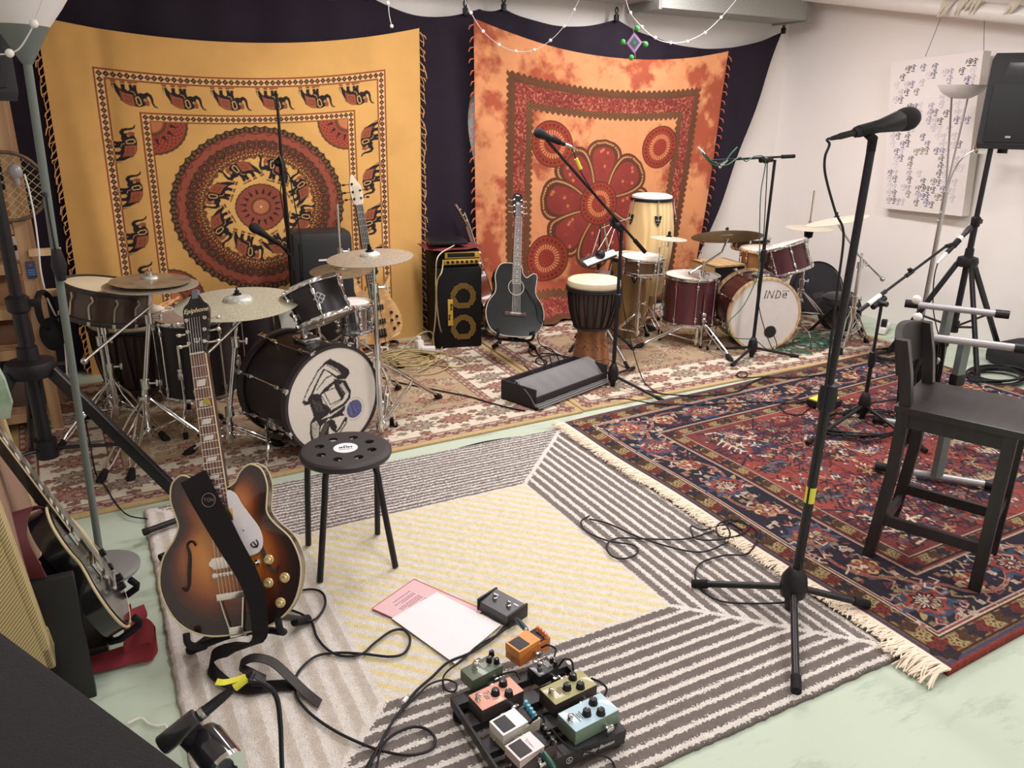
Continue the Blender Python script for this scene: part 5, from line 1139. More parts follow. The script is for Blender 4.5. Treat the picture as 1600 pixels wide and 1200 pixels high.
# --- sunburst semi-hollow
def sunburst():
    P = V(.206, 1.999, .221); Rm = mat3((.887, -.428, .175), (.028, .427, .904), (-.461, -.796, .391)); M = Matrix.Translation(P) @ Rm.to_4x4()
    t = thing('electric_guitar', 'sunburst hollow-body electric guitar with white pickguard on a stand', 'guitar', M=M)
    half = [(0, 0), (.095, .01), (.168, .06), (.203, .152), (.188, .235), (.146, .29), (.129, .325), (.134, .36), (.141, .40), (.131, .446), (.1, .466), (.07, .45), (.053, .425), (.03, .412), (0, .411)]
    ol = closed(sym(half)); dk = pm('dark_burst_lacquer', L(48, 32, 30), .25, coat=.6, var=.1)
    mb = MB(); mb.prism(ol, -.043, 0); mb.build('body', dk, t, ang=50)
    burst_top('top', ol, t, [(0, (36, 24, 25)), (.14, (48, 28, 25)), (.27, (98, 46, 24)), (.42, (164, 90, 38)), (.62, (204, 132, 58)), (1, (216, 146, 68))], crown=.008)
    bind = pm('cream_binding', L(206, 190, 150), .35)
    mb = MB(); mb.tube([Vector((x, y, .0006)) for x, y in ol]+[Vector((*ol[0], .0006))], .0026, 6, False); mb.build('binding', bind, t)
    mb = MB(); mb.tube([Vector((x, y, -.042)) for x, y in ol]+[Vector((*ol[0], -.042))], .0022, 6, False); mb.build('binding', bind, t)
    hole = pm('f_hole_shadow', L(34, 24, 24), .8)
    for s in (-1, 1):
        mb = MB(); q = [(s*.083, .262, .0078), (s*.092, .275, .0072), (s*.105, .268, .0072), (s*.100, .24, .0078), (s*.108, .19, .0075), (s*.115, .155, .0068), (s*.128, .14, .006), (s*.138, .152, .0052)] if s < 0 else [(s*.083, .262, .0078), (s*.09, .276, .0072), (s*.102, .27, .0072), (s*.104, .24, .0078), (s*.112, .2, .0074), (s*.122, .168, .0064), (s*.138, .158, .0054), (s*.142, .172, .0052)]
        mb.tube(q, [.009, .008, .006, .009, .0105, .008, .008, .011], 8, smooth=4, flat=.12); mb.build('f_hole', hole, t)
    z = .012
    neck_parts(t, .33, .803, .056, .043, z, pm('dark_neck_finish', L(60, 38, 32), .3, coat=.5), wood('rosewood', L(132, 92, 76), L(104, 70, 60), 20, (1, .12, 1), .55), .628, 22, 'par', None, bind, 6, .91, .175, .0008, string_end=.115)
    mb = MB(); hs = [(-.021, .803), (-.021, .815), (-.026, .83), (-.034, .87), (-.039, .94), (-.034, .955), (-.022, .965), (-.012, .985), (0, .992)]; hs = hs+[(-x, y) for x, y in reversed(hs[:-1])]
    mb.M = Matrix.Translation((0, .803, z+.001)) @ Matrix.Rotation(-.2, 4, 'X') @ Matrix.Translation((0, -.803, 0)); mb.prism(hs, -.014, .0); HM = mb.M; hd = mb.build('headstock', pm('gloss_black', L(24, 21, 24), .2, coat=.5), t)
    mb = text_mb('Epiphone', .0195, HM @ Matrix.Translation((0, .938, .0006)), .0006, shear=.25, bold=.0002); mb.build('logo', pm('gold_ink', L(206, 190, 150), .4), hd)
    mb = MB(); mb.M = HM; mb.prism([(-.014, .818), (.014, .818), (.017, .845), (.009, .868), (-.009, .868), (-.017, .845)], 0, .0012); mb.build('rod_cover', pm('cover_black', L(42, 38, 42), .3), hd)
    def emblem(Mx, r, m, par):
        mb = MB(); mb.M = Mx; mb.tube([(r*.75*math.sin(a)-0, -r*.1+r*.75*math.cos(a)*1.0, .0016) for a in [2.2+i*(4.9-1.2)/12+.0 for i in range(13)]], r*.09, 6); mb.tube([(-r*.75, r*.5, .0016), (-r*.7, -r*.3, .0016), (0, -r*.7, .0016), (r*.7, -r*.3, .0016), (r*.75, r*.5, .0016)], r*.13, 6, smooth=4); mb.tube([(0, r*.55, .0016), (0, -r*1.05, .0016)], r*.12, 6); mb.M = None; mb.build('emblem', m, par)
    emblem(HM @ Matrix.Translation((0, .846, 0)), .010, pm('silver_ink', L(206, 202, 204), .4), hd)
    for i in range(3):
        for s in (-1, 1):
            mb = MB(); mb.M = HM; tuner(mb, s*(.023+.002*i), .838+.036*i, .0, s); mb.M = None; mb.build('tuner', pm('nickel', (.8, .76, .7), .2, metal=1), hd)
    mb = MB(); mb.M = HM; mb.box((0, .99, -.006), (.02, .03, .014), bev=.003); mb.M = None; mb.build('headstock_clip', pm('smoky_plastic', L(96, 104, 116), .3), t)
    # hardware
    ni = MATS['nickel']
    wpg = pm('white_pickguard', L(228, 222, 226), .25, coat=.3)
    pg = closed([(.028, .40), (.052, .392), (.066, .36), (.085, .325), (.106, .285), (.112, .25), (.102, .222), (.075, .212), (.042, .216), (.03, .26), (.029, .33)], 4)
    mb = MB(); mb.prism(pg, .013, .0155); pgo = mb.build('pickguard', wpg, t); emblem(Matrix.Translation((.088, .243, .0155)) @ Matrix.Rotation(.5, 4, 'Z'), .013, BLK, pgo)
    mb = MB(); mb.lathe([(.0025, .015), (.0025, .0165), (.0005, .017)], Matrix.Translation((.062, .285, 0)), 10); mb.build('screw', ni, pgo)
    for y in (.205, .335):
        mb = MB(); mb.box((0, y, .014), (.078, .034, .014), bev=.004); mb.prism([(-.052, y-.004), (-.039, y-.016), (-.039, y+.016), (-.052, y+.004)], .006, .009); mb.build('pickup', ni if y < .3 else pm('gold_plate', (.8, .62, .3), .25, metal=1), t)
    mb = MB(); mb.box((0, .172, .013), (.086, .012, .012), bev=.003)
    for k in range(6): mb.box((-.026+.0104*k, .172, .019), (.007, .010, .005), bev=.001)
    for s in (-1, 1): mb.lathe([(.008, .006), (.008, .016), (.003, .018)], Matrix.Translation((s*.037, .172, 0)), 14)
    mb.build('bridge', ni, t)
    mb = MB(); mb.box((0, .11, .012), (.082, .02, .01), bev=.003)
    for s in (-1, 1): mb.tube([(s*.034, .108, .012), (s*.026, .06, .012), (s*.018, .018, .010)], .0028, 8)
    mb.box((0, .012, .009), (.042, .022, .005), bev=.002); mb.box((0, -.004, -.004), (.042, .006, .026), bev=.002); mb.build('trapeze_tailpiece', ni, t)
    gk = pm('gold_knob', L(210, 184, 130), .25, metal=.5, coat=.4)
    for (x, y) in ((.108, .128), (.118, .192), (.156, .135), (.134, .068)):
        mb = MB(); mb.lathe([(.0145, .006), (.0145, .010), (.0115, .012), (.0105, .020), (.007, .022), (.001, .0205)], Matrix.Translation((x, y, 0)), 24); mb.build('control_knob', gk, t)
    mb = MB(); mb.lathe([(.008, .006), (.008, .010), (.003, .012), (.0025, .024), (.004, .028), (.001, .03)], Matrix.Translation((.086, .19, 0)), 16); mb.build('toggle_switch', ni, t)
    # guitar pick held under the strings
    o = MB(); o.prism(closed([(0, -.013), (.010, .004), (.008, .011), (0, .012), (-.008, .011), (-.010, .004)], 3), 0, .001); w = o.build('guitar_pick', pm('black_gold_pick', L(60, 52, 40), .4, col2=L(214, 190, 70), var=0, scale=300)); w.matrix_basis = M @ Matrix.Translation((.012, .66, z+.012)) @ Matrix.Rotation(.8, 4, 'Z'); tag(w, 'black and gold pick tucked under the strings of the sunburst guitar', 'guitar pick')
    # strap: over the front and down to the rug
    st = pm('black_leather', L(24, 20, 22), .65, var=.12, bump=.2, bscale=250, spec=.25)
    def W(x, y, zz): return M @ V(x, y, zz)
    pts = [W(-.066, .455, .012), W(-.055, .452, .024), W(-.03, .395, .035), W(.0, .32, .036), W(.03, .24, .034), W(.06, .17, .036), W(.078, .10, .038), W(.076, .03, .03), W(.05, -.03, .012), G(340, 1020, .07), G(328, 1040, .035), G(345, 1060, .035), G(378, 1076, .032), G(420, 1072, .03), G(460, 1070, .029)]
    nx = Rm @ V(1, .35, 0); nr = [nx]*8+[Rm @ V(1, 0, .3), V(.2, 1, .2), V(.5, 1, .3), V(.4, 1, 0), V(0, 1, 0), V(0, 1, 0), V(0, 1, 0)]
    strap = thing('guitar_strap', 'black leather guitar strap hanging over the sunburst guitar onto the rug', 'strap', G(400, 1060))
    mb = MB(); mb.strip(pts, nr, [.07, .08, .078, .074, .066, .06, .055, .05, .05, .05, .05, .05, .05, .05, .05], .003, smooth=5); mb.build('band', st, strap, world=True)
    mb = MB(); q = [G(415, 1062, .05), G(395, 1052, .07), G(375, 1040, .075), G(395, 1028, .09), G(425, 1034, .075), G(455, 1060, .05), G(478, 1082, .035), G(500, 1100, .033)]; mb.strip(q, [V(.3, 1, .1)]*4+[V(.6, .8, 0)]*4, .034, .003, smooth=5); mb.build('band_end', pm('dark_leather_end', L(40, 33, 32), .6), strap, world=True)
    em = text_mb('TGN', .014, M @ Matrix.Translation((-.016, .385, .0385)) @ Matrix.Rotation(-.12, 4, 'Z'), .0006); em.torus(.019, .0012, M @ Matrix.Translation((-.016, .385, .0385)), 28, 5); em.build('stamp', pm('grey_stamp', L(116, 108, 108), .6), strap, world=True)
    # stand
    s = thing('guitar_stand', 'black tubular guitar stand under the sunburst guitar', 'guitar stand', (P.x+.02, P.y+.12, 0)); c = V(P.x+.01, P.y+.14, .27)
    yk = [W(-.13, .03, .035), W(-.13, .0, .03), W(-.12, -.02, -.02), W(-.05, -.012, -.06), W(.05, -.012, -.06), W(.12, -.02, -.02), W(.13, .0, .03), W(.13, .03, .035)]
    mb = MB(); mb.tube(yk, .010, 10, smooth=3); mb.build('yoke', RUB, s, world=True); m0 = W(0, -.012, -.06)
    mb = MB(); mb.tube([m0, m0+V(0, .10, .26)], .010, 10); mb.tube([m0+V(0, .05, .13), G(360, 880, .02)], .009, 10); mb.build('column', BLKM, s, world=True)
    for px in ((300, 1014), (478, 968)):
        f = G(*px, .035); mb = MB(); mb.tube([m0, m0.lerp(f, .5)+V(0, 0, .03), f], .010, 10, smooth=3); lg = mb.build('leg', BLKM, s, world=True)
        d = (f-m0).normalized(); mb = MB(); mb.tube([f-d*.07, f+d*.01], [.014, .016], 12); mb.build('rubber_foot', RUB, lg, world=True)
sunburst()
# --- black acoustic on its stand
def acoustic(label, M, top, side, bind, neckm, board, head, cut=True, rosette_m=None, L_=.49, dep=.095):
    t = thing('acoustic_guitar', label, 'guitar', M=M)
    R_ = [(0, 0), (.1, .008), (.17, .05), (.2, .14), (.185, .22), (.145, .28), (.135, .32), (.142, .38)]; Lf = [(-.115, .47), (-.145, .40), (-.138, .33), (-.145, .28), (-.185, .22), (-.2, .14), (-.17, .05), (-.1, .008)]
    mid = [(.143, .418), (.125, .432), (.1, .42), (.07, .40), (.045, .425), (.035, .47), (0, .482), (-.06, .488)] if cut else [(.145, .40), (.115, .47), (.06, .488), (0, .49), (-.06, .488)]
    ol = closed(R_+mid+Lf, 5)
    mb = MB(); mb.prism(ol, -dep, 0); mb.build('body', side, t, ang=50)
    mb = MB(); mb.prism(closed([(x*.985, .24+(y-.24)*.988) for x, y in R_+mid+Lf], 5), 0, .002); mb.build('soundboard', top, t)
    mb = MB(); mb.tube([Vector((x, y, .0008)) for x, y in ol]+[Vector((*ol[0], .0008))], .003, 6, False); mb.build('binding', bind, t)
    mb = MB(); mb.lathe([(.05, .0021), (.001, .0023)], Matrix.Translation((0, .33, 0)), 40); mb.build('sound_hole', pm('sound_hole_shade', L(36, 28, 28), .8), t)  # flat disc; the shade inside the hole is put into its dark colour
    mb = MB(); mb.torus(.053, .0022, Matrix.Translation((0, .33, .0022)), 48, 6); mb.build('rosette', rosette_m or bind, t)
    mb = MB(); mb.box((0, .15, .006), (.15, .028, .009), bev=.004); mb.build('bridge', pm('bridge_wood', L(70, 46, 40), .5), t); mb = MB(); mb.box((0, .155, .012), (.075, .004, .006)); mb.build('saddle', pm('bone', L(214, 204, 190), .4), t)
    neck_parts(t, .44, .80, .056, .044, .005, neckm, board, .65, 20, 'dot', None, bind, 6, .9, .155, .001, string_end=.142)
    mb = MB(); mb.M = Matrix.Translation((0, .8, .006)) @ Matrix.Rotation(-.22, 4, 'X') @ Matrix.Translation((0, -.8, 0)); mb.prism([(-.022, .8), (-.03, .83), (-.036, .95), (-.03, .975), (0, .985), (.03, .975), (.036, .95), (.03, .83), (.022, .8)], -.014, 0); HM = mb.M; hd = mb.build('headstock', head, t)
    mb = MB(); mb.M = HM; mb.prism([(-.012, .962), (.012, .962), (.012, .968), (-.012, .968)], 0, .0008); 
    for a in range(3): mb.M = HM @ Matrix.Translation((0, .905, 0)) @ Matrix.Rotation(a*PI/3, 4, 'Z'); mb.box((0, 0, .0006), (.026, .003, .001))
    mb.M = None; mb.build('emblem', pm('silver_ink', L(206, 202, 204)), hd)
    for i in range(3):
        for s in (-1, 1): mb = MB(); mb.M = HM; tuner(mb, s*.026, .84+.045*i, 0, s); mb.M = None; mb.build('tuner', pm('nickel', (.8, .76, .7)), hd)
    return t
gb = pm('gloss_black_top', L(24, 25, 28), .16, coat=.2, var=.05)
P = V(2.37, 4.4, .213); Rm = mat3((.964, -.234, -.128), (.206, .348, .915), (-.169, -.908, .384)); MA = Matrix.Translation(P) @ Rm.to_4x4()
acoustic('black cutaway acoustic guitar with pale binding in front of the red tapestry', MA, gb, pm('gloss_black', L(24, 21, 24)), pm('pale_binding', L(196, 184, 170), .4), pm('gloss_black', L(24, 21, 24)), wood('dark_rosewood', L(64, 48, 46), L(52, 38, 38), 20, (1, .12, 1)), pm('gloss_black', L(24, 21, 24)))
s = thing('guitar_stand', 'black guitar stand under the black acoustic guitar', 'guitar stand', (P.x+.05, P.y+.15, 0)); Wq = lambda x, y, z: MA @ V(x, y, z)
mb = MB(); mb.tube([Wq(-.12, .04, .03), Wq(-.12, 0, .03), Wq(-.1, -.015, -.05), Wq(.1, -.015, -.05), Wq(.12, 0, .03), Wq(.12, .04, .03)], .010, 10, smooth=3); mb.build('yoke', RUB, s, world=True); m0 = Wq(0, -.015, -.05)
mb = MB(); mb.tube([m0, m0+V(.05, .16, .42)], .010, 10); mb.tube([m0+V(.02, .08, .2), V(2.5, 4.86, .03)], .010, 10); mb.build('column', BLKM, s, world=True)
for f in (G(772, 541, .03), G(834, 543, .03)):
    mb = MB(); mb.tube([m0, m0.lerp(f, .55)+V(0, 0, .03), f], .010, 10, smooth=3); lg = mb.build('leg', BLKM, s, world=True); d = (f-m0).normalized(); mb = MB(); mb.tube([f-d*.06, f+d*.01], .016, 10); mb.build('rubber_foot', RUB, lg, world=True)
# --- brown guitar leaning behind the bass cabinet
a = PY(782, 545, 5.1); a.z = .06; b = PY(714, 300, 5.36); ax = (b-a).normalized(); n = V(.95, -.25, .2); n = (n-ax*n.dot(ax)).normalized(); ML = Matrix.Translation(a) @ mat3(ax.cross(n), ax, n).to_4x4()
acoustic('reddish brown acoustic guitar leaning between the bass cabinet and the black guitar', ML, wood('red_spruce', L(150, 92, 62), L(126, 74, 52), 14, (1, .1, 1), .4, .3), pm('red_brown_side', L(122, 66, 48), .35, coat=.3), pm('dark_binding', L(70, 44, 36), .4), pm('brown_neck', L(104, 70, 52), .4), wood('dark_rosewood', L(64, 48, 46), L(52, 38, 38)), pm('brown_head', L(112, 80, 56), .4), cut=False)
# --- natural bass
def bass():
    P = V(1.675, 5.047, .085); y = V(-.098, .075, .99).normalized(); x = V(.995, 0, .098); x = (x-y*x.dot(y)).normalized(); M = Matrix.Translation(P) @ mat3(x, y, x.cross(y)).to_4x4()
    t = thing('bass_guitar', 'natural wood five-string bass guitar in front of the yellow tapestry', 'guitar', M=M)
    pts = [(0, .0), (.09, .01), (.155, .06), (.17, .15), (.15, .23), (.12, .29), (.108, .34), (.122, .40), (.136, .445), (.118, .44), (.085, .385), (.055, .36), (.04, .37), (.036, .40), (-.036, .40), (-.05, .375), (-.075, .385), (-.1, .44), (-.125, .52), (-.148, .555), (-.15, .50), (-.135, .42), (-.122, .34), (-.14, .27), (-.168, .2), (-.172, .13), (-.15, .05), (-.09, .008)]
    ol = closed(pts, 4); fl = wood('flamed_maple', L(222, 180, 124), L(190, 142, 90), 6, (.4, 2.2, 1), .3, .4)
    mb = MB(); mb.prism(ol, -.04, 0); mb.build('body', fl, t, ang=50)
    mb = MB()
    for s in (-1, 1): mb.box((s*.027, .19, .0006), (.004, .38, .001))
    mb.build('neck_stripe', wood('walnut_stripe', L(110, 72, 50), L(88, 56, 42)), t)
    neck_parts(t, .38, .945, .07, .047, .004, wood('maple_neck', L(206, 168, 118), L(186, 146, 98), 6, (1, .1, 1)), wood('ebony', L(54, 46, 48), L(44, 38, 40), 10, (1, .12, 1)), .864, 24, None, None, None, 5, 1.07, .085, .0017, string_m=pm('bass_string', (.78, .76, .74), .3, metal=1), string_end=.06)
    for y_ in (.15, .25): mb = MB(); mb.box((0, y_, .006), (.1, .036, .012), bev=.004); mb.build('pickup', BLK, t)
    mb = MB(); mb.box((0, .07, .008), (.085, .06, .014), bev=.003); mb.build('bridge', BLKM, t)
    for (x_, y_) in ((.10, .20), (.135, .165), (.095, .145), (.14, .115), (.105, .085)): mb = MB(); mb.lathe([(.010, 0), (.010, .014), (.001, .016)], Matrix.Translation((x_, y_, 0)), 14); mb.build('control_knob', BLK, t)
    mb = MB(); mb.prism(closed([(-.024, .945), (-.04, .99), (-.042, 1.06), (-.03, 1.12), (-.012, 1.14), (.01, 1.10), (.032, 1.06), (.036, .99), (.024, .945)], 4), -.014, .002); hd = mb.build('headstock', pm('cream_head', L(224, 208, 182), .35), t)
    for (x_, y_, s) in ((-.026, .985, -1), (-.028, 1.03, -1), (-.026, 1.08, -1), (.02, .985, 1), (.022, 1.035, 1)): mb = MB(); tuner(mb, x_, y_, .002, s, s=1.5); mb.build('tuner', BLKM, hd)
    s = thing('guitar_stand', 'wooden foot stand under the natural bass guitar', 'guitar stand', (P.x, P.y, 0)); wd = wood('stand_wood', L(170, 126, 84), L(140, 100, 66), 8)
    mb = MB(); mb.tube([M @ V(-.1, -.012, .03), M @ V(-.09, -.02, -.05), M @ V(.09, -.02, -.05), M @ V(.1, -.012, .03)], .012, 8, smooth=3); mb.tube([M @ V(0, -.02, -.05), V(P.x, P.y+.22, .35)], .012, 8); mb.build('cradle', BLK, s, world=True)
    for px in ((610, 552), (570, 556)): f = G(*px, .012); mb = MB(); mb.tube([M @ V(.06 if px[0] > 600 else -.06, -.02, -.03), f+V(-.02, .03, .05), f], [.012, .012, .016], 8, smooth=3); mb.build('leg', wd, s, world=True)
bass()
# --- black single-cut electric at the left edge
def black_electric():
    P = G(201, 956, .14); y = V(-.36, .02, .93).normalized(); n = V(.93, .02, .36); n = (n-y*n.dot(y)).normalized(); M = Matrix.Translation(P) @ mat3(y.cross(n), y, n).to_4x4()
    t = thing('electric_guitar', 'black single-cutaway electric guitar with cream binding seen edge-on at the left', 'guitar', M=M)
    pts = [(0, 0), (.09, .008), (.15, .055), (.168, .13), (.152, .2), (.122, .248), (.11, .28), (.118, .33), (.112, .375), (.09, .385), (.065, .365), (.045, .36), (.032, .385), (.028, .42), (-.03, .437), (-.09, .415), (-.117, .37), (-.12, .32), (-.11, .275), (-.122, .245), (-.152, .2), (-.168, .13), (-.15, .055), (-.09, .008)]
    ol = closed(pts, 5); gb = MATS['gloss_black']; bd = pm('cream_binding', L(206, 190, 150))
    mb = MB(); mb.prism(ol, -.055, 0); mb.prism([(x*.93, .2+(y_-.2)*.95) for x, y_ in ol], 0, .006); mb.build('body', gb, t, ang=50)
    mb = MB(); mb.tube([Vector((x, y_, .0)) for x, y_ in ol]+[Vector((*ol[0], .0))], .0042, 6, False); mb.build('binding', bd, t)
    neck_parts(t, .40, .80, .056, .043, .012, gb, wood('dark_rosewood', L(64, 48, 46), L(52, 38, 38)), .628, 22, 'trap', None, bd, 6, .9, .165, .0012, string_end=.12)
    for y_ in (.2, .32): mb = MB(); mb.box((0, y_, .014), (.07, .036, .014), bev=.003); mb.box((0, y_, .009), (.088, .046, .006), bev=.002); mb.build('pickup', CHR, t)
    for y_ in (.165, .12): mb = MB(); mb.box((0, y_, .017), (.095, .014, .014), bev=.004); mb.build('bridge', CHR, t)
    for (x_, y_) in ((.095, .12), (.12, .06), (.13, .16), (.08, .05)): mb = MB(); mb.lathe([(.013, .004), (.012, .02), (.001, .021)], Matrix.Translation((x_, y_, 0)), 18); mb.build('control_knob', BLK, t)
    mb = MB(); mb.prism([(.03, .34), (.07, .34), (.1, .27), (.08, .19), (.05, .19)], .013, .016); mb.build('pickguard', bd, t)
    mb = MB(); mb.M = Matrix.Translation((0, .8, .012)) @ Matrix.Rotation(-.25, 4, 'X') @ Matrix.Translation((0, -.8, 0)); mb.prism([(-.022, .8), (-.036, .84), (-.042, .95), (-.02, .97), (0, .96), (.02, .97), (.042, .95), (.036, .84), (.022, .8)], -.014, 0); mb.M = None; mb.build('headstock', gb, t)
    s = thing('guitar_stand', 'black guitar stand under the black electric guitar at the left', 'guitar stand', (P.x-.02, P.y, 0)); Wq = lambda a, b, c: M @ V(a, b, c)
    mb = MB(); mb.box(V(P.x-.22, P.y+.16, .03), (.30, .34, .04), bev=.012); mb.build('base', BLK, s, world=True)
    mb = MB(); mb.tube([Wq(-.08, .02, .02), Wq(-.08, -.012, .02), Wq(-.07, -.02, -.07), Wq(.12, -.02, -.07), Wq(.13, -.01, .03), Wq(.13, .03, .03)], .011, 10, smooth=3); mb.tube([Wq(0, -.02, -.07), Wq(0, .3, -.09)], .014, 10); mb.box(Wq(0, .28, -.075), (.16, .05, .04), M.to_3x3(), bev=.01); mb.build('yoke', RUB, s, world=True)
    rs = pm('red_strap_fabric', L(142, 42, 52), .8, var=.12, bump=.3, bscale=300); k = thing('guitar_strap', 'dark red guitar strap of the black electric guitar, bunched on the green floor', 'strap', G(190, 1010))
    mb = MB(); q = [Wq(-.03, .45, -.03), Wq(-.05, .47, -.05), Wq(-.11, .42, -.09), Wq(-.16, .32, -.09)]; mb.strip(q, [V(1, .1, .1)]*3+[V(.8, -.5, .2)], .055, .003, smooth=5); mb.build('band', pm('dark_red_leather', L(88, 33, 40), .6), k, world=True)
    mb = MB(); q = [G(206, 952, .13), G(212, 975, .12), G(205, 1000, .07), G(226, 985, .09), G(243, 994, .06), G(238, 1012, .035), G(208, 1020, .025), G(168, 1032, .02), G(135, 1040, .018)]; mb.strip(q, [V(1, .3, 0), V(1, .3, .3), V(.6, .5, .8), V(.2, .4, 1), V(.0, .3, 1), V(.2, .6, .6), V(.1, 1, .35), V(0, 1, .2), V(0, 1, .1)], .075, .003, smooth=6); mb.build('band_end', rs, k, world=True)
    mb = MB(); q = [G(180, 972, .07), G(200, 965, .09), G(206, 958, .12)]; mb.strip(q, V(0, .6, 1), .06, .003, smooth=4); mb.build('band_fold', rs, k, world=True)
black_electric()
# ================================================================ amplifiers and loudspeakers
def plate(outer, holes, th, bev=.0):
    cu = bpy.data.curves.new('p', 'CURVE'); cu.dimensions = '2D'; cu.fill_mode = 'BOTH'; cu.extrude = th/2; cu.bevel_depth = bev; cu.bevel_resolution = 1
    for pts in [outer]+holes:
        sp = cu.splines.new('POLY'); sp.points.add(len(pts)-1); sp.use_cyclic_u = True
        for p, q in zip(sp.points, pts): p.co = (q[0], q[1], 0, 1)
    o = bpy.data.objects.new('p', cu); COL.objects.link(o); dg = bpy.context.evaluated_depsgraph_get(); me = bpy.data.meshes.new_from_object(o.evaluated_get(dg))
    r = ([v.co.copy() for v in me.vertices], [list(p.vertices) for p in me.polygons]); bpy.data.objects.remove(o); bpy.data.curves.remove(cu); bpy.data.meshes.remove(me); return r
def circ(cx, cy, r, n=24): return [(cx+r*math.cos(2*PI*i/n), cy+r*math.sin(2*PI*i/n)) for i in range(n)]
GOLD = pm('gold_print', L(206, 168, 70), .4, metal=.3, var=.1)
# bass cabinet and head
fa, fb = G(682, 548), G(752, 542); d = (fb-fa); wdt = d.length; an = math.atan2(d.y, d.x)-.08; hz = PY(682, 421, fa.y).z
cabM = Matrix.Translation(fa.lerp(fb, .5)) @ rotz(an); tol = pm('black_carpet_cover', L(22, 20, 23), .85, var=.15, bump=.3, bscale=400, spec=.2)
t = thing('bass_cabinet', 'black bass cabinet with two gold speaker rings between the tapestries', 'amplifier', M=cabM); mb = MB(); mb.box((0, .2, hz/2), (wdt, .4, hz), bev=.012); mb.build('case', tol, t)
mb = MB(); mb.box((0, -.004, hz/2), (wdt-.03, .012, hz-.03), bev=.004); gr = mb.build('grille', pm('grille_black', L(20, 18, 20), .6, var=.2, scale=200, spec=.2), t)
for zc in (hz*.665, hz*.275):
    mb = MB(); ro, ri = .092, .052; yy = 0; row = 0; y = -ro
    while y < ro:
        x = -ro+(.0058 if row % 2 else 0)
        while x < ro:
            r = math.hypot(x, y)
            if ri < r < ro: mb.box((x+.03, -.0115, zc+y), (.0062, .003, .0062), Matrix.Rotation(PI/4, 3, 'Y'))
            x += .0116
        y += .010; row += 1
    mb.build('speaker_ring', pm('gold_mesh_dots', L(188, 148, 66), .45, metal=.3), t)['kind'] = 'stuff'
mb = MB(); mb.box((-.062, -.013, hz*.47), (.036, .006, .19), bev=.002); pl = mb.build('nameplate', GOLD, t)
tm = text_mb('Mark', .023, Matrix.Translation((-.056, -.0168, hz*.47)) @ Matrix.Rotation(PI/2, 4, 'X') @ Matrix.Rotation(-PI/2, 4, 'Z') @ Matrix.Translation((-.04, 0, 0)), .0012, bold=.0012)
text_mb('bass', .023, Matrix.Translation((-.069, -.0168, hz*.47)) @ Matrix.Rotation(PI/2, 4, 'X') @ Matrix.Rotation(-PI/2, 4, 'Z') @ Matrix.Translation((.035, 0, 0)), .0012, tm, bold=.0012); tm.build('lettering', BLK, pl)
t = thing('amplifier_head', 'black and gold bass amplifier head on top of the bass cabinet', 'amplifier', M=cabM @ Matrix.Translation((-.0, .17, hz+.001)) @ rotz(.05)); aw = wdt-.01
mb = MB(); mb.box((-.01, .02, .062), (aw, .3, .115), bev=.006); mb.build('case', tol, t)
mb = MB(); mb.box((.03, -.134, .084), (aw*.78, .006, .042), bev=.002); mb.build('display_frame', GOLD, t); mb = MB(); mb.box((.02, -.138, .085), (aw*.6, .004, .028), bev=.001); mb.build('display', BLK, t)
mb = MB(); mb.box((.02, -.134, .038), (aw*.84, .006, .036), bev=.002); cp_ = mb.build('control_panel', GOLD, t)
for k in range(8): mb = MB(); mb.cyl((-.11+.034*k, -.137, .038), (-.11+.034*k, -.152, .038), .0095, n=14); mb.build('knob', BLK, cp_)
text_mb('BASS AMP', .012, Matrix.Translation((.02, -.1405, .085)) @ Matrix.Rotation(PI/2, 4, 'X'), .0006).build('lettering', GOLD, t) if False else None
mb = MB(); mb.ball((aw/2-.006, -.135, .02), .010); mb.ball((aw/2-.006, -.135, .095), .008); mb.build('corner_bumper', WHT, t)
rc = pm('dark_red_cloth', L(118, 42, 50), .85, var=.3, scale=12)
n = 30; u, v = np.meshgrid(np.linspace(-1, 1, n), np.linspace(-1, 1, n)); cc = cabM @ V(-.0, .17, hz+.123); X = cc.x+u*.195-.02; Y = cc.y+v*.16; Z = cc.z+.006+.008*np.sin(u*8+v*3)*np.abs(u)-.02*np.clip(np.abs(u)-.8, 0, 1)
o = grid_mesh('cloth', np.stack([X, Y, Z], -1), None, rc, loc=tuple(cc)); tag(o, 'dark red cloth under the black case on the bass amplifier', 'cloth')
mb = MB(); mb.box((0, 0, .024), (.27, .24, .024), bev=.006); o = mb.build('black_case', BLK); o.matrix_basis = Matrix.Translation(cc+V(-.05, .02, .018)) @ rotz(an); tag(o, 'flat black case lying on the bass amplifier', 'case')
# black monitor loudspeaker in front of the yellow tapestry
c0 = PY(511, 470, 5.0); t = thing('loudspeaker', 'black plastic loudspeaker standing in front of the yellow tapestry', 'loudspeaker', (c0.x, 5.1, .02), rz=-.08); zt = PY(503, 362, 5.0).z
mb = MB(); mb.box((0, .0, zt/2-.01), (.385, .26, zt-.02), bev=.045); mb.build('cabinet', pm('textured_black_plastic', L(31, 30, 34), .55, var=.1, bump=.3, bscale=300), t)
mb = MB(); mb.box((.005, -.128, zt*.55), (.31, .02, zt*.72), bev=.012); mb.build('grille', pm('dark_grille', L(26, 25, 29), .6), t)
mb = MB(); mb.box((0, -.141, zt*.78), (.07, .002, .012)); mb.build('strip', WHT, t)
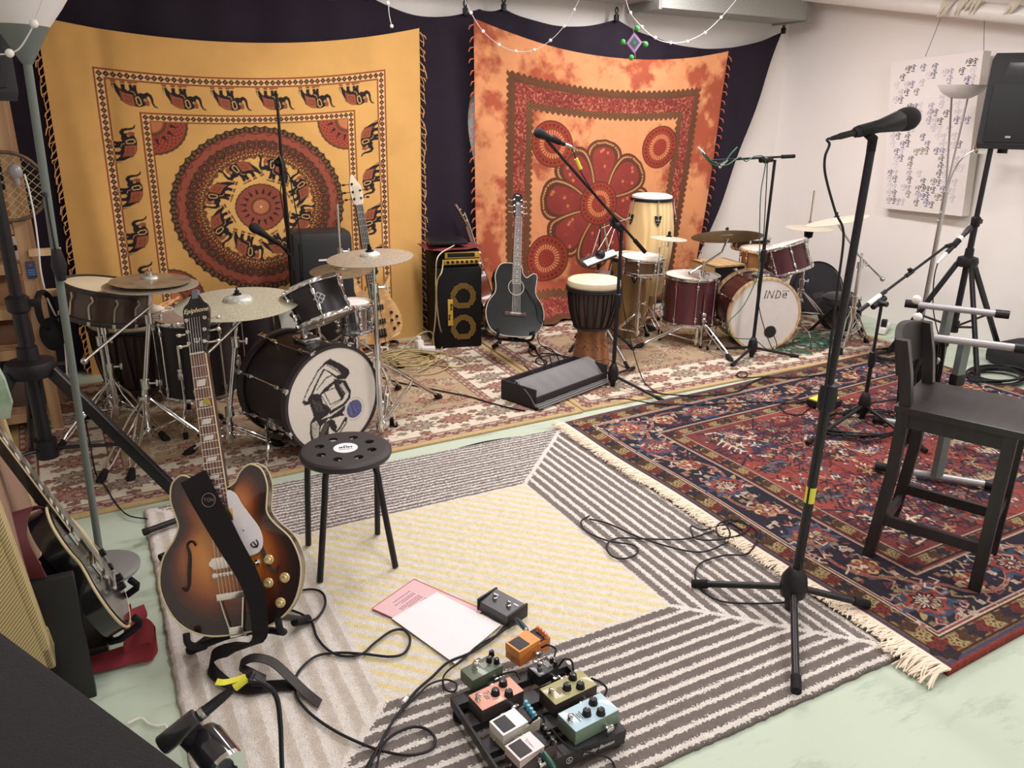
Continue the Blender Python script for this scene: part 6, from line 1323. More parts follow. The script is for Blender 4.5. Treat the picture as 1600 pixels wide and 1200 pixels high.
# right-hand speaker on its tripod
def tripod_speaker(label_s, label_t, top, zb, size, base, zh, feet, rz, r=.019, brace=True, skin=None, tilt=0.):
    B = Vector(base); t = thing('speaker_stand', label_s, 'speaker stand', (B.x, B.y, 0)); mb = MB(); mb.cyl((0, 0, .22), (0, 0, zh+.25), r*1.05, n=18); mb.cyl((0, 0, zh+.2), (0, 0, zb+.02), r*.85, n=18); mb.build('pole', BLKM, t)
    mb = MB(); mb.lathe([(r, zh-.03), (r*3.2, zh-.03), (r*3.6, zh), (r*3.2, zh+.03), (r*1.5, zh+.04), (r*1.4, zh+.09)], None, 24, True, True); mb.cyl((r*2, 0, zh), (r*4.5, 0, zh), .012, n=10); mb.build('hub', BLK, t)
    mb = MB(); mb.lathe([(r*1.1, zh+.23), (r*1.5, zh+.24), (r*1.6, zh+.29), (r*1.1, zh+.3)], None, 18); mb.box((r*2, 0, zh+.265), (.05, .02, .03), bev=.004); mb.build('clamp', BLK, t)
    for f in feet:
        f = Vector(f)-V(B.x, B.y, 0); d = V(f.x, f.y, 0).normalized(); a = d*r*3+V(0, 0, zh-.01); f.z = .02; mb = MB(); q = zto((f-a), a, V(-d.y, d.x, 0)); ln = (f-a).length; mb.box((0, 0, ln/2), (.034, .02, ln), bev=.004) if False else mb.add([], []); mb.M = q; mb.box((0, 0, ln/2), (r*1.15, r*1.8, ln), bev=.004); mb.M = None; lg = mb.build('leg', BLKM, t)
        mb = MB(); u = (f-a).normalized(); mb.tube([f-u*.05, f+u*.0], .019, 10); mb.build('rubber_foot', RUB, lg)
        if brace: mid = a.lerp(f, .55); mb = MB(); mb.tube([V(0, 0, .26)+d*r, mid], .008, 8); mb.ball(mid, .012, n=8, m=6); mb.build('brace', BLKM, t)
    mb = MB(); mb.cyl((0, 0, .22), (0, 0, .30), r*1.6, n=16); mb.build('brace_collar', BLK, t)
    s = thing('loudspeaker', label_t, 'loudspeaker', (B.x+top[0], B.y+top[1], zb), rz=rz); w, dp, h = size; sk = skin or pm('textured_black_plastic', L(46, 45, 50))
    ol = [(-w/2, -dp*.42), (-w*.38, -dp/2), (w*.38, -dp/2), (w/2, -dp*.42), (w*.42, dp*.3), (w*.25, dp/2), (-w*.25, dp/2), (-w*.42, dp*.3)]; ol = closed(ol, 3)
    mb = MB(); mb.prism([(x*.96, y*.96) for x, y in ol], 0, .03, taper=ol); mb.prism(ol, .03, h-.04); mb.prism(ol, h-.04, h, taper=[(x*.9, y*.9) for x, y in ol]); mb.build('cabinet', sk, s, ang=35)
    mb = MB(); mb.box((0, -dp/2-.004, h*.38), (w*.8, .014, h*.62), bev=.006); mb.build('grille', pm('dark_grille', L(26, 25, 29)), s)
    mb = MB(); mb.prism([(-w*.42, h*.72), (w*.42, h*.72), (w*.36, h*.95), (-w*.36, h*.95)], 0, .012, basis((0, -dp/2+.006, 0), (1, 0, 0), (0, 0, 1), (0, -1, 0)), taper=[(-w*.16, h*.79), (w*.16, h*.79), (w*.13, h*.88), (-w*.13, h*.88)]); mb.build('horn', pm('gloss_horn', L(60, 58, 62), .3), s)
    mb = MB(); mb.box((-w*.0, -dp/2-.013, h*.13), (.03, .003, .012), bev=.001); mb.build('badge', SILV, s)
    mb = MB(); mb.cyl((0, 0, -.03), (0, 0, .02), .03, n=18); mb.build('pole_cup', BLK, s); return t, s
sb = V(5.16, 3.2, 0); zb_ = PY(1562, 232, 3.2).z; zt_ = PY(1565, 82, 3.2).z; sx = PY(1562, 232, 3.2).x-5.16
tripod_speaker('black tripod speaker stand by the right wall', 'black loudspeaker on the tripod stand by the right wall', (.0+sx+.035, .0), zb_, (.33, .3, zt_-zb_), sb, PY(1530, 407, 3.2).z, [G(1526, 598), G(1386, 556), G(1562, 556)], -.95)
# left-hand speaker on its tripod
sb = V(-.33, 3.58, 0); p = PY(48, 575, 3.58); zs = PY(20, 158, 3.58)
tripod_speaker('black tripod speaker stand at the left in front of the wooden shelf', 'dark loudspeaker on the tripod stand at the left edge', (-.06, .0), zs.z, (.34, .32, .62), V(p.x, 3.58, 0), p.z, [V(.19, 3.33, 0), V(-.75, 3.3, 0), V(-.4, 4.2, 0)], .2, r=.027)
# tweed combo amplifier, its lower black companion and the board beside it
tw = None
def tweed():
    m = bpy.data.materials.new('tweed_cloth'); m.use_nodes = True; nt = m.node_tree; N = nt.nodes; K = nt.links; b = N['Principled BSDF']; b.inputs['Roughness'].default_value = .8
    tc = N.new('ShaderNodeTexCoord'); mp = N.new('ShaderNodeMapping'); mp.inputs['Rotation'].default_value = (.75, .0, 0); K.new(tc.outputs['Object'], mp.inputs[0]); w = N.new('ShaderNodeTexWave'); w.bands_direction = 'Y'; w.inputs['Scale'].default_value = 42; w.inputs['Distortion'].default_value = .3; K.new(mp.outputs[0], w.inputs['Vector'])
    mx = N.new('ShaderNodeMix'); mx.data_type = 'RGBA'; mx.inputs[6].default_value = (*L(206, 186, 136), 1); mx.inputs[7].default_value = (*L(134, 112, 74), 1); K.new(w.outputs['Fac'], mx.inputs[0]); K.new(mx.outputs[2], b.inputs['Base Color']); return m
TWD = tweed()
zb0 = .2; A_ = G(66, 836, zb0); B_ = G(84, 1046, zb0); dv = (B_-A_); ln = dv.length; yv = dv.normalized(); up = V(-.10, 0, 1).normalized(); nn = yv.cross(up)*-1
nn = nn if nn.x > 0 else -nn
tM = Matrix.Translation(A_) @ Matrix((yv, up, nn)).transposed().to_4x4()    # x along the face towards the camera, y up, z out of the face
t = thing('guitar_amplifier', 'tweed-covered guitar amplifier with brown grille cloth at the left edge', 'amplifier', M=tM); hh = .58
mb = MB(); mb.box((ln/2, hh/2, -.14), (ln, hh, .27), bev=.014); mb.build('case', TWD, t)
for c_, s_ in (((.035, hh/2, 0), (.07, hh, .02)), ((ln-.04, hh/2, .0), (.08, hh, .02)), ((ln/2, .035, 0), (ln, .07, .02)), ((ln/2, hh-.035, 0), (ln, .07, .02))): mb = MB(); mb.box(c_, s_, bev=.008); mb.build('front_frame', TWD, t)
mb = MB(); mb.box((ln/2, hh/2, -.004), (ln-.1, hh-.1, .014)); mb.build('grille_cloth', pm('brown_grille_cloth', L(142, 110, 92), .85, var=.25, scale=260, stretch=(.2, 1, 1), bump=.4, bscale=500), t)
mb = MB(); mb.M = tM; mb.box((ln/2, -zb0/2, -.15), (ln*.98, zb0-.004, .25), bev=.01); mb.M = None; o = mb.build('low_cabinet', tol, loc=tuple(A_)); tag(o, 'low black cabinet under the tweed amplifier', 'amplifier')
bt = G(152, 1090); hb = EYE.z+(ray(113, 900).z)*(bt.y/ray(113, 900).y)
mb = MB(); mb.box((-.075, .02, hb/2), (.15, .03, hb), bev=.004); mb.box((-.165, .06, hb/2-.01), (.06, .14, hb-.02), bev=.004); o = mb.build('black_board', pm('black_melamine', L(24, 21, 23), .5)); o.location = bt; tag(o, 'upright black board standing on the green floor beside the tweed amplifier', 'board')
# near black cabinet in the corner of the view
za = .95; e0, e1 = G(0, 980, za), G(305, 1204, za); d = (e1-e0).normalized(); out = V(-d.y, d.x, 0); out = out if out.y > 0 else -out
M = Matrix.Translation(V(e0.x, e0.y, 0)) @ Matrix((d, -out, V(0, 0, 1))).transposed().to_4x4()
if M.determinant() < 0: M = Matrix.Translation(V(e0.x, e0.y, 0)) @ Matrix((d, out, V(0, 0, 1))).transposed().to_4x4()
sg = -1 if (M.to_3x3() @ V(0, 1, 0)).dot(out) > 0 else 1
t = thing('guitar_amplifier', 'black carpet-covered amplifier cabinet in the near left corner', 'amplifier', M=M); W0, D0 = .72, .30
mb = MB(); mb.box((W0/2-.28, sg*D0/2, za/2), (W0, D0, za), bev=.016); mb.build('case', pm('black_carpet_fuzz', L(33, 29, 33), .95, var=.25, scale=60, bump=.8, bscale=350), t)
mb = MB(); mb.box((W0/2-.28, -sg*.004, za*.48), (W0-.08, .012, za*.8)); mb.build('grille_cloth', pm('dark_grille', L(26, 25, 29)), t)
# ================================================================ stools
def stool():
    feet = [G(482, 852, .02), G(500, 910, .02), G(590, 835, .02), G(618, 887, .02)]; c = G(540, 700, .45); t = thing('round_stool', 'round black stool with holes in its seat on the pale striped rug', 'stool', (c.x, c.y, .02)); R = .166
    holes = [circ(.098*math.cos(a), .098*math.sin(a), .0175, 20) for a in [2*PI*(k+.25)/8 for k in range(8)]]
    pl = pm('matte_black_seat', L(46, 41, 44), .5, var=.06, bump=.1, bscale=300)
    mb = MB(); v, f = plate(circ(0, 0, R-.02, 64), holes, .010); mb.add(v, f, Matrix.Translation((0, 0, .425))); mb.lathe([(R-.021, .430), (R-.008, .429), (R, .422), (R+.001, .412), (R-.003, .402), (R-.008, .404), (R-.006, .416), (R-.021, .42)], None, 64, False, False); st = mb.build('seat', pl, t, ang=35)
    mb = MB(); mb.lathe([(.044, .4305), (.044, .4312), (.001, .4314)], None, 40); sk = mb.build('sticker', PAPER, t)
    mb = MB(); rr = random.Random(3)
    for y, n, h in ((.016, 1, .006), (.004, 6, .013), (-.014, 9, .005)):
        for k in range(n): w = .05/n if n > 1 else .02; mb.box((-.025+(k+.5)*.05/n+rr.uniform(-.001, .001), y, .4316), (w*.72, h*rr.uniform(.7, 1), .0003), rotz(rr.uniform(-.2, .2)))
    o = mb.build('sticker_print', BLK, sk); o.rotation_euler = (0, 0, -.2)
    for p in feet:
        f = p-V(c.x, c.y, .02); d = V(f.x, f.y, 0).normalized(); mb = MB(); top = d*.10+V(0, 0, .408); mb.tube([top-d*.03, top+d*.01, d*.135+V(0, 0, .395), d*.150+V(0, 0, .36), d*.16+V(0, 0, .30), V(f.x, f.y, .004)], .0115, 12, smooth=3); mb.build('leg', BLKM, t)
    mb = MB(); mb.lathe([(.09, .405), (.11, .405), (.11, .417), (.09, .417), (.09, .405)], None, 32, False, False); mb.build('leg_ring', BLKM, t)
stool()
def bar_stool():
    b1, b2, b3, b4 = G(1358, 864, .03), G(1527, 928, .03), G(1562, 860, .03), G(1401, 818, .03)      # back near, front near, front far, back far
    c = (b1+b2+b3+b4)/4; x = ((b2-b1)+(b3-b4)).normalized(); x.z = 0; x.normalize(); y = V(-x.y, x.x, 0)     # x to the front, y away from the camera
    M = Matrix.Translation(V(c.x, c.y, .03)) @ Matrix((x, y, V(0, 0, 1))).transposed().to_4x4(); t = thing('bar_stool', 'dark brown wooden bar stool with low backrest on the red persian rug', 'stool', M=M)
    wd = wood('dark_stained_wood', L(35, 29, 30), L(28, 23, 26), 6, (1, 1, .15), .42, .05); hz = .62; hw, hd = .185, .19
    mb = MB(); mb.box((.012, 0, hz-.012), (.42, .39, .028), bev=.01); mb.build('seat', wd, t)
    for s in (-1, 1): mb = MB(); mb.box((0, s*.165, hz-.052), (.33, .022, .055)); mb.build('apron', wd, t)
    for s in (-1, 1): mb = MB(); mb.box((s*.165, 0, hz-.052), (.022, .33, .055)); mb.build('apron', wd, t)
    for s in (-1, 1):
        mb = MB(); mb.prism([(-.02, -.02), (.02, -.02), (.02, .02), (-.02, .02)], 0, hz-.02, Matrix.Translation((.168, s*.165, 0))); mb.build('leg', wd, t)
        mb = MB(); q = [(-.195, 0), (-.168, .35), (-.165, hz), (-.185, hz+.12), (-.215, hz+.235)]
        for (xa, za), (xb, zb) in zip(q[:-1], q[1:]): mb.add([(xa-.02, s*.165-.019, za), (xa+.02, s*.165-.019, za), (xa+.02, s*.165+.019, za), (xa-.02, s*.165+.019, za), (xb-.02, s*.165-.019, zb), (xb+.02, s*.165-.019, zb), (xb+.02, s*.165+.019, zb), (xb-.02, s*.165+.019, zb)], [(0, 3, 2, 1), (4, 5, 6, 7), (0, 1, 5, 4), (1, 2, 6, 5), (2, 3, 7, 6), (3, 0, 4, 7)])
        mb.build('leg', wd, t)
    mb = MB(); n = 12; vs = []; fs = []
    for i in range(n+1):
        f = i/n; yy = -.165+.33*f; cx = -.205-.028*math.sin(f*PI)
        for (dx, z) in ((-.012, hz+.10), (.012, hz+.10), (.0, hz+.235), (-.024, hz+.235)): vs.append((cx+dx-(z-hz-.1)*.10+.0, yy, z+.02*math.sin(f*PI)*(1 if z > hz+.2 else 0)))
    for i in range(n):
        for k in range(4): k2 = (k+1) % 4; fs.append((i*4+k, i*4+k2, (i+1)*4+k2, (i+1)*4+k))
    fs += [(3, 2, 1, 0), tuple(n*4+k for k in range(4))]; mb.add(vs, fs); mb.build('backrest', wd, t)
    for s in (-1, 1): mb = MB(); mb.box((-.008, s*.165, .16), (.33, .02, .04)); mb.build('stretcher', wd, t)
    mb = MB(); mb.box((.168, 0, .23), (.02, .33, .04)); mb.build('stretcher', wd, t); mb = MB(); mb.box((-.18, 0, .12), (.02, .33, .04)); mb.build('stretcher', wd, t)
bar_stool()
# ================================================================ keyboard stand
def keyboard_stand():
    t = thing('keyboard_stand', 'silver tubular keyboard stand behind the bar stool', 'keyboard stand', G(1465, 745, .03)); 
    fa, fb = G(1378, 730, .055), G(1550, 758, .055); gc = G(1463, 746, .055); zt = EYE.z+ray(1506, 530).z*(gc.y/ray(1506, 530).y); print('kb top', zt)
    ta, tb = G(1446, 526, zt), G(1598, 545, zt); ua, ub = G(1424, 475, zt), G(1566, 491, zt); off = (ua+ub)/2-(ta+tb)/2; cc = (ta+tb)/2
    def bar(a, b, cap=.05):
        d = (b-a).normalized(); mb = MB(); mb.tube([a, b], .0165, 16); br = mb.build('bar', SILV, t, world=True)
        for e, s in ((a, -1), (b, 1)): mb = MB(); mb.tube([e-d*s*cap*.6, e+d*s*cap*.6], .021, 14); mb.build('end_cap', BLK, br, world=True)
    bar(ta, tb); bar(ua, ub); bar(fa, fb); o2 = V(off.x, off.y, 0); bar(fa+o2, fb+o2)
    gt = PY(1506, 533, 0) if False else None
    for o_ in (V(0, 0, 0), o2):
        p0 = gc+o_; p1 = V(gc.x, gc.y, zt)+o_; mb = MB(); mb.box((p0+p1)/2, (.045, .03, zt-.07), rotz(-.1)); mb.build('column', GREYT, t, world=True)
        mb = MB(); mb.box(p0.lerp(p1, .72), (.055, .04, .05), rotz(-.1), bev=.006); mb.build('height_clamp', BLK, t, world=True)
    mb = MB(); mb.box((gc+gc+o2)/2+V(0, 0, .25), (.03, off.length, .05), rotz(math.atan2(off.y, off.x)-PI/2)); mb.build('crossbar', GREYT, t, world=True); return ta, tb
KTA, KTB = keyboard_stand()
# ================================================================ microphones on stands
def height(base, x, y): return EYE.z+ray(x, y).z*(base.y/ray(x, y).y)
def big_mic():
    b = G(1235, 948, .03); tp = PY(1361, 234, b.y); t = mic_stand('microphone_stand', 'tall black microphone stand in front on the pale striped rug', V(b.x, b.y, 0), tp.z, [G(1084, 912, .035), G(1355, 944, .045), G(1244, 1078, .035)], hub=.115, r=.0155, clutch=height(b, 1283, 620), upper=.012, hs=1.35, lr=.012)
    # a straight stand leaning slightly to the right
    lean = math.atan2(tp.x-b.x, tp.z); 
    for ch in t.children:
        if ch.name.split('.')[0] in ('pole', 'clutch'): ch.rotation_euler = (0, lean, 0)
    mb = MB(); q0, q1 = PY(1262, 785, b.y), PY(1259, 763, b.y); f = lambda z: V(b.x+(tp.x-b.x)*z/tp.z, b.y, z); mb.tube([f(q0.z), f(q1.z)], .0163, 14); mb.build('tape_band', YEL, t, world=True)
    mb = MB(); c = tp; m0, m1 = PY(1312, 213, b.y-.0), PY(1432, 182, b.y-.02); d = (m1-m0).normalized(); cm = m0.lerp(m1, .36)
    mb.tube([c+V(0, 0, -.005), c+V(.0, 0, .03), cm+V(0, 0, -.012)], [.0125, .014, .012], 12); mb.tube([cm-d*.035, cm+d*.045], [.0165, .0175], 14); mb.build('clip', RUB, t, world=True)
    microphone('black vocal microphone with foam windscreen on the tall stand in front', m1, m0, .033, .015)
    w = [m0-d*.02, m0-d*.045, PY(1296, 226, b.y), PY(1289, 246, b.y), PY(1290, 275, b.y), PY(1305, 330, b.y-.02), PY(1318, 365, b.y-.03), PY(1310, 440, b.y-.03), PY(1300, 520, b.y-.02), PY(1285, 640, b.y-.015), PY(1262, 780, b.y-.016), PY(1250, 880, b.y-.02), G(1243, 915, .09), G(1252, 925, .06), G(1230, 940, .04), G(1180, 943, .03), G(1130, 940, .03), G(1100, 925, .03), G(1086, 900, .03), G(1095, 880, .03), G(1130, 868, .03)]
    w += gp([(1165, 866), (1180, 850), (1184, 832), (1165, 818), (1140, 812), (1120, 822), (1125, 838), (1150, 838), (1170, 825), (1155, 812), (1130, 820), (1098, 828), (1080, 822), (1085, 840), (1110, 844), (1140, 838), (1135, 815), (1160, 828)], .036)
    cable('long black cable looping from the tall microphone stand over the rug fringe', w, .0036)
    cable('black cable lying in loops across the grey stripes left of the tall microphone stand', gp([(921, 806), (908, 815), (916, 830), (950, 845), (990, 852), (995, 865), (975, 873), (955, 868), (948, 852), (965, 841), (1010, 842), (1060, 843), (1090, 838), (1120, 828), (1150, 828), (1155, 838), (1135, 848), (1100, 862), (1060, 858), (1000, 840), (950, 818), (921, 811)], .03), .0034)
    mb = MB(); p = G(920, 806, .03); mb.box(p, (.016, .012, .014), bev=.002); o = mb.build('cable_plug', BLK); 
    o.parent = bpy.data.objects[[q.name for q in bpy.data.objects if q.name.startswith('cable')][-1]] if False else None
    bpy.data.objects.remove(o)
big_mic()
def djembe_mic():
    b = G(957, 603, .013); pv = PY(963, 352, b.y); t = mic_stand('microphone_stand', 'black boom microphone stand by the grey pedal case with its arm over the djembe', V(b.x, b.y, 0), pv.z, [G(1036, 626, .02), G(926, 572, .02), G(990, 575, .02)], hub=.09, r=.0125, clutch=height(b, 956, 470), upper=.0105)
    a, e = PY(1008, 394, b.y-.02), PY(852, 216, b.y+.02); boom_arm(t, pv, a, e, .0085)
    tip, tail = PY(835, 205, b.y+.02), PY(893, 230, b.y); mb = MB(); m = tail.lerp(tip, .45); mb.tube([e, m], .010, 10); d = (tip-tail).normalized(); mb.tube([m-d*.03, m+d*.03], .0165, 12); mb.build('clip', RUB, t, world=True)
    microphone('black vocal microphone on the boom arm in front of the red tapestry', tip, tail, .026, .012, clip=CHR)
    y = b.y-.02; w = [tail, PY(898, 243, y), PY(905, 262, y), PY(912, 276, y), PY(925, 297, y), PY(945, 322, y), PY(958, 340, y), PY(967, 375, y), PY(970, 410, y-.02), PY(972, 460, y-.03), PY(978, 500, y-.05), G(990, 550, .12), G(1003, 590, .03), G(1015, 605, .02), G(1035, 615, .02), G(1080, 618, .02)]
    cable('black cable hanging from the boom microphone down to the floral rug', w, .0034)
    mb = MB(); mb.tube([PY(900, 248, y), PY(907, 264, y)], .011, 10); mb.build('cable_tag', YEL, loc=PY(903, 256, y)) ; tag(bpy.data.objects['cable_tag'], 'yellow tag on the cable of the boom microphone in front of the red tapestry', 'tag')
djembe_mic()
def green_mic():
    b = G(1174, 558, .013); pv = PY(1197, 250, b.y); t = mic_stand('microphone_stand', 'black boom microphone stand with green cable in front of the white bass drum head', V(b.x, b.y, 0), pv.z, [G(1144, 570, .025), G(1246, 557, .02), G(1122, 545, .02)], hub=.09, r=.012, clutch=height(b, 1184, 400), upper=.0095)
    a, e = PY(1241, 244, b.y), PY(1108, 251, b.y); boom_arm(t, pv, a, e, .007)
    gc = pm('green_cable_rubber', L(42, 96, 76), .5); wht = pm('white_tape_body', L(206, 204, 202), .5)
    for k, (tip, tail) in enumerate((((1118, 262), (1096, 236)), ((1122, 250), (1141, 240)))):
        if k == 0: microphone('slim pencil microphone pointing down at the end of the boom before the backdrop', PY(*tip, b.y), PY(*tail, b.y), .011, .0095, 'pencil', clip=wht)
    mb = MB(); mb.tube([PY(1124, 262, b.y), PY(1136, 250, b.y)], .008, 10); o = mb.build('plug_adapter', wht, t, world=True)
    y = b.y-.02; cable('green microphone cable draped along the boom and down to the dark red bass drum', [PY(1138, 246, y), PY(1152, 230, y), PY(1142, 240, y), PY(1130, 255, y), PY(1112, 252, y), PY(1097, 238, y), PY(1112, 256, y), PY(1135, 258, y), PY(1155, 246, y), PY(1166, 252, y), PY(1180, 244, y), PY(1196, 250, y), PY(1189, 300, y), PY(1187, 350, y), PY(1186, 420, y), PY(1176, 450, y), PY(1160, 480, y), PY(1137, 505, y), PY(1138, 518, y), PY(1148, 528, y), PY(1172, 530, y), G(1185, 535, .12), G(1200, 546, .03), G(1230, 548, .02), G(1270, 552, .02)], .0035, gc)
    cable('black cable running from the green-cable stand to the port of the bass drum', [PY(1199, 252, y), PY(1197, 300, y), PY(1191, 400, y), PY(1184, 450, y), PY(1186, 480, y), PY(1195, 515, y), G(1207, 545, .03), G(1213, 543, .02), PY(1213, 535, y+.0), PY(1208, 522, y+.02)], .0032)
    for k in range(5):
        mb = MB(); c = G(1255+k*3, 543-k*2, .02); pts = [c+V((.17+.03*math.sin(i*1.7+k))*math.cos(i*2*PI/12+k)+.02*k, (.10+.02*math.cos(i*2.3+k))*math.sin(i*2*PI/12+k), .012*k+.01*math.sin(i*2+k)) for i in range(25)]; mb.tube(pts, .0035, 6, smooth=4)
        o = mb.build('cable_coil', gc, loc=c) if k == 0 else None
        if k == 0: root = o; tag(o, 'bundle of green cable lying right of the dark red bass drum', 'cable')
        else: mb.build('loop', gc, root, world=True)
green_mic()
def low_mic():
    b = G(1347, 652, .035); pv = PY(1376, 478, b.y); t = mic_stand('microphone_stand', 'low black boom microphone stand beside the bar stool backrest', V(b.x, b.y, 0), pv.z, [G(1262, 692, .045), G(1446, 704, .045), G(1318, 648, .045)], hub=.115, r=.011, clutch=height(b, 1362, 560), upper=.0085)
    a, e = PY(1341, 487, b.y), PY(1478, 385, b.y+.05); boom_arm(t, pv+V(-.02, 0, .02), a, e, .0075, weight=False)
    d = (e-a).normalized(); mb = MB(); mb.tube([a, a.lerp(e, .3)], .0115, 12); mb.build('boom_sleeve', BLKM, t, world=True); k1 = a.lerp(e, .57); mb = MB(); mb.tube([k1-d*.03, k1+d*.03], .0115, 12); mb.lathe([(.012, 0), (.016, .012), (.001, .02)], Matrix.Translation(k1+V(0, 0, .012)), 12); mb.build('boom_knob', BLK, t, world=True)
    for q in (a.lerp(e, .17), ): mb = MB(); mb.tube([q+V(.0, -.0, -.0)-d*.05, q+d*.05], .0135, 12); mb.build('label_band', WHT, t, world=True)
    tip, tail = PY(1517, 355, b.y+.05), PY(1470, 405, b.y+.05); microphone('slim black condenser microphone with white label on the low boom by the right wall', tip, tail, .0145, .0135, 'pencil', clip=WHT)
    m = tail.lerp(tip, .5); mb = MB(); mb.tube([e, m], .011, 10); dd = (tip-tail).normalized(); mb.tube([m-dd*.025, m+dd*.025], .0175, 12); mb.build('clip', RUB, t, world=True); m2 = tail.lerp(tip, .62); mb = MB(); mb.tube([m2-dd*.018, m2+dd*.018], .0150, 12); mb.build('paper_label', WHT, t, world=True)
    y = b.y+.05; cable('black cable hanging from the condenser microphone to the floor by the right wall', [tail, PY(1464, 415, y), PY(1459, 440, y), PY(1458, 480, y+.1), PY(1463, 510, y+.2), PY(1468, 530, y+.3), G(1472, 560, .02), G(1450, 575, .02)], .0034)
low_mic()
def hanging_mic():
    Y = 4.95; b = PY(437, 500, Y); tp = PY(432, 146, Y); t = mic_stand('microphone_stand', 'thin black microphone stand in front of the round mandala of the yellow tapestry', V(tp.x+.0, Y, 0), tp.z, [V(tp.x+.3, Y-.1, .02), V(tp.x-.3, Y+.05, .02), V(tp.x+.05, Y+.3, .02)], hub=.09, r=.0115, clutch=PY(434, 262, Y).z, upper=.0085)
    y = Y-.04; a, e = PY(441, 258, y), PY(457, 420, y); mb = MB(); mb.tube([PY(434, 250, Y), a, e], .008, 10, smooth=2); mb.ball(PY(434, 254, Y), .024, n=12, m=8); mb.build('boom_arm', BLKM, t, world=True)
    mb = MB(); mb.tube([PY(455, 400, y), PY(457, 422, y)], .015, 12); mb.build('counterweight', RUB, t, world=True)
    tip, tail = PY(391, 352, y-.1), PY(446, 388, y-.02); microphone('black vocal microphone hanging in front of the yellow tapestry mandala', tip, tail, .03, .013)
    mb = MB(); m = tail.lerp(tip, .12); mb.tube([e, PY(452, 398, y), m], .010, 8, smooth=2); mb.build('clip', RUB, t, world=True)
    cable('black cable from the hanging microphone along the thin stand', [tail, PY(452, 392, y), PY(447, 360, y), PY(441, 320, y), PY(438, 300, y), PY(444, 270, y), PY(452, 275, y-.02), PY(458, 305, y-.02), PY(466, 350, y-.02), PY(472, 395, y-.02), PY(474, 460, y)], .0035)
hanging_mic()
# ================================================================ lamps
def left_lamp():
    b = G(160, 892); top = PY(43, 100, b.y); t = thing('floor_lamp', 'grey floor lamp with a white bowl shade at the upper left', 'lamp', (b.x, b.y, 0)); lean = lambda z: V(b.x+(top.x-b.x)*z/top.z, b.y, z)
    mb = MB(); mb.lathe([(.128, 0), (.13, .012), (.11, .02), (.03, .026), (.001, .027)], Matrix.Translation(b), 48); mb.build('base', pm('grey_lamp_base', L(150, 148, 148), .4, metal=.4), t, world=True)
    mb = MB(); mb.tube([lean(.02), lean(top.z)], .0125, 14); mb.build('pole', GREYT, t, world=True)
    u = (lean(1)-lean(0)).normalized(); M = zto(u, lean(top.z)); h0 = PY(45, 86, b.y).z-top.z
    mb = MB(); mb.lathe([(.014, -.0), (.02, .01), (.072, .105)], M, 40, True, False); mb.build('shade_cone', GREYT, t, world=True)
    mb = MB(); mb.lathe([(.072, .105), (.112, .16), (.172, .255), (.175, .258), (.168, .256), (.105, .155), (.066, .108)], M, 48, False, False); mb.build('shade', pm('white_lamp_shade', L(228, 222, 222), .45, var=.02), t, world=True)
    mb = MB(); sw = PY(92, 414, b.y-.02); mb.tube([sw+V(0, 0, .05), sw, sw+V(0, 0, -.05)], [.014, .024, .014], 12); mb.build('switch_box', BLK, t, world=True); mb = MB(); mb.lathe([(.009, 0), (.006, .012)], Matrix.Translation(PY(71, 307, b.y-.015)), 10); mb.build('cord_grommet', BLK, t, world=True)
    cable('thin black lamp cord running down the grey floor lamp', [PY(72, 308, b.y-.016), PY(78, 345, b.y-.016), PY(88, 395, b.y-.016), PY(97, 420, b.y-.02)], .0028)
left_lamp()
def right_lamp():
    b = V(5.12, 3.55, 0); j = PY(1478, 300, 3.55); bo = PY(1500, 150, 3.55); t = thing('floor_lamp', 'brushed steel floor lamp with white bowl and reading arm by the right wall', 'lamp', b)
    ex = PY(1440, 500, 3.55); bx = V(ex.x-(j.x-ex.x)*ex.z/(j.z-ex.z), 3.55, 0); mb = MB(); mb.lathe([(.14, 0), (.14, .02), (.02, .03), (.001, .031)], Matrix.Translation(bx), 36); mb.build('base', BLK, t, world=True)
    mb = MB(); mb.tube([bx+V(0, 0, .02), j], .0165, 14); mb.build('pole', STEEL, t, world=True)
    for q in ((1487, 152), (1512, 154)): mb = MB(); mb.tube([j+V(0, 0, -.12), j, PY(*q, 3.55)], .0062, 8, smooth=2); mb.build('upright_rod', STEEL, t, world=True)
    mb = MB(); M = Matrix.Translation(PY(1501, 152, 3.55)); mb.lathe([(.02, -.01), (.06, -.006), (.12, .028), (.155, .075), (.15, .075), (.11, .034), (.05, .004)], M, 48, True, False); mb.build('shade', pm('white_lamp_shade', L(228, 222, 222)), t, world=True)
    mb = MB(); mb.tube([j+V(0, 0, -.02), PY(1490, 268, 3.55), PY(1504, 247, 3.55), PY(1522, 235, 3.5)], .0055, 8, smooth=3); mb.build('reading_arm', STEEL, t, world=True)
    hc = PY(1533, 231, 3.48); mb = MB(); mb.lathe([(.012, -.05), (.03, -.04), (.042, .0), (.05, .035), (.045, .035)], zto(V(.8, -.3, .2), hc), 24, True, False); mb.build('lamp_head', pm('polished_steel', (.8, .8, .8), .15, metal=1), t, world=True)
    mb = MB()
    for q in ((1470, 332), (1466, 345)): p = PY(*q, 3.53); mb.ball(p, .010, n=8, m=6)
    mb.build('switch', STEEL, t, world=True)
right_lamp()
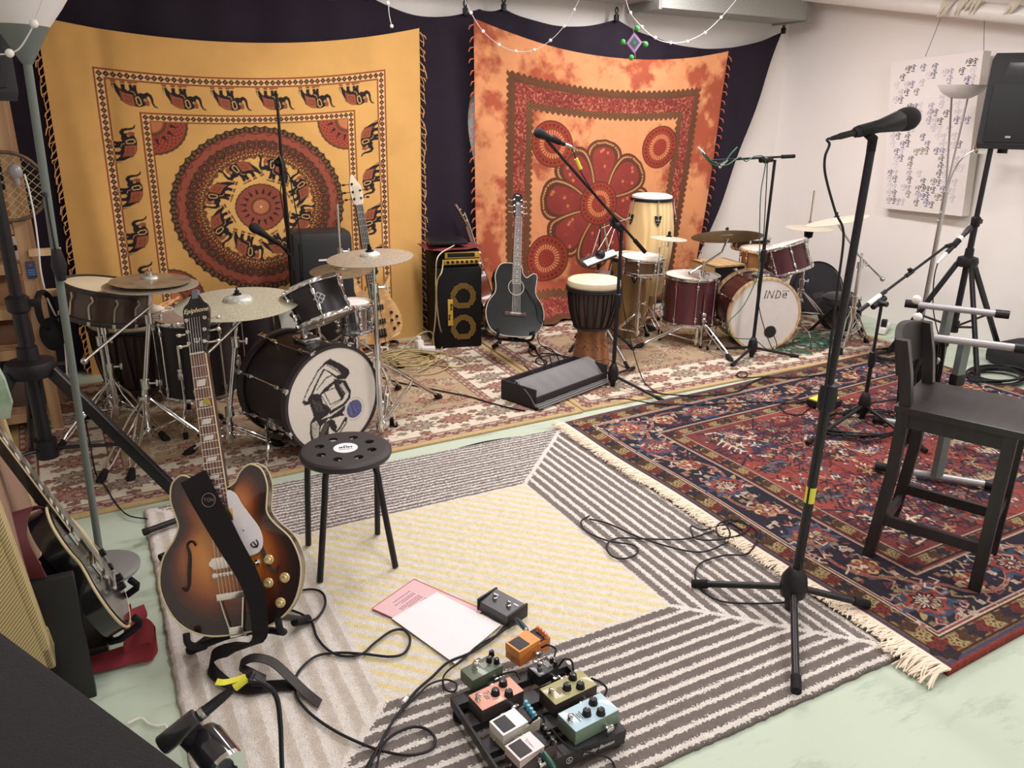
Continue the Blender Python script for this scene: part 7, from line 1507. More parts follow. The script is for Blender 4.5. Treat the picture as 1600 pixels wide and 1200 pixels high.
# ================================================================ picture of stamped marks
def picture():
    a, b_, c, d = PX(1393, 97, 5.62), PX(1537, 79, 5.60), PX(1503, 338, 5.66), PX(1378, 325, 5.68); W = ((a-b_).length+(d-c).length)/2; H = ((a-d).length+(b_-c).length)/2
    cv = Canvas(-W/2, W/2, -H/2, H/2, .0024, A(232, 224, 221)); rr = random.Random(9); s = .023
    inks = [A(48, 42, 46), A(70, 66, 110), A(96, 92, 140), A(112, 104, 80), A(150, 140, 160), A(190, 180, 190), A(205, 198, 205)]
    def stamp(x, y, col):
        w = .0062
        for s0 in (0.5, 2.2, 4.1): cv.line([(x+s*math.cos(s0+.14*k), y+s*math.sin(s0+.14*k)) for k in range(9)], w, col)
        cv.line([(x-s*.15, y+s*.5), (x+s*.4, y+s*.45), (x+s*.1, y+s*.05), (x+s*.45, y-s*.25), (x-s*.1, y-s*.5)], w, col)
        cv.line([(x-s*.55, y+s*.25), (x-s*.3, y+s*.05)], w, col)
    art = ['..ab.c.b.....ea', '.a....gb.fh.a.g', 'g.fc.f....h..bf', '.fa.d.....g.fcb', 'fb.......fg..f.', '...abg.h.f..g..', 'f..bcf.hb.a.fg.', '.f..fg.hfa..bfc', 'gf.hf...fg.f...', 'fb.a..b..gf.f..', 'g.ca...c..fgfb.', '.bf..ddd.bcf..g', '.fb.a.....ag.f.', '.g..d.....af.fg', 'bf..h.f...af...', 'fb..a..a.dbg.f.', 'gf.fh.daaa.bfg.', 'fa..d.hcb.da.f.', 'hahf..a.ca.....']
    key = dict(a=0, b=1, c=2, d=3, e=0, f=5, g=6, h=4); n = len(art)
    for r, row in enumerate(art):
        for k, ch in enumerate(row):
            if ch != '.': stamp(-W/2+W*(.09+.84*k/14)+rr.uniform(-.004, .004), H/2-H*(.06+.88*r/(n-1))+rr.uniform(-.005, .005), inks[key[ch]])
    C = cv.out(); u = np.linspace(0, 1, cv.nx)[None, :, None]; v = np.linspace(0, 1, cv.ny)[:, None, None]; ar = [np.array(q) for q in (a, b_, c, d)]
    P = (ar[3]*(1-u)+ar[2]*u)*(1-v)+(ar[0]*(1-u)+ar[1]*u)*v
    t = thing('picture_canvas', 'white canvas of small stamped round marks hanging on the right wall', 'picture', (a+c)/2); grid_mesh('printed_face', P, C, vcm('canvas_print', .8, .1, 400, .2, .02), t, loc=tuple((a+c)/2))
    dx = V(.085, 0, 0); q = [V(*x) for x in (a, b_, c, d)]; mb = MB(); mb.add(q+[p+dx for p in q], [(4, 5, 6, 7), (0, 1, 5, 4), (1, 2, 6, 5), (2, 3, 7, 6), (3, 0, 4, 7)]); mb.build('canvas_side', pm('canvas_edge', L(214, 205, 200), .8), t, world=True, ang=20)
    cm = pm('blue_cord', L(96, 98, 128), .7); mb = MB()
    for (p, z) in (((1446, 88), (1474, 18)), ((1537, 79), (1539, 2))): pass
    for (p, z) in (((1446, 88), (1474, 18)), ((1537, 79), (1539, 2))):
        mb = MB(); mb.tube([PX(*p, 5.62), PX(*z, 5.5)], .0022, 6); mb.build('hanging_cord', cm, t, world=True)
picture()
# ================================================================ string lights and yarn ornament
def string_light(label, pts, Y, beads):
    P3 = [PY(x, y, Y) for x, y in pts]; t = thing('string_light', label, 'string light', P3[0]); mb = MB(); mb.tube(P3, .0022, 6, smooth=5); mb.build('wire', pm('white_wire', L(206, 200, 194), .5), t, world=True)
    for (x, y) in beads: mb = MB(); mb.ball(PY(x, y, Y), .0115, n=12, m=8); mb.build('bulb', WHT, t, world=True)
string_light('string of small white bulbs sagging over the red tapestry', [(722, -12), (736, 20), (755, 49), (780, 70), (806, 80), (835, 78), (860, 63), (881, 41), (897, 15), (910, -12)], 5.0, [(736, 20), (755, 49), (780, 70), (806, 80), (835, 78), (860, 63), (881, 41), (897, 15)])
string_light('string of small white bulbs sagging in front of the metal duct', [(975, -10), (985, 20), (1003, 42), (1024, 60), (1048, 67), (1074, 64), (1102, 50), (1127, 27), (1150, 0), (1162, -16)], 4.95, [(985, 20), (1003, 42), (1024, 59), (1048, 67), (1074, 65), (1102, 51), (1127, 27)])
string_light('end of a bulb string hanging above the yellow tapestry', [(606, -14), (607, 5), (608, 22), (612, 41)], 5.0, [(606, 5), (612, 41)])
string_light('bulb string hanging in front of the white lamp shade at the upper left', [(72, -30), (66, 0), (60, 18), (53, 37), (44, 55), (30, 76), (15, 83), (0, 85), (-20, 84)], 2.72, [(53, 37), (15, 83)])
def gods_eye():
    c = PY(991, 67, 4.9); t = thing('yarn_ornament', 'purple and green diamond yarn ornament with four green pompoms hanging from the ceiling', 'ornament', c, rz=-.3); s = .056; mp = PY(994, 45, 4.9)
    for k, (r, col) in enumerate(((1., (128, 96, 138)), (.86, (148, 128, 150)), (.74, (112, 84, 124)), (.6, (70, 78, 76)), (.44, (54, 66, 66)), (.24, (52, 100, 92)))):
        mb = MB(); d = s*r*1.1; mb.prism([(-d*.95, 0), (0, -d*1.12), (d*.95, 0), (0, d*1.12)], -.003-.001*k, .003+.001*k, basis((0, 0, 0), (1, 0, .08), (-.08, 0, 1), (0, -1, 0))); mb.build('yarn_band', pm('yarn%d' % k, L(*col), .9, var=.2, scale=120), t)
    mb = MB(); mb.cyl((-s*1.6, 0, -.01), (s*1.6, 0, .01), .003, n=6); mb.cyl((.014, 0, -s*1.75), (-.014, 0, s*1.75), .003, n=6); mb.build('sticks', wood('stick_wood', L(150, 110, 70), L(120, 84, 54)), t)
    gm = pm('green_pompom', L(64, 150, 78), .95, var=.3, scale=150, bump=.9, bscale=250)
    for (x, z) in ((-s*1.5, .004), (s*1.5, -.008), (.014, s*1.66), (-.016, -s*1.7)): mb = MB(); mb.ball((x, -.002, z), .0185, n=16, m=10); mb.build('pompom', gm, t)
    mb = MB(); mb.tube([(0, 0, s*1.7), PY(985, -20, 4.9)-c], .0012, 4); mb.build('thread', BLK, t)
gods_eye()
# ================================================================ papers, pedals and cables on the pale rug
def quad_thing(name, label, cat, px, z, th, m, print_=None):
    q = [G(x, y, z) for x, y in px]; c = sum(q, V(0, 0, 0))/4; mb = MB(); mb.add([p-c for p in q]+[p-c-V(0, 0, th) for p in q], [(0, 1, 2, 3), (7, 6, 5, 4), (0, 4, 5, 1), (1, 5, 6, 2), (2, 6, 7, 3), (3, 7, 4, 0)]); o = mb.build(name, m); o.location = c; return tag(o, label, cat), q
o, q = quad_thing('pink_sheet', 'pink printed sheet lying on the pale rug under the white paper', 'paper', [(581, 951), (647, 905), (756, 953), (692, 1000)], .028, .0012, pm('pink_paper', L(226, 186, 190), .8, var=.02))
red = pm('red_ink', L(196, 96, 100), .8); u = (q[1]-q[0]); w = (q[3]-q[0]); mb = MB(); rr = random.Random(4)
for e0, e1 in ((q[0], q[1]), (q[1], q[2]), (q[0], q[3])): mb.tube([e0-o.location+V(0, 0, .0002), e1-o.location+V(0, 0, .0002)], .0016, 4)
mb.build('edge_line', red, o); mb = MB()
for k in range(9):
    yy = .22+.05*k if k < 8 else .66; x0 = .30+.012*rr.random()
    if k in (1, 4): continue
    x = x0
    while x < rr.choice([.62, .74, .86]): l = rr.uniform(.02, .06); a, b = q[0]+u*(1-x)*1.0+w*yy*.55, q[0]+u*(1-x-l)+w*yy*.55; mb.box((a+b)/2-o.location+V(0, 0, .0004), ((b-a).length, .003, .0003), rotz(math.atan2(u.y, u.x))); x += l+.014
mb.build('printed_lines', pm('purple_ink', L(150, 100, 120), .8), o)
quad_thing('white_sheet', 'blank white sheet of paper on the pale rug over the pink sheet', 'paper', [(612, 966), (683, 925), (783, 976), (711, 1037)], .0305, .0012, PAPER)
def foot_switch():
    q = [G(x, y, .075) for x, y in ((752, 936), (800, 963), (818, 938), (771, 914))]; c = sum(q, V(0, 0, 0))/4; x = ((q[1]-q[0])+(q[2]-q[3])); W = x.length/2; x.normalize(); y = V(-x.y, x.x, 0); D = ((q[3]-q[0]).length+(q[2]-q[1]).length)/2
    t = thing('foot_switch', 'grey two-button footswitch on the pale rug beside the white paper', 'footswitch', M=Matrix.Translation(V(c.x, c.y, .024)) @ Matrix((x, y, V(0, 0, 1))).transposed().to_4x4()); gm = pm('dark_grey_metal', L(66, 63, 67), .4, var=.08)
    mb = MB(); mb.prism([(-D/2, 0), (D/2, 0), (D/2*.86, .045), (-D/2*.86, .035)], -W/2, W/2, basis((0, 0, 0), (0, 1, 0), (0, 0, 1), (1, 0, 0))); mb.build('case', gm, t, ang=20)
    for s in (-1, 1): mb = MB(); mb.box((s*W/2, 0, .022), (.008, D*1.02, .05), bev=.003); mb.build('end_plate', BLK, t)
    for xx in (-.25, .2): mb = MB(); mb.lathe([(.009, .036), (.009, .046), (.006, .048), (.006, .058), (.001, .060)], Matrix.Translation((xx*W, 0, 0)), 16); mb.build('button', CHR, t)
    for xx in (-.33, .33): mb = MB(); mb.box((xx*W, .018, .043), (.02, .006, .002)); mb.build('lettering_strip', PAPER, t)
foot_switch()
# pedalboard
ZB = .078
def board():
    c = [G(x, y, ZB) for x, y in ((780, 1222), (977, 1140), (893, 1022), (706, 1052))]; x = (c[1]-c[0]).normalized(); y = V(-x.y, x.x, 0)
    W = (c[1]-c[0]).length; D = (c[2]-c[1]).dot(y); o = c[1]; M = Matrix.Translation(V(o.x, o.y, 0)) @ Matrix((x, y, V(0, 0, 1))).transposed().to_4x4(); print('board', W, D)
    t = thing('pedalboard', 'black metal pedalboard on rubber feet carrying eight effect pedals', 'pedalboard', M=M); bm_ = pm('powder_black', L(32, 29, 33), .5, var=.12, bump=.15, bscale=400); W = .36
    for yy, w in ((.018, .036), (D*.36, .05), (D*.68, .05), (D-.02, .04)): mb = MB(); mb.box((-W/2, yy, ZB-.012), (W, w, .024), bev=.003); mb.build('rail', bm_, t)
    for s in (0, 1): mb = MB(); mb.box((-W*s, D/2, ZB-.016), (.008, D, .03), bev=.002); mb.build('side_rail', bm_, t)
    mb = MB(); mb.box((-W/2, .0, ZB-.022), (W, .004, .044), bev=.001); fp = mb.build('front_plate', bm_, t)
    ink = pm('white_ink', L(220, 214, 212), .5); text_mb('Harley Benton', .0165, Matrix.Translation((-.085, -.0026, ZB-.022)) @ Matrix.Rotation(PI/2, 4, 'X'), .0006, shear=.4).build('lettering', ink, fp)
    mb = MB(); mb.torus(.009, .0008, Matrix.Translation((-.175, -.0026, ZB-.022)) @ Matrix.Rotation(PI/2, 4, 'X'), 24, 4); text_mb('A', .011, Matrix.Translation((-.175, -.0026, ZB-.022)) @ Matrix.Rotation(PI/2, 4, 'X'), .0006, mb); mb.build('emblem', ink, fp)
    for (xx, yy) in ((-.02, .03), (-W+.02, .03), (-.02, D-.03), (-W+.02, D-.03)):
        mb = MB(); mb.lathe([(.027, .024), (.027, .034), (.018, .042), (.006, .043)], Matrix.Translation((xx, yy-.0, 0)), 24, True, True); mb.cyl((xx, yy, .04), (xx, yy, ZB-.02), .006, n=12); mb.build('foot', RUB, t)
    return M, x, y
BM, BX, BY = board()
WI = pm('white_ink', L(220, 214, 212))
def pedal(label, px, hgt, col, kind, knobs=(), fs=None, knob_m=None, side=None, text=None, textcol=None, kr=.0115, rough=.45, jack=True):
    """box pedal whose top face is seen at px (front-left, back-left.. the long side runs along the board's x)"""
    zt = ZB+hgt; q = [G(x, y, zt) for x, y in px]; c = sum(q, V(0, 0, 0))/4; Lx = ((q[1]-q[0]).length+(q[2]-q[3]).length)/2; Ly = ((q[3]-q[0]).length+(q[2]-q[1]).length)/2
    xv = ((q[1]-q[0])+(q[2]-q[3])); xv.z = 0; xv.normalize(); yv = V(-xv.y, xv.x, 0); M = Matrix.Translation(V(c.x, c.y, ZB+.0005)) @ Matrix((xv, yv, V(0, 0, 1))).transposed().to_4x4(); I = M.inverted()
    t = thing('effect_pedal', label, 'effect pedal', M=M); cm = pm('paint_%d_%d_%d' % col, L(*col), rough, var=.06, coat=.2); sm = side or cm
    if kind == 'box':
        mb = MB(); mb.box((0, 0, hgt/2), (Lx, Ly, hgt), bev=.004); mb.build('case', sm, t)
        mb = MB(); mb.box((0, 0, hgt+.0006), (Lx*.985, Ly*.985, .0016), bev=.0006); mb.build('face', cm, t)
        zf = hgt+.0014
    else:   # compact pedal: treadle over a case with a knob panel at the back (left to right = front to back)
        mb = MB(); mb.prism([(-Lx/2, 0), (Lx/2+.035, 0), (Lx/2+.035, hgt*.80), (Lx/2-.005, hgt*.74), (-Lx/2, hgt*.42)], -Ly/2, Ly/2, basis((0, 0, 0), (1, 0, 0), (0, 0, 1), (0, -1, 0))); mb.build('case', sm, t, ang=20)
        mb = MB(); mb.prism([(-Lx/2-.002, hgt*.47), (Lx/2-.008, hgt*.80), (Lx/2-.006, hgt), (-Lx/2-.002, hgt*.96)], -Ly/2+.0005, Ly/2-.0005, basis((0, 0, 0), (1, 0, 0), (0, 0, 1), (0, -1, 0))); tr = mb.build('treadle', cm, t, ang=20)
        mb = MB(); mb.box((-Lx*.22, 0, hgt*.975), (Lx*.46, Ly*.8, .003), Matrix.Rotation(-.035, 3, 'Y'), bev=.001); pd = mb.build('rubber_pad', pm('grey_rubber_pad', L(70, 66, 70), .8, bump=.3), tr)
        mb = MB(); mb.box((Lx/2+.014, 0, hgt*.80), (.034, Ly*.9, .004), bev=.001); mb.build('panel', BLK, t); zf = hgt*.82
        mb = MB(); mb.cyl((-Lx/2-.004, 0, hgt*.3), (-Lx/2-.012, 0, hgt*.3), .004, n=10); mb.build('thumb_screw', CHR, t)
    for k, (x, y) in enumerate(knobs):
        p = I @ G(x, y, ZB+zf+.012); r = kr if kind == 'box' else .0058; mb = MB(); mb.lathe([(r*1.12, zf), (r*1.08, zf+.004), (r, zf+.006), (r*.92, zf+.015), (r*.8, zf+.017), (.001, zf+.0172)], Matrix.Translation((p.x, p.y, 0)), 20); kb = mb.build('knob', knob_m or BLK, t)
        a = random.uniform(0, 6); mb = MB(); mb.box((p.x+r*.55*math.cos(a), p.y+r*.55*math.sin(a), zf+.0175), (r*.7, .0014, .0012), rotz(a)); mb.build('pointer', WI, kb)
    if fs:
        p = I @ G(*fs, ZB+zf+.008); mb = MB(); rq = random.Random(int(Lx*1e4))
        for r_ in range(4): mb.box((p.x+.022+.006*r_, p.y+rq.uniform(-.004, .004), zf+.0004), (.0022, Ly*rq.uniform(.2, .55), .0004))
        mb.build('print_lines', drk if sum(col) > 400 else WI, t); mb = MB(); mb.lathe([(.0085, zf), (.0085, zf+.004), (.006, zf+.005), (.006, zf+.011), (.0075, zf+.012), (.0075, zf+.018), (.001, zf+.020)], Matrix.Translation((p.x, p.y, 0)), 18); mb.build('stomp_switch', CHR, t)
    if text:
        s_, sz, ox, oy, tc_ = text; rt = PI/2*(-1); text_mb(s_, sz, Matrix.Translation((ox*Lx, oy*Ly, (hgt if kind != 'box' else zf)+.0006)) @ rotz(rt), .0005).build('lettering', tc_, t)
    for s in (-1, 1):
        mb = MB(); mb.cyl((Lx*.18, s*Ly/2, hgt*.45), (Lx*.18, s*(Ly/2+.012), hgt*.45), .007, n=12); mb.box((Lx*.18, s*(Ly/2+.016), hgt*.45), (.024, .014, .014), bev=.003); mb.build('jack', CHR, t)
    return t
drk = pm('dark_ink', L(70, 58, 56), .6)
pedal('dark green effect pedal with three black knobs on the back left of the pedalboard', [(721, 1046), (766, 1023), (787, 1040), (736, 1066)][::-1] if False else [(736, 1066), (787, 1040), (766, 1023), (721, 1046)], .036, (92, 102, 82), 'box', [(764, 1029), (776, 1031), (768, 1019)], (742, 1041), kr=.008, text=None)
pedal('salmon pink effect pedal with three black knobs on the left of the pedalboard', [(750, 1114), (815, 1080), (800, 1057), (735, 1085)], .042, (228, 160, 140), 'box', [(774, 1079), (795, 1081), (786, 1065)], (747, 1090), side=pm('dark_pedal_side', L(60, 50, 52), .5), text=('Blackberry', .008, .42, 0, drk) if False else ('OD', .014, -.22, 0, pm('salmon_ink', L(196, 110, 92), .6)) if False else None)
pedal('white compact effect pedal with four blue knobs on the left of the pedalboard', [(785, 1149), (826, 1128), (808, 1103), (768, 1125)], .052, (226, 218, 212), 'compact', [(822, 1098), (826, 1104), (830, 1109), (834, 1115)], knob_m=pm('blue_knob', L(96, 178, 206), .4), side=pm('cream_pedal_case', L(206, 198, 180), .5))
pedal('brown compact effect pedal with pale face at the front left of the pedalboard', [(810, 1189), (852, 1166), (832, 1139), (793, 1163)], .052, (190, 170, 170), 'compact', [(847, 1134), (852, 1141), (857, 1148), (863, 1157)], side=pm('dark_brown_case', L(72, 54, 54), .45), text=('Octave', .011, .14, 0, WI))
pedal('orange compact effect pedal at the back of the pedalboard', [(809, 1019), (845, 1000), (827, 981), (794, 1002)], .055, (224, 142, 58), 'compact', [(840, 981), (845, 984), (849, 988), (853, 992)], knob_m=pm('orange_knob', L(216, 134, 80), .4), side=pm('orange_pedal_case', L(206, 120, 48), .4))
pedal('small black effect pedal with white lettering in the middle of the pedalboard', [(840, 1060), (871, 1044), (857, 1025), (826, 1041)], .034, (34, 31, 34), 'box', [(862, 1030), (868, 1036)], (843, 1040), kr=.006)
pedal('olive gold effect pedal with three black knobs on the right of the pedalboard', [(865, 1104), (931, 1071), (910, 1046), (845, 1076)], .042, (166, 158, 106), 'box', [(886, 1071), (907, 1069), (895, 1055)], (861, 1082), side=pm('dark_pedal_side', L(60, 50, 52)), text=('Green Rhino', .008, .3, 0, pm('pale_ink', L(208, 200, 140), .5)) if False else None)
pedal('light blue effect pedal with three black knobs at the front right of the pedalboard', [(896, 1146), (965, 1111), (941, 1081), (874, 1115)], .044, (180, 208, 220), 'box', [(917, 1111), (939, 1110), (927, 1094)], (891, 1123), side=pm('grey_green_side', L(112, 128, 112), .45))
# patch cables on the board
def zc(l): return [G(x, y, z) for x, y, z in l]
for lab, pts in (('short patch cable between the green and salmon pedals', [(770, 1060, .11), (790, 1052, .13), (806, 1050, .12), (812, 1062, .11)]), ('short patch cable beside the small black pedal', [(872, 1042, .11), (882, 1030, .14), (893, 1033, .13), (896, 1048, .11)]),
                 ('short patch cable between the white and brown pedals', [(828, 1130, .12), (842, 1118, .15), (850, 1125, .14), (846, 1142, .12)]), ('short patch cable along the right edge by the olive pedal', [(924, 1060, .11), (938, 1066, .12), (948, 1076, .11), (944, 1088, .10)]),
                 ('short patch cable beside the orange pedal', [(846, 1012, .11), (856, 1008, .13), (868, 1014, .12), (866, 1026, .11)])): cable(lab, zc(pts), .003)
cable('thin black cable crossing the front edge of the pedalboard', zc([(862, 1140, .10), (880, 1160, .10), (900, 1172, .095), (930, 1178, .05), (955, 1188, .03), (965, 1215, .03)]), .0026)
# long cables to the pedalboard and footswitch
tape = WHT
cable('pair of black cables running from the footswitch down the pale rug, upper strand', zc([(812, 972, .03), (790, 978, .03), (770, 998, .03), (735, 1020, .032), (700, 1035, .034), (675, 1058, .034), (650, 1080, .034), (630, 1105, .034), (612, 1130, .034), (595, 1160, .034), (575, 1200, .034), (560, 1225, .034)]), .0042)
cable('thin black cable beside the pair with a loop at the pedalboard corner', zc([(806, 972, .04), (780, 990, .034), (745, 1010, .034), (725, 1030, .034), (700, 1048, .034), (692, 1062, .03), (697, 1078, .03), (710, 1080, .032), (713, 1068, .034), (695, 1062, .036), (670, 1070, .034), (655, 1084, .034), (640, 1098, .034), (620, 1120, .034), (600, 1150, .034), (588, 1200, .034), (580, 1225, .034)]), .003)
cable('black instrument cable looping from the sunburst guitar across the pale rug', [G(405, 940, .12), G(420, 952, .06), G(450, 966, .03), G(480, 970, .045)]+gp([(496, 965), (508, 945), (505, 928), (490, 921), (465, 924), (448, 936), (450, 950), (472, 960), (487, 972), (495, 995), (512, 1015), (535, 1025), (565, 1022), (585, 1005), (612, 986), (632, 985), (641, 1000), (632, 1020), (610, 1026), (570, 1022), (530, 1020), (495, 1025), (470, 1045), (461, 1065), (465, 1090), (485, 1115), (520, 1140), (560, 1160), (600, 1174), (640, 1180), (672, 1172), (680, 1155), (668, 1140), (645, 1136), (615, 1148), (590, 1172), (572, 1200), (560, 1225)], .031), .0042)
mb = MB(); mb.tube([G(630, 1098, .036), G(636, 1090, .036)], .007, 8); o = mb.build('tape_wrap', WHT, loc=G(633, 1094, .036)); tag(o, 'white tape binding the cables on the pale rug left of the pedalboard', 'tape')
def plug(label, a, b, m):
    t = thing('jack_plug', label, 'plug', a); mb = MB(); d = (b-a).normalized(); mb.tube([a, a.lerp(b, .7), b], [.009, .009, .005], 12); mb.build('barrel', m, t, world=True); mb = MB(); mb.tube([a-d*.006, a], [.007, .009], 12); mb.build('collar', CHR, t, world=True)
plug('dark green jack plug standing at the front edge of the pedalboard', G(850, 1178, .12), G(868, 1204, .12), pm('green_plug', L(40, 84, 72), .3, metal=.3))
plug('dark jack plug plugged in behind the orange pedal', G(822, 984, .10), G(806, 966, .10), pm('teal_plug', L(64, 80, 84), .3, metal=.4))
# microphone in the near corner, in front of the black amplifier
def near_mic():
    z = .94; tail, tip = G(362, 1078, z+.01), G(252, 1166, z-.035); ln = (tip-tail).length; M = zto(tip-tail, tail); t = thing('microphone', 'black instrument microphone in the near left corner pointing at the black amplifier', 'microphone', M=M); k = ln/.19
    mb = MB(); mb.lathe([(.0085*k, .0), (.012*k, .03*k), (.0135*k, .07*k), (.0145*k, .072*k), (.0145*k, .092*k)], None, 24, True, True); mb.build('cable_plug', BLK, t)
    mb = MB(); mb.lathe([(.012*k, .09*k), (.0235*k, .094*k), (.0245*k, .10*k), (.0245*k, .186*k), (.022*k, .19*k), (.001, .191*k)], None, 32, True, False); mb.build('body', pm('satin_black_metal', L(46, 43, 46), .28, coat=.3), t)
    mb = MB(); mb.lathe([(.0146*k, .074*k), (.0151*k, .076*k), (.0151*k, .084*k), (.0146*k, .086*k)], None, 24); mb.build('ring', STEEL, t)
    st = thing('microphone_stand', 'black microphone stand with chrome clamp under the near corner microphone', 'mic stand', G(345, 1215, .03)); c0 = tail.lerp(tip, .72); c1, c2 = G(322, 1158, z-.05), G(352, 1196, z-.06)
    mb = MB(); mb.tube([c0, c0.lerp(c1, .6)+V(0, 0, -.015), c1], [.012, .013, .015], 14); mb.build('clip', RUB, st, world=True)
    mb = MB(); mb.tube([c1-(c2-c1)*.2, c1, c2], [.02, .0235, .0235], 24); mb.build('swivel', pm('polished_black', L(44, 42, 46), .15, coat=.6), st, world=True); mb = MB(); d = (c2-c1).normalized(); mb.tube([c2, c2+d*.006], .0245, 24); mb.build('chrome_ring', CHR, st, world=True)
    e = c2+d*.01; mb = MB(); mb.tube([e, e+V(.015, -.015, -.05), V(e.x+.02, e.y-.02, .03)], .0095, 12); mb.build('pole', BLKM, st, world=True)
    mb = MB(); mb.lathe([(.11, .0), (.11, .014), (.03, .026), (.012, .03)], Matrix.Translation(V(e.x+.02, e.y-.02, .024)), 36); mb.build('round_base', BLK, st, world=True)
    d = (tail-tip).normalized(); w = [tail, tail+d*.03, G(392, 1066, z+.02), G(415, 1070, z+.02), G(432, 1090, z), G(438, 1130, z-.05), G(440, 1180, z-.12), G(442, 1230, z-.2)]
    cable('thick black cable arching away from the near corner microphone', w, .0032); mb = MB(); mb.tube([tail+d*.004, tail+d*.022], .0052, 12); y = mb.build('tape_band', YEL, t, world=True)
    mb = MB(); mb.strip([tail+d*.018+V(0, 0, .004), G(352, 1066, z+.02), G(338, 1065, z+.03)], V(.4, .5, .3), .008, .0008, smooth=3); mb.build('tape_end', YEL, t, world=True)
    cable('thin white wire on the green floor behind the near corner microphone', gp([(200, 1130), (220, 1122), (232, 1130), (245, 1134), (258, 1133), (262, 1142)], .01), .003, WHT)
near_mic()
# grey pedal case with pedals
def pedal_case():
    FL, FR = G(836, 641, .014), G(948, 598, .014); x = (FR-FL).normalized(); y = V(-x.y, x.x, 0); W = (FR-FL).length; D = .27; H = .12; M = Matrix.Translation(FL) @ Matrix((x, y, V(0, 0, 1))).transposed().to_4x4()
    t = thing('pedal_case', 'open grey fabric pedal case with a black body on the floral rug', 'bag', M=M); fb = pm('black_nylon', L(26, 23, 28))
    for c_, s_ in (((W/2, D-.006, H/2), (W, .012, H)), ((.006, D/2, H/2), (.012, D, H)), ((W-.006, D/2, H/2), (.012, D, H)), ((W/2, D/2, .006), (W, D, .012)), ((W/2, .006, H*.3), (W, .012, H*.6))): mb = MB(); mb.box(c_, s_, bev=.004); mb.build('wall', fb, t)
    n, m_ = 60, 12; u, v = np.meshgrid(np.linspace(0, 1, n), np.linspace(0, 1, m_)); X = u*W*(1+.04*v*0)+.01*(v-.5); Y = -.012+v*D*.66; Z = .02+(H*.98)*np.sin(np.clip(v*1.0, 0, 1)*PI/2)+.007*np.sin(u*42+v*6)*np.sin(v*PI)**1.2*(1-u*.3)
    P = np.stack([X, Y, Z], -1); gf = pm('grey_canvas_flap', L(118, 115, 117), .8, var=.06, bump=.3, bscale=500); o = grid_mesh('flap', P, None, gf, t)
    md = o.modifiers.new('s', 'SOLIDIFY'); md.thickness = .006
    for k in range(2): mb = MB(); mb.tube([(i/20*W, -.016-.012*k, .022-.006*k) for i in range(21)], .005, 6); mb.build('piping', pm('grey_piping', L(120, 118, 118), .6), t)
    return M, W, D, H
CM, CW, CD, CH = pedal_case()
for k, (lab, f, col, w) in enumerate((('white effect pedal at the near end of the grey case', .12, (222, 216, 214), .10), ('purple-knobbed steel effect pedal in the grey case', .24, (150, 146, 148), .07), ('red effect pedal in the middle of the grey case', .41, (158, 46, 54), .14), ('white multi-switch pedal in the grey case', .58, (226, 220, 218), .13), ('pale effect pedal beside the white multi-switch pedal in the grey case', .72, (196, 194, 200), .09), ('cream effect pedal at the far end of the grey case', .87, (216, 196, 150), .07))):
    t = thing('effect_pedal', lab, 'effect pedal', M=CM @ Matrix.Translation((CW*f, CD*.73, .0135))); mb = MB(); mb.box((0, 0, .04), (w, .10, .06+.02*(k % 2)), bev=.005); mb.build('case', pm('paint_%d_%d_%d' % col, L(*col), .4, coat=.2), t); zz = .07+.01*(k % 2)
    for q in range(3): mb = MB(); mb.lathe([(.008, zz), (.007, zz+.012), (.001, zz+.013)], Matrix.Translation((-w*.3+w*.3*q, .025, 0)), 12); mb.build('knob', pm('purple_knob', L(150, 50, 150), .4) if k == 1 else BLK, t)
    mb = MB(); mb.lathe([(.007, zz), (.006, zz+.012), (.001, zz+.013)], Matrix.Translation((0, -.025, 0)), 12); mb.build('stomp_switch', CHR, t)
for lab, pts in (('black cable loop standing out of the grey pedal case, taller one', [(.55, .8, .08), (.56, 1.1, .18), (.66, 1.3, .21), (.74, 1.1, .18), (.75, .8, .08)]), ('black cable loop standing out of the grey pedal case, lower one', [(.63, .8, .08), (.65, 1.0, .15), (.7, 1.05, .17), (.78, .9, .15), (.8, .75, .08)]), ('black cable leaning across the open grey pedal case', [(.27, .95, .17), (.32, .75, .12), (.36, .5, .13)])): cable(lab, [CM @ V(CW*a, CD*b, c) for a, b, c in pts], .0042)
cable('black cable curling on the rug behind the grey pedal case', gp([(901, 562), (880, 556), (850, 552), (836, 556), (826, 548), (832, 538), (838, 548), (846, 560), (855, 566), (848, 570), (838, 566), (842, 558), (870, 555), (905, 561)], .02), .004)
cable('thin black cable running from the kit to the grey pedal case', gp([(598, 590), (625, 598), (660, 605), (700, 613), (735, 620), (765, 629), (800, 638), (820, 642)], .019), .0045)
cable('black cable hanging from the black acoustic guitar to the rug', [MA @ V(.06, .33, .012), MA @ V(.14, .22, .02), MA @ V(.2, .1, .0), G(842, 515, .1), G(842, 535, .02), G(860, 548, .02), G(890, 560, .02)], .0035)
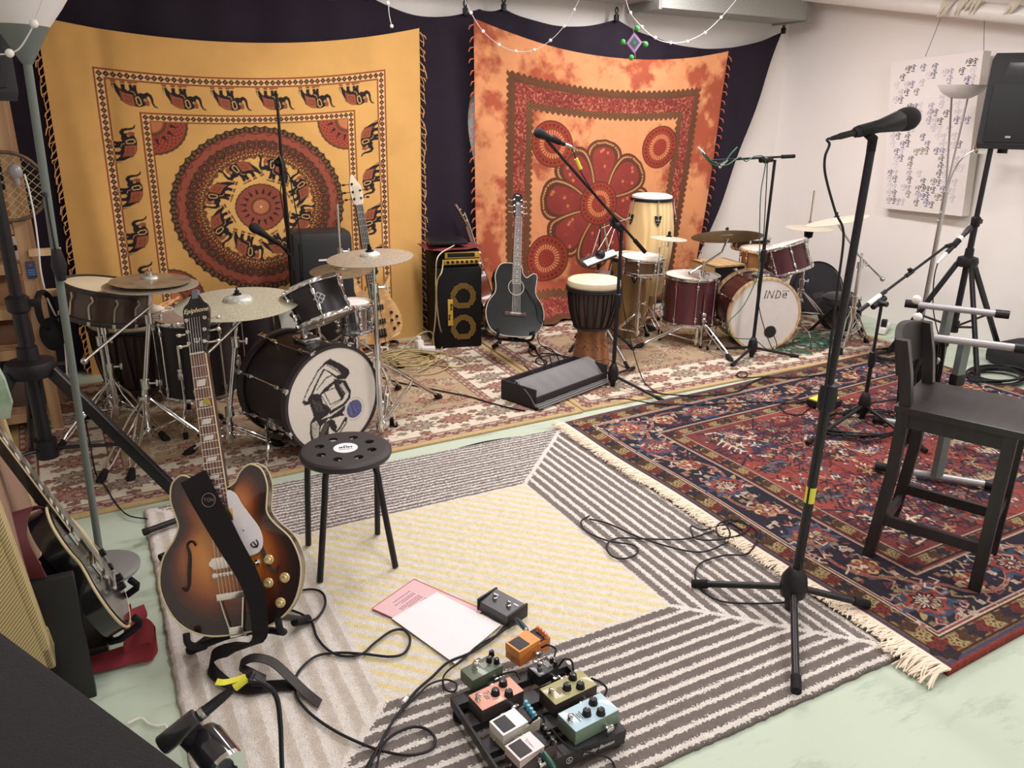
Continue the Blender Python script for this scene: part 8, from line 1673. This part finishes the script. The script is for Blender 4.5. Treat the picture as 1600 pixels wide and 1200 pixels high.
# cables at the right on the rugs
for lab, pts, r in (('black cable lying along the edge between the persian and the floral rug', [(1000, 608), (1040, 616), (1100, 618), (1150, 612), (1170, 600), (1195, 590), (1240, 590), (1300, 584)], .0045), ('long black cable with silver plug along the top of the persian rug', [(948, 625), (975, 623), (1020, 630), (1080, 632), (1140, 630), (1190, 628), (1240, 630), (1265, 625)], .004), ('small black cable ring on the floral rug in front of the bass drum', [(1150, 586), (1156, 581), (1166, 582), (1167, 587), (1158, 590), (1150, 586), (1160, 590), (1200, 588), (1240, 580), (1285, 575)], .0042),
                    ('black cable curve left of the yellow pedal', [(1262, 628), (1240, 624), (1220, 632), (1228, 645), (1250, 648), (1262, 640), (1275, 634)], .0038), ('black cable from the yellow pedal to the bar stool', [(1312, 634), (1340, 632), (1370, 628), (1400, 624), (1420, 628)], .004)):
    cable(lab, gp(pts, .036 if 'persian' in lab or 'yellow' in lab else .02), r)
rr = random.Random(12)
t = None
for k in range(7):
    c = G(1350, 665, .045); mb = MB(); R1, R2 = .22+.05*rr.random(), .14+.04*rr.random(); a0 = rr.uniform(0, 6); pts = [c+V(.05*rr.uniform(-1, 1)+R1*math.cos(a0+i*2*PI/14), R2*math.sin(a0+i*2*PI/14)+.02*rr.uniform(-1, 1), .004*k+.006*math.sin(i)) for i in range(15)]; mb.tube(pts, .0042, 6, smooth=4)
    if k == 0: t = mb.build('cable_coil', CABLE, loc=c); tag(t, 'coil of black cable round the foot of the low microphone stand', 'cable')
    else: mb.build('loop', CABLE, t, world=True)
yb = G(1287, 634, .032); t = thing('effect_pedal', 'yellow-topped round-cornered pedal on the persian rug behind the tall stand', 'effect pedal', yb, rz=.15); mb = MB(); mb.box((0, 0, .022), (.17, .13, .04), bev=.012); mb.build('case', BLK, t); mb = MB(); mb.box((0, .005, .044), (.155, .10, .008), bev=.003); mb.build('top_plate', YEL, t)
mb = MB(); mb.cyl((-.085, -.03, .02), (-.12, -.035, .02), .008, n=10); mb.build('jack', CHR, t)
# beige cable heap and white plug adapter in front of the bass
BEI = pm('beige_cable', L(176, 156, 108), .55, var=.1); rr = random.Random(20); t = None
for k in range(11):
    c = G(640+rr.uniform(-12, 14), 568+rr.uniform(-6, 8), .02); R1, R2 = rr.uniform(.12, .23), rr.uniform(.1, .2); a0 = rr.uniform(0, 6); mb = MB(); pts = [c+V(R1*math.cos(a0+i*2*PI/12)+rr.uniform(-.012, .012), R2*math.sin(a0+i*2*PI/12)+rr.uniform(-.012, .012), .004*k+rr.uniform(0, .008)) for i in range(12+rr.randint(-3, 2))]; mb.tube(pts, .0045, 6, smooth=5)
    if k == 0: t = mb.build('cable_coil', BEI, loc=c); tag(t, 'heap of beige cable on the floral rug in front of the bass cabinet', 'cable')
    else: mb.build('loop', BEI, t, world=True)
cable('beige cable from the bass amplifier down to the rug, thicker strand', [cabM @ V(-.10, .03, hz+.05), PY(690, 425, 4.75), PY(683, 440, 4.75), PY(682, 470, 4.78), PY(686, 505, 4.85), G(692, 530, .05), G(688, 548, .02), G(672, 555, .02), G(650, 562, .03)], .0048, BEI)
cable('beige cable from the black case down to the rug, thinner strand', [cc+V(-.05, -.12, .03), PY(685, 400, 4.75), PY(681, 430, 4.78), PY(681, 470, 4.82), PY(679, 510, 4.9), G(672, 540, .03), G(655, 552, .02), G(640, 548, .03)], .004, pm('pale_cable', L(206, 190, 158), .5))
cable('beige cable looping to the right of the heap in front of the cabinet', gp([(640, 566), (680, 570), (715, 574), (730, 568), (720, 560), (690, 552), (660, 548)], .02), .0045, BEI)
cable('beige cable loop rising from the heap beside the bass guitar', zc([(625, 552, .03), (640, 535, .1), (660, 520, .14), (675, 520, .12), (678, 540, .03)]), .0045, BEI)
cable('pale cable from the bass guitar lower corner to the rug', [PY(625, 520, 5.0), PY(612, 528, 4.98), G(598, 545, .04), G(592, 560, .02)], .004, pm('pale_cable', L(206, 190, 158)))
pa = G(662, 553, .02); t = thing('plug_adapter', 'white power plug adapter lying on the beige cables', 'plug', pa); mb = MB(); mb.box((-.02, .03, .05), (.05, .045, .09), rotz(.3), bev=.008); mb.build('socket', WHT, t); mb = MB(); mb.box((.03, -.02, .03), (.09, .06, .05), rotz(-.5), bev=.01); mb.cyl((-.02, .03, .09), (-.02, .03, .12), .016, n=14); mb.build('plug', WHT, t)
# silver percussion stand with small things
def perc_stand():
    b = G(945, 560, .013); tp = PY(941, 412, b.y-.0); b = G(944, 552, .013); t = mic_stand('percussion_stand', 'silver tripod percussion stand in front of the djembe', V(b.x, b.y, 0), PY(944, 425, b.y).z, [G(905, 566, .02), G(945, 572, .02), G(981, 574, .02)], hub=.2, r=.0125, mat=pm('silver_stand', L(158, 154, 156), .35, metal=.35), low=.02, cat='stand', upper=.010)
    for y_ in (428,):
        c = PY(942, y_, b.y); mb = MB(); mb.lathe([(.001, 0), (.055, 0), (.055, .018), (.001, .018)], Matrix.Translation(c), 24); mb.build('clamp_plate', STEEL, t, world=True)
    mb = MB(); mb.box(PY(951, 437, b.y), (.05, .04, .05), bev=.006); mb.box(PY(952, 446, b.y), (.03, .03, .09), bev=.004); mb.build('clamp', BLK, t, world=True)
    c = PY(963, 448, b.y+.02); d = V(.35, .1, .85).normalized(); s = thing('shaker', 'cream egg-shaped shaker on the silver stand beside the djembe', 'shaker', c); mb = MB(); mb.ball(c, .03, (.7, .7, 1.6), zto(d).to_3x3(), n=16, m=10); mb.build('egg', pm('cream_egg', L(226, 204, 160), .4), s, world=True)
    c = PY(957, 463, b.y+.02); s = thing('bell', 'small brass bell hanging on the silver stand beside the djembe', 'bell', c); mb = MB(); mb.lathe([(.04, -.04), (.035, .0), (.02, .035), (.001, .04)], Matrix.Translation(c), 20, False, False); mb.build('body', pm('brass', L(206, 170, 106), .3, metal=.7), s, world=True)
perc_stand()
def music_stand():
    Y = 4.55; c = PY(925, 408, Y); b = V(PY(933, 460, Y).x, Y, 0); t = mic_stand('music_stand', 'folding wire music stand in front of the red tapestry, its tray edge pale', V(b.x, b.y, 0), PY(957, 352, Y).z, [V(b.x+.2, Y-.2, .02), V(b.x-.24, Y-.05, .02), V(b.x, Y+.25, .02)], hub=.25, r=.009, cat='music stand', upper=.006)
    for a, e in (((938, 357), (962, 348)), ((962, 348), (985, 340)), ((938, 357), (921, 410)), ((957, 352), (922, 413)), ((962, 352), (948, 395)), ((944, 355), (952, 392))): mb = MB(); mb.tube([PY(*a, Y), PY(*e, Y-.03)], .0035, 6); mb.build('wire', STEEL, t, world=True)
    a, e = PY(910, 413, Y-.05), PY(958, 394, Y-.05); d = (e-a).normalized(); M = basis((a+e)/2, d, V(0, 1, .35).normalized(), d.cross(V(0, 1, .35).normalized())); mb = MB(); mb.box((0, 0, 0), ((e-a).length, .11, .010), M, bev=.003); mb.build('tray', pm('dark_tray', L(60, 54, 56), .5), t, world=True); mb = MB(); mb.box((0, -.03, .008), ((e-a).length*.97, .06, .008), M); o = mb.build('paper_pad', PAPER, t, world=True)
    mb = MB(); mb.ball(PY(938, 398, Y-.08), .035, n=16, m=10); o = mb.build('round_shaker', BLK, loc=PY(938, 398, Y-.08)); tag(o, 'small round black ball lying on the music stand tray', 'shaker')
music_stand()
# ================================================================ wooden shelf at the left
def shelf():
    pin = wood('pine_wood', L(186, 148, 112), L(160, 122, 88), 4, (1, 1, .12), .6); f0 = G(92, 672); Y0 = f0.y; b1 = V(f0.x, 5.2, 0); t = thing('shelf_unit', 'open pine wood shelf at the far left behind the loudspeaker stand', 'shelf', (f0.x-.4, Y0+.3, 0)); ztop = 2.0
    for (x, y) in ((f0.x, Y0), (f0.x, Y0+.42), (f0.x-.8, Y0), (f0.x-.8, Y0+.42)): mb = MB(); mb.box((x, y, ztop/2), (.055, .035, ztop)); mb.build('post', pin, t, world=True)
    zs = [PY(40, q, Y0).z for q in (545, 482, 412, 350)]+[1.75]; zs[0] = max(zs[0], .12)
    for z in [.12]+zs:
        mb = MB(); mb.box((f0.x-.4, Y0+.21, z), (.8, .40, .02)); mb.build('shelf_board', pin, t, world=True); mb = MB(); mb.box((f0.x-.4, Y0-.012, z-.02), (.74, .02, .05)); mb.build('edge_board', pin, t, world=True)
    for (xa, xb) in (((45, 392), (96, 395)), ((60, 460), (99, 454))): a, e = PY(*xa, Y0-.03), PY(*xb, Y0-.03); mb = MB(); mb.box((a+e)/2, ((e-a).length, .05, .03)); mb.build('side_rail', wood('pale_pine', L(220, 192, 148), L(200, 168, 122), 4), t, world=True)
    return f0, zs
SF, SZ = shelf()
def on(px, z, Y): p = PY(px, 400, Y); return V(p.x, Y, z)
Ys = SF.y+.1
c = V(PY(27, 405, Ys).x, Ys, SZ[2]+.011); t = thing('mug', 'white mug with a dark dot on the pine shelf', 'mug', c); mb = MB(); mb.lathe([(.034, 0), (.042, .02), (.045, .105), (.041, .105), (.03, .02)], None, 28, True, False); mb.build('cup', WHT, t); mb = MB(); mb.lathe([(.014, 0), (.014, .001)], zto(V(.1, -1, 0), (.004, -.044, .06)), 20); mb.build('printed_dot', BLK, t)
for lab, px, k, size, col in (('brown cardboard box on the second shelf of the pine unit', 10, 1, (.22, .2, .11), (150, 108, 78)), ('red tin on the lower shelf of the pine unit', 48, 0, (.07, .07, .07), (170, 56, 60)), ('brown wooden box on the lower shelf of the pine unit', 20, 0, (.26, .2, .10), (120, 82, 62)), ('blue box lying on the bottom shelf of the pine unit', 58, -1, (.13, .14, .05), (70, 84, 140)), ('brown box on the upper shelf of the pine unit', 8, 3, (.2, .2, .12), (168, 120, 84)), ('grey stack of folded things on the shelf under the mug', 30, 1, (.16, .16, .05), (150, 130, 130)), ('dark box on the bottom shelf of the pine unit', 15, -1, (.24, .2, .14), (84, 66, 60))):
    z = (.12 if k < 0 else SZ[k])+.011; p = PY(px, 400, Ys+.06); mb = MB(); mb.box((0, 0, size[2]/2), size, bev=.006); o = mb.build('storage_box', pm('paint_%d_%d_%d' % col, L(*col), .6, var=.15)); xx = min(p.x, SF.x-.03-size[0]/2); o.location = (xx+{1: 0}.get(k, 0)*0, Ys+.08, z); tag(o, lab, 'box')
a, e = PY(39, 409, SF.y-.025), PY(59, 434, SF.y-.025); mb = MB(); w_, h_ = abs(e.x-a.x), abs(a.z-e.z); mb.box((0, 0, 0), (w_, .012, h_), bev=.002); o = mb.build('string_packet', pm('dark_blue_pack', L(50, 66, 104), .4, var=.3, scale=60)); o.location = ((a.x+e.x)/2, SF.y-.03, (a.z+e.z)/2); tag(o, 'small dark blue packet with a red mark fixed to the pine shelf post', 'packet'); mb = MB(); mb.box((0, -.007, h_*.3), (w_*.3, .002, h_*.12)); mb.build('red_mark', pm('red_mark', L(190, 50, 60), .5), o); mb = MB()
for k in range(3): mb.box((0, -.007, h_*(.0-.13*k)), (w_*.75, .002, h_*.06))
mb.build('printed_lines', pm('blue_print', L(90, 130, 190), .5), o)
c = PY(14, 292, SF.y-.08); t = thing('netted_hoop', 'round wooden hoop with netting hanging on the pine shelf', 'hoop', c, rz=.25); R = .155; mb = MB(); mb.torus(R, .009, Matrix.Rotation(PI/2, 4, 'X'), 48, 8); mb.build('hoop', wood('dark_hoop_wood', L(92, 66, 46), L(70, 50, 40)), t); mb = MB()
for k in range(-5, 6):
    for sgn in (1, -1):
        d = k*R/5.5; hh_ = math.sqrt(max(R*R-d*d, 0)); cs, sn = math.cos(PI/4*sgn), math.sin(PI/4*sgn); mb.tube([V(d*cs-hh_*sn, 0, d*sn+hh_*cs), V(d*cs, .02, d*sn), V(d*cs+hh_*sn, 0, d*sn-hh_*cs)], .0016, 4, smooth=2)
mb.build('netting', pm('straw_string', L(186, 170, 120), .7), t)
cable('white cord hanging down the front of the pine shelf', [PY(38, 272, SF.y-.09), PY(46, 300, SF.y-.09), PY(54, 340, SF.y-.09), PY(60, 385, SF.y-.09), PY(64, 425, SF.y-.09), PY(74, 465, SF.y-.08), PY(90, 500, SF.y-.08), PY(100, 530, SF.y-.08), PY(105, 585, SF.y-.08)], .004, WHT)
mb = MB(); mb.ball((0, 0, 0), .03, (1, .7, 1.2), n=12, m=8); mb.cyl((0, 0, -.06), (0, 0, -.02), .012, n=12); o = mb.build('clip_lamp', pm('clear_grey_plastic', L(150, 146, 150), .2, coat=.4)); o.location = PY(24, 268, SF.y-.06); tag(o, 'small clear clip-on bulb at the top of the netted hoop', 'lamp')
# cymbal bags, headphones and such between the shelf and the drum
mb = MB(); q = PY(72, 485, 4.35); mb.torus(.09, .013, zto(V(1, -.3, .1), q), 32, 10, 1.2); o = mb.build('headphones', RUB, loc=q)
tag(o, 'black padded ring hanging between the pine shelf and the old brown drum', 'strap'); mb = MB(); q = PY(82, 522, 4.35); mb.ball(q, .07, (.8, .8, 1.2), n=16, m=10); mb.build('ear_cup', RUB, o, world=True)
# green mottled panel behind the tweed amplifier
pa = PY(14, 600, 2.72); mb = MB(); n = 14; ol = [(.0, -.14), (.10, -.14), (.112, -.1), (.105, -.02), (.085, .06), (.05, .14), (0, .16), (-.3, .16), (-.3, -.14)]; mb.prism(ol, -.02, .02, basis((0, 0, 0), (1, 0, 0), (0, 0, 1), (0, -1, 0))); o = mb.build('green_case', pm('mottled_green', L(58, 104, 70), .5, col2=L(196, 212, 196), var=.0, scale=16)); o.location = V(pa.x-.115, 2.74, pa.z+.03); tag(o, 'mottled green and white case standing on the tweed amplifier at the left edge', 'case')
# dark things by the right wall
def coil_at(lab, px, z, n, R, r, m, seed, flat=.7, name='cable_coil'):
    rr = random.Random(seed); t = None
    for k in range(n):
        c = G(*px, z); R1, R2 = R*rr.uniform(.7, 1.1), R*flat*rr.uniform(.7, 1.1); a0 = rr.uniform(0, 6); mb = MB(); pts = [c+V(R1*math.cos(a0+i*2*PI/12)+rr.uniform(-.01, .01), R2*math.sin(a0+i*2*PI/12), .005*k+rr.uniform(0, .006)) for i in range(13)]; mb.tube(pts, r, 6, smooth=4)
        if k == 0: t = mb.build(name, m, loc=c); tag(t, lab, 'cable')
        else: mb.build('loop', m, t, world=True)
    return t
coil_at('black cable heap on the green floor below the keyboard stand arms', (1555, 592), .008, 9, .24, .006, CABLE, 31)
coil_at('black cable loops on the floor between the wall and the low microphone stand', (1400, 560), .02, 8, .2, .005, CABLE, 32)
kc_ = G(1468, 640, .25); t = None
for k in range(16):
    u0 = rr.uniform(-.08, .08); a = G(1490, 548, .42); mb = MB(); top = KTA.lerp(KTB, .16)+V(0, .04, -.02); p0 = top+V(u0, rr.uniform(-.03, .03), 0); lw = rr.uniform(.04, .1); lo = rr.uniform(.38, .5); mb.tube([p0+V(-lw, 0, -lo*.3), p0+V(-lw*.6, 0, -.02), p0, p0+V(lw*.6, .01, -.03), p0+V(lw, .02, -lo*.5), p0+V(lw*.3, .02, -lo), p0+V(-lw*.5, 0, -lo*.9), p0+V(-lw, 0, -lo*.3)], .0055, 6, smooth=4)
    if k == 0: t = mb.build('cable_coil', CABLE, loc=top); tag(t, 'thick bundle of black cables hanging on the keyboard stand', 'cable')
    else: mb.build('loop', CABLE, t, world=True)
string = [(1432, 468), (1434, 495), (1425, 514), (1438, 520), (1462, 563), (1419, 580)]
t = thing('string_light', 'string of round white bulbs wound over the keyboard stand', 'string light', KTA); prev = None; pts = []
for i, (x, y) in enumerate(string): p = PY(x, y, KTA.y+.02); pts.append(p); mb = MB(); mb.ball(p, .019, n=14, m=9); mb.build('bulb', WHT, t, world=True)
mb = MB(); mb.tube(pts, .003, 6, smooth=4); mb.build('wire', CABLE, t, world=True)
bg = G(1590, 575, 0); t = thing('gear_bag', 'black gear bag lying on the green floor at the right edge', 'bag', bg+V(.12, .05, .003)); mb = MB(); mb.box((0, 0, .07), (.42, .3, .14), bev=.05); mb.build('body', pm('black_nylon', L(26, 23, 28)), t); mb = MB(); mb.tube([(-.12, -.1, .14), (-.08, -.12, .2), (.08, -.12, .2), (.12, -.1, .14)], .012, 8, smooth=3); mb.build('handle', RUB, t)
so = PX(1386, 520, 5.7); t = thing('power_strip', 'white power socket strip on the floor by the right wall', 'power strip', G(1394, 515, .005)+V(-.1, 0, 0), rz=.5); mb = MB(); mb.box((0, 0, .025), (.26, .055, .045), bev=.008); mb.build('case', WHT, t); mb = MB(); mb.box((-.05, 0, .075), (.05, .04, .06), bev=.006); mb.build('plug', BLK, t)
t = thing('folded_stand', 'two black tubes of a folded stand lying on the rug behind the sunburst guitar', 'stand', G(255, 825, .03))
for a, e in (((224, 832), (296, 806)), ((250, 872), (300, 848))): mb = MB(); p, q = G(*a, .045), G(*e, .045); mb.tube([p, q], .0125, 14); tb = mb.build('tube', BLKM, t, world=True); mb = MB(); mb.tube([p, p+(q-p).normalized()*.02], .0145, 14); mb.build('end_cap', RUB, tb, world=True)
cable('thin black cord crossing the green floor between the rugs at the left', gp([(130, 640), (140, 690), (150, 740), (165, 760), (180, 785), (200, 805), (231, 811)], .016), .003)
cable('thin dark cord lying along the gap between the pale and the floral rug', gp([(440, 758), (500, 742), (560, 732), (620, 722), (700, 705), (760, 690), (830, 680), (880, 672)], .006), .004)
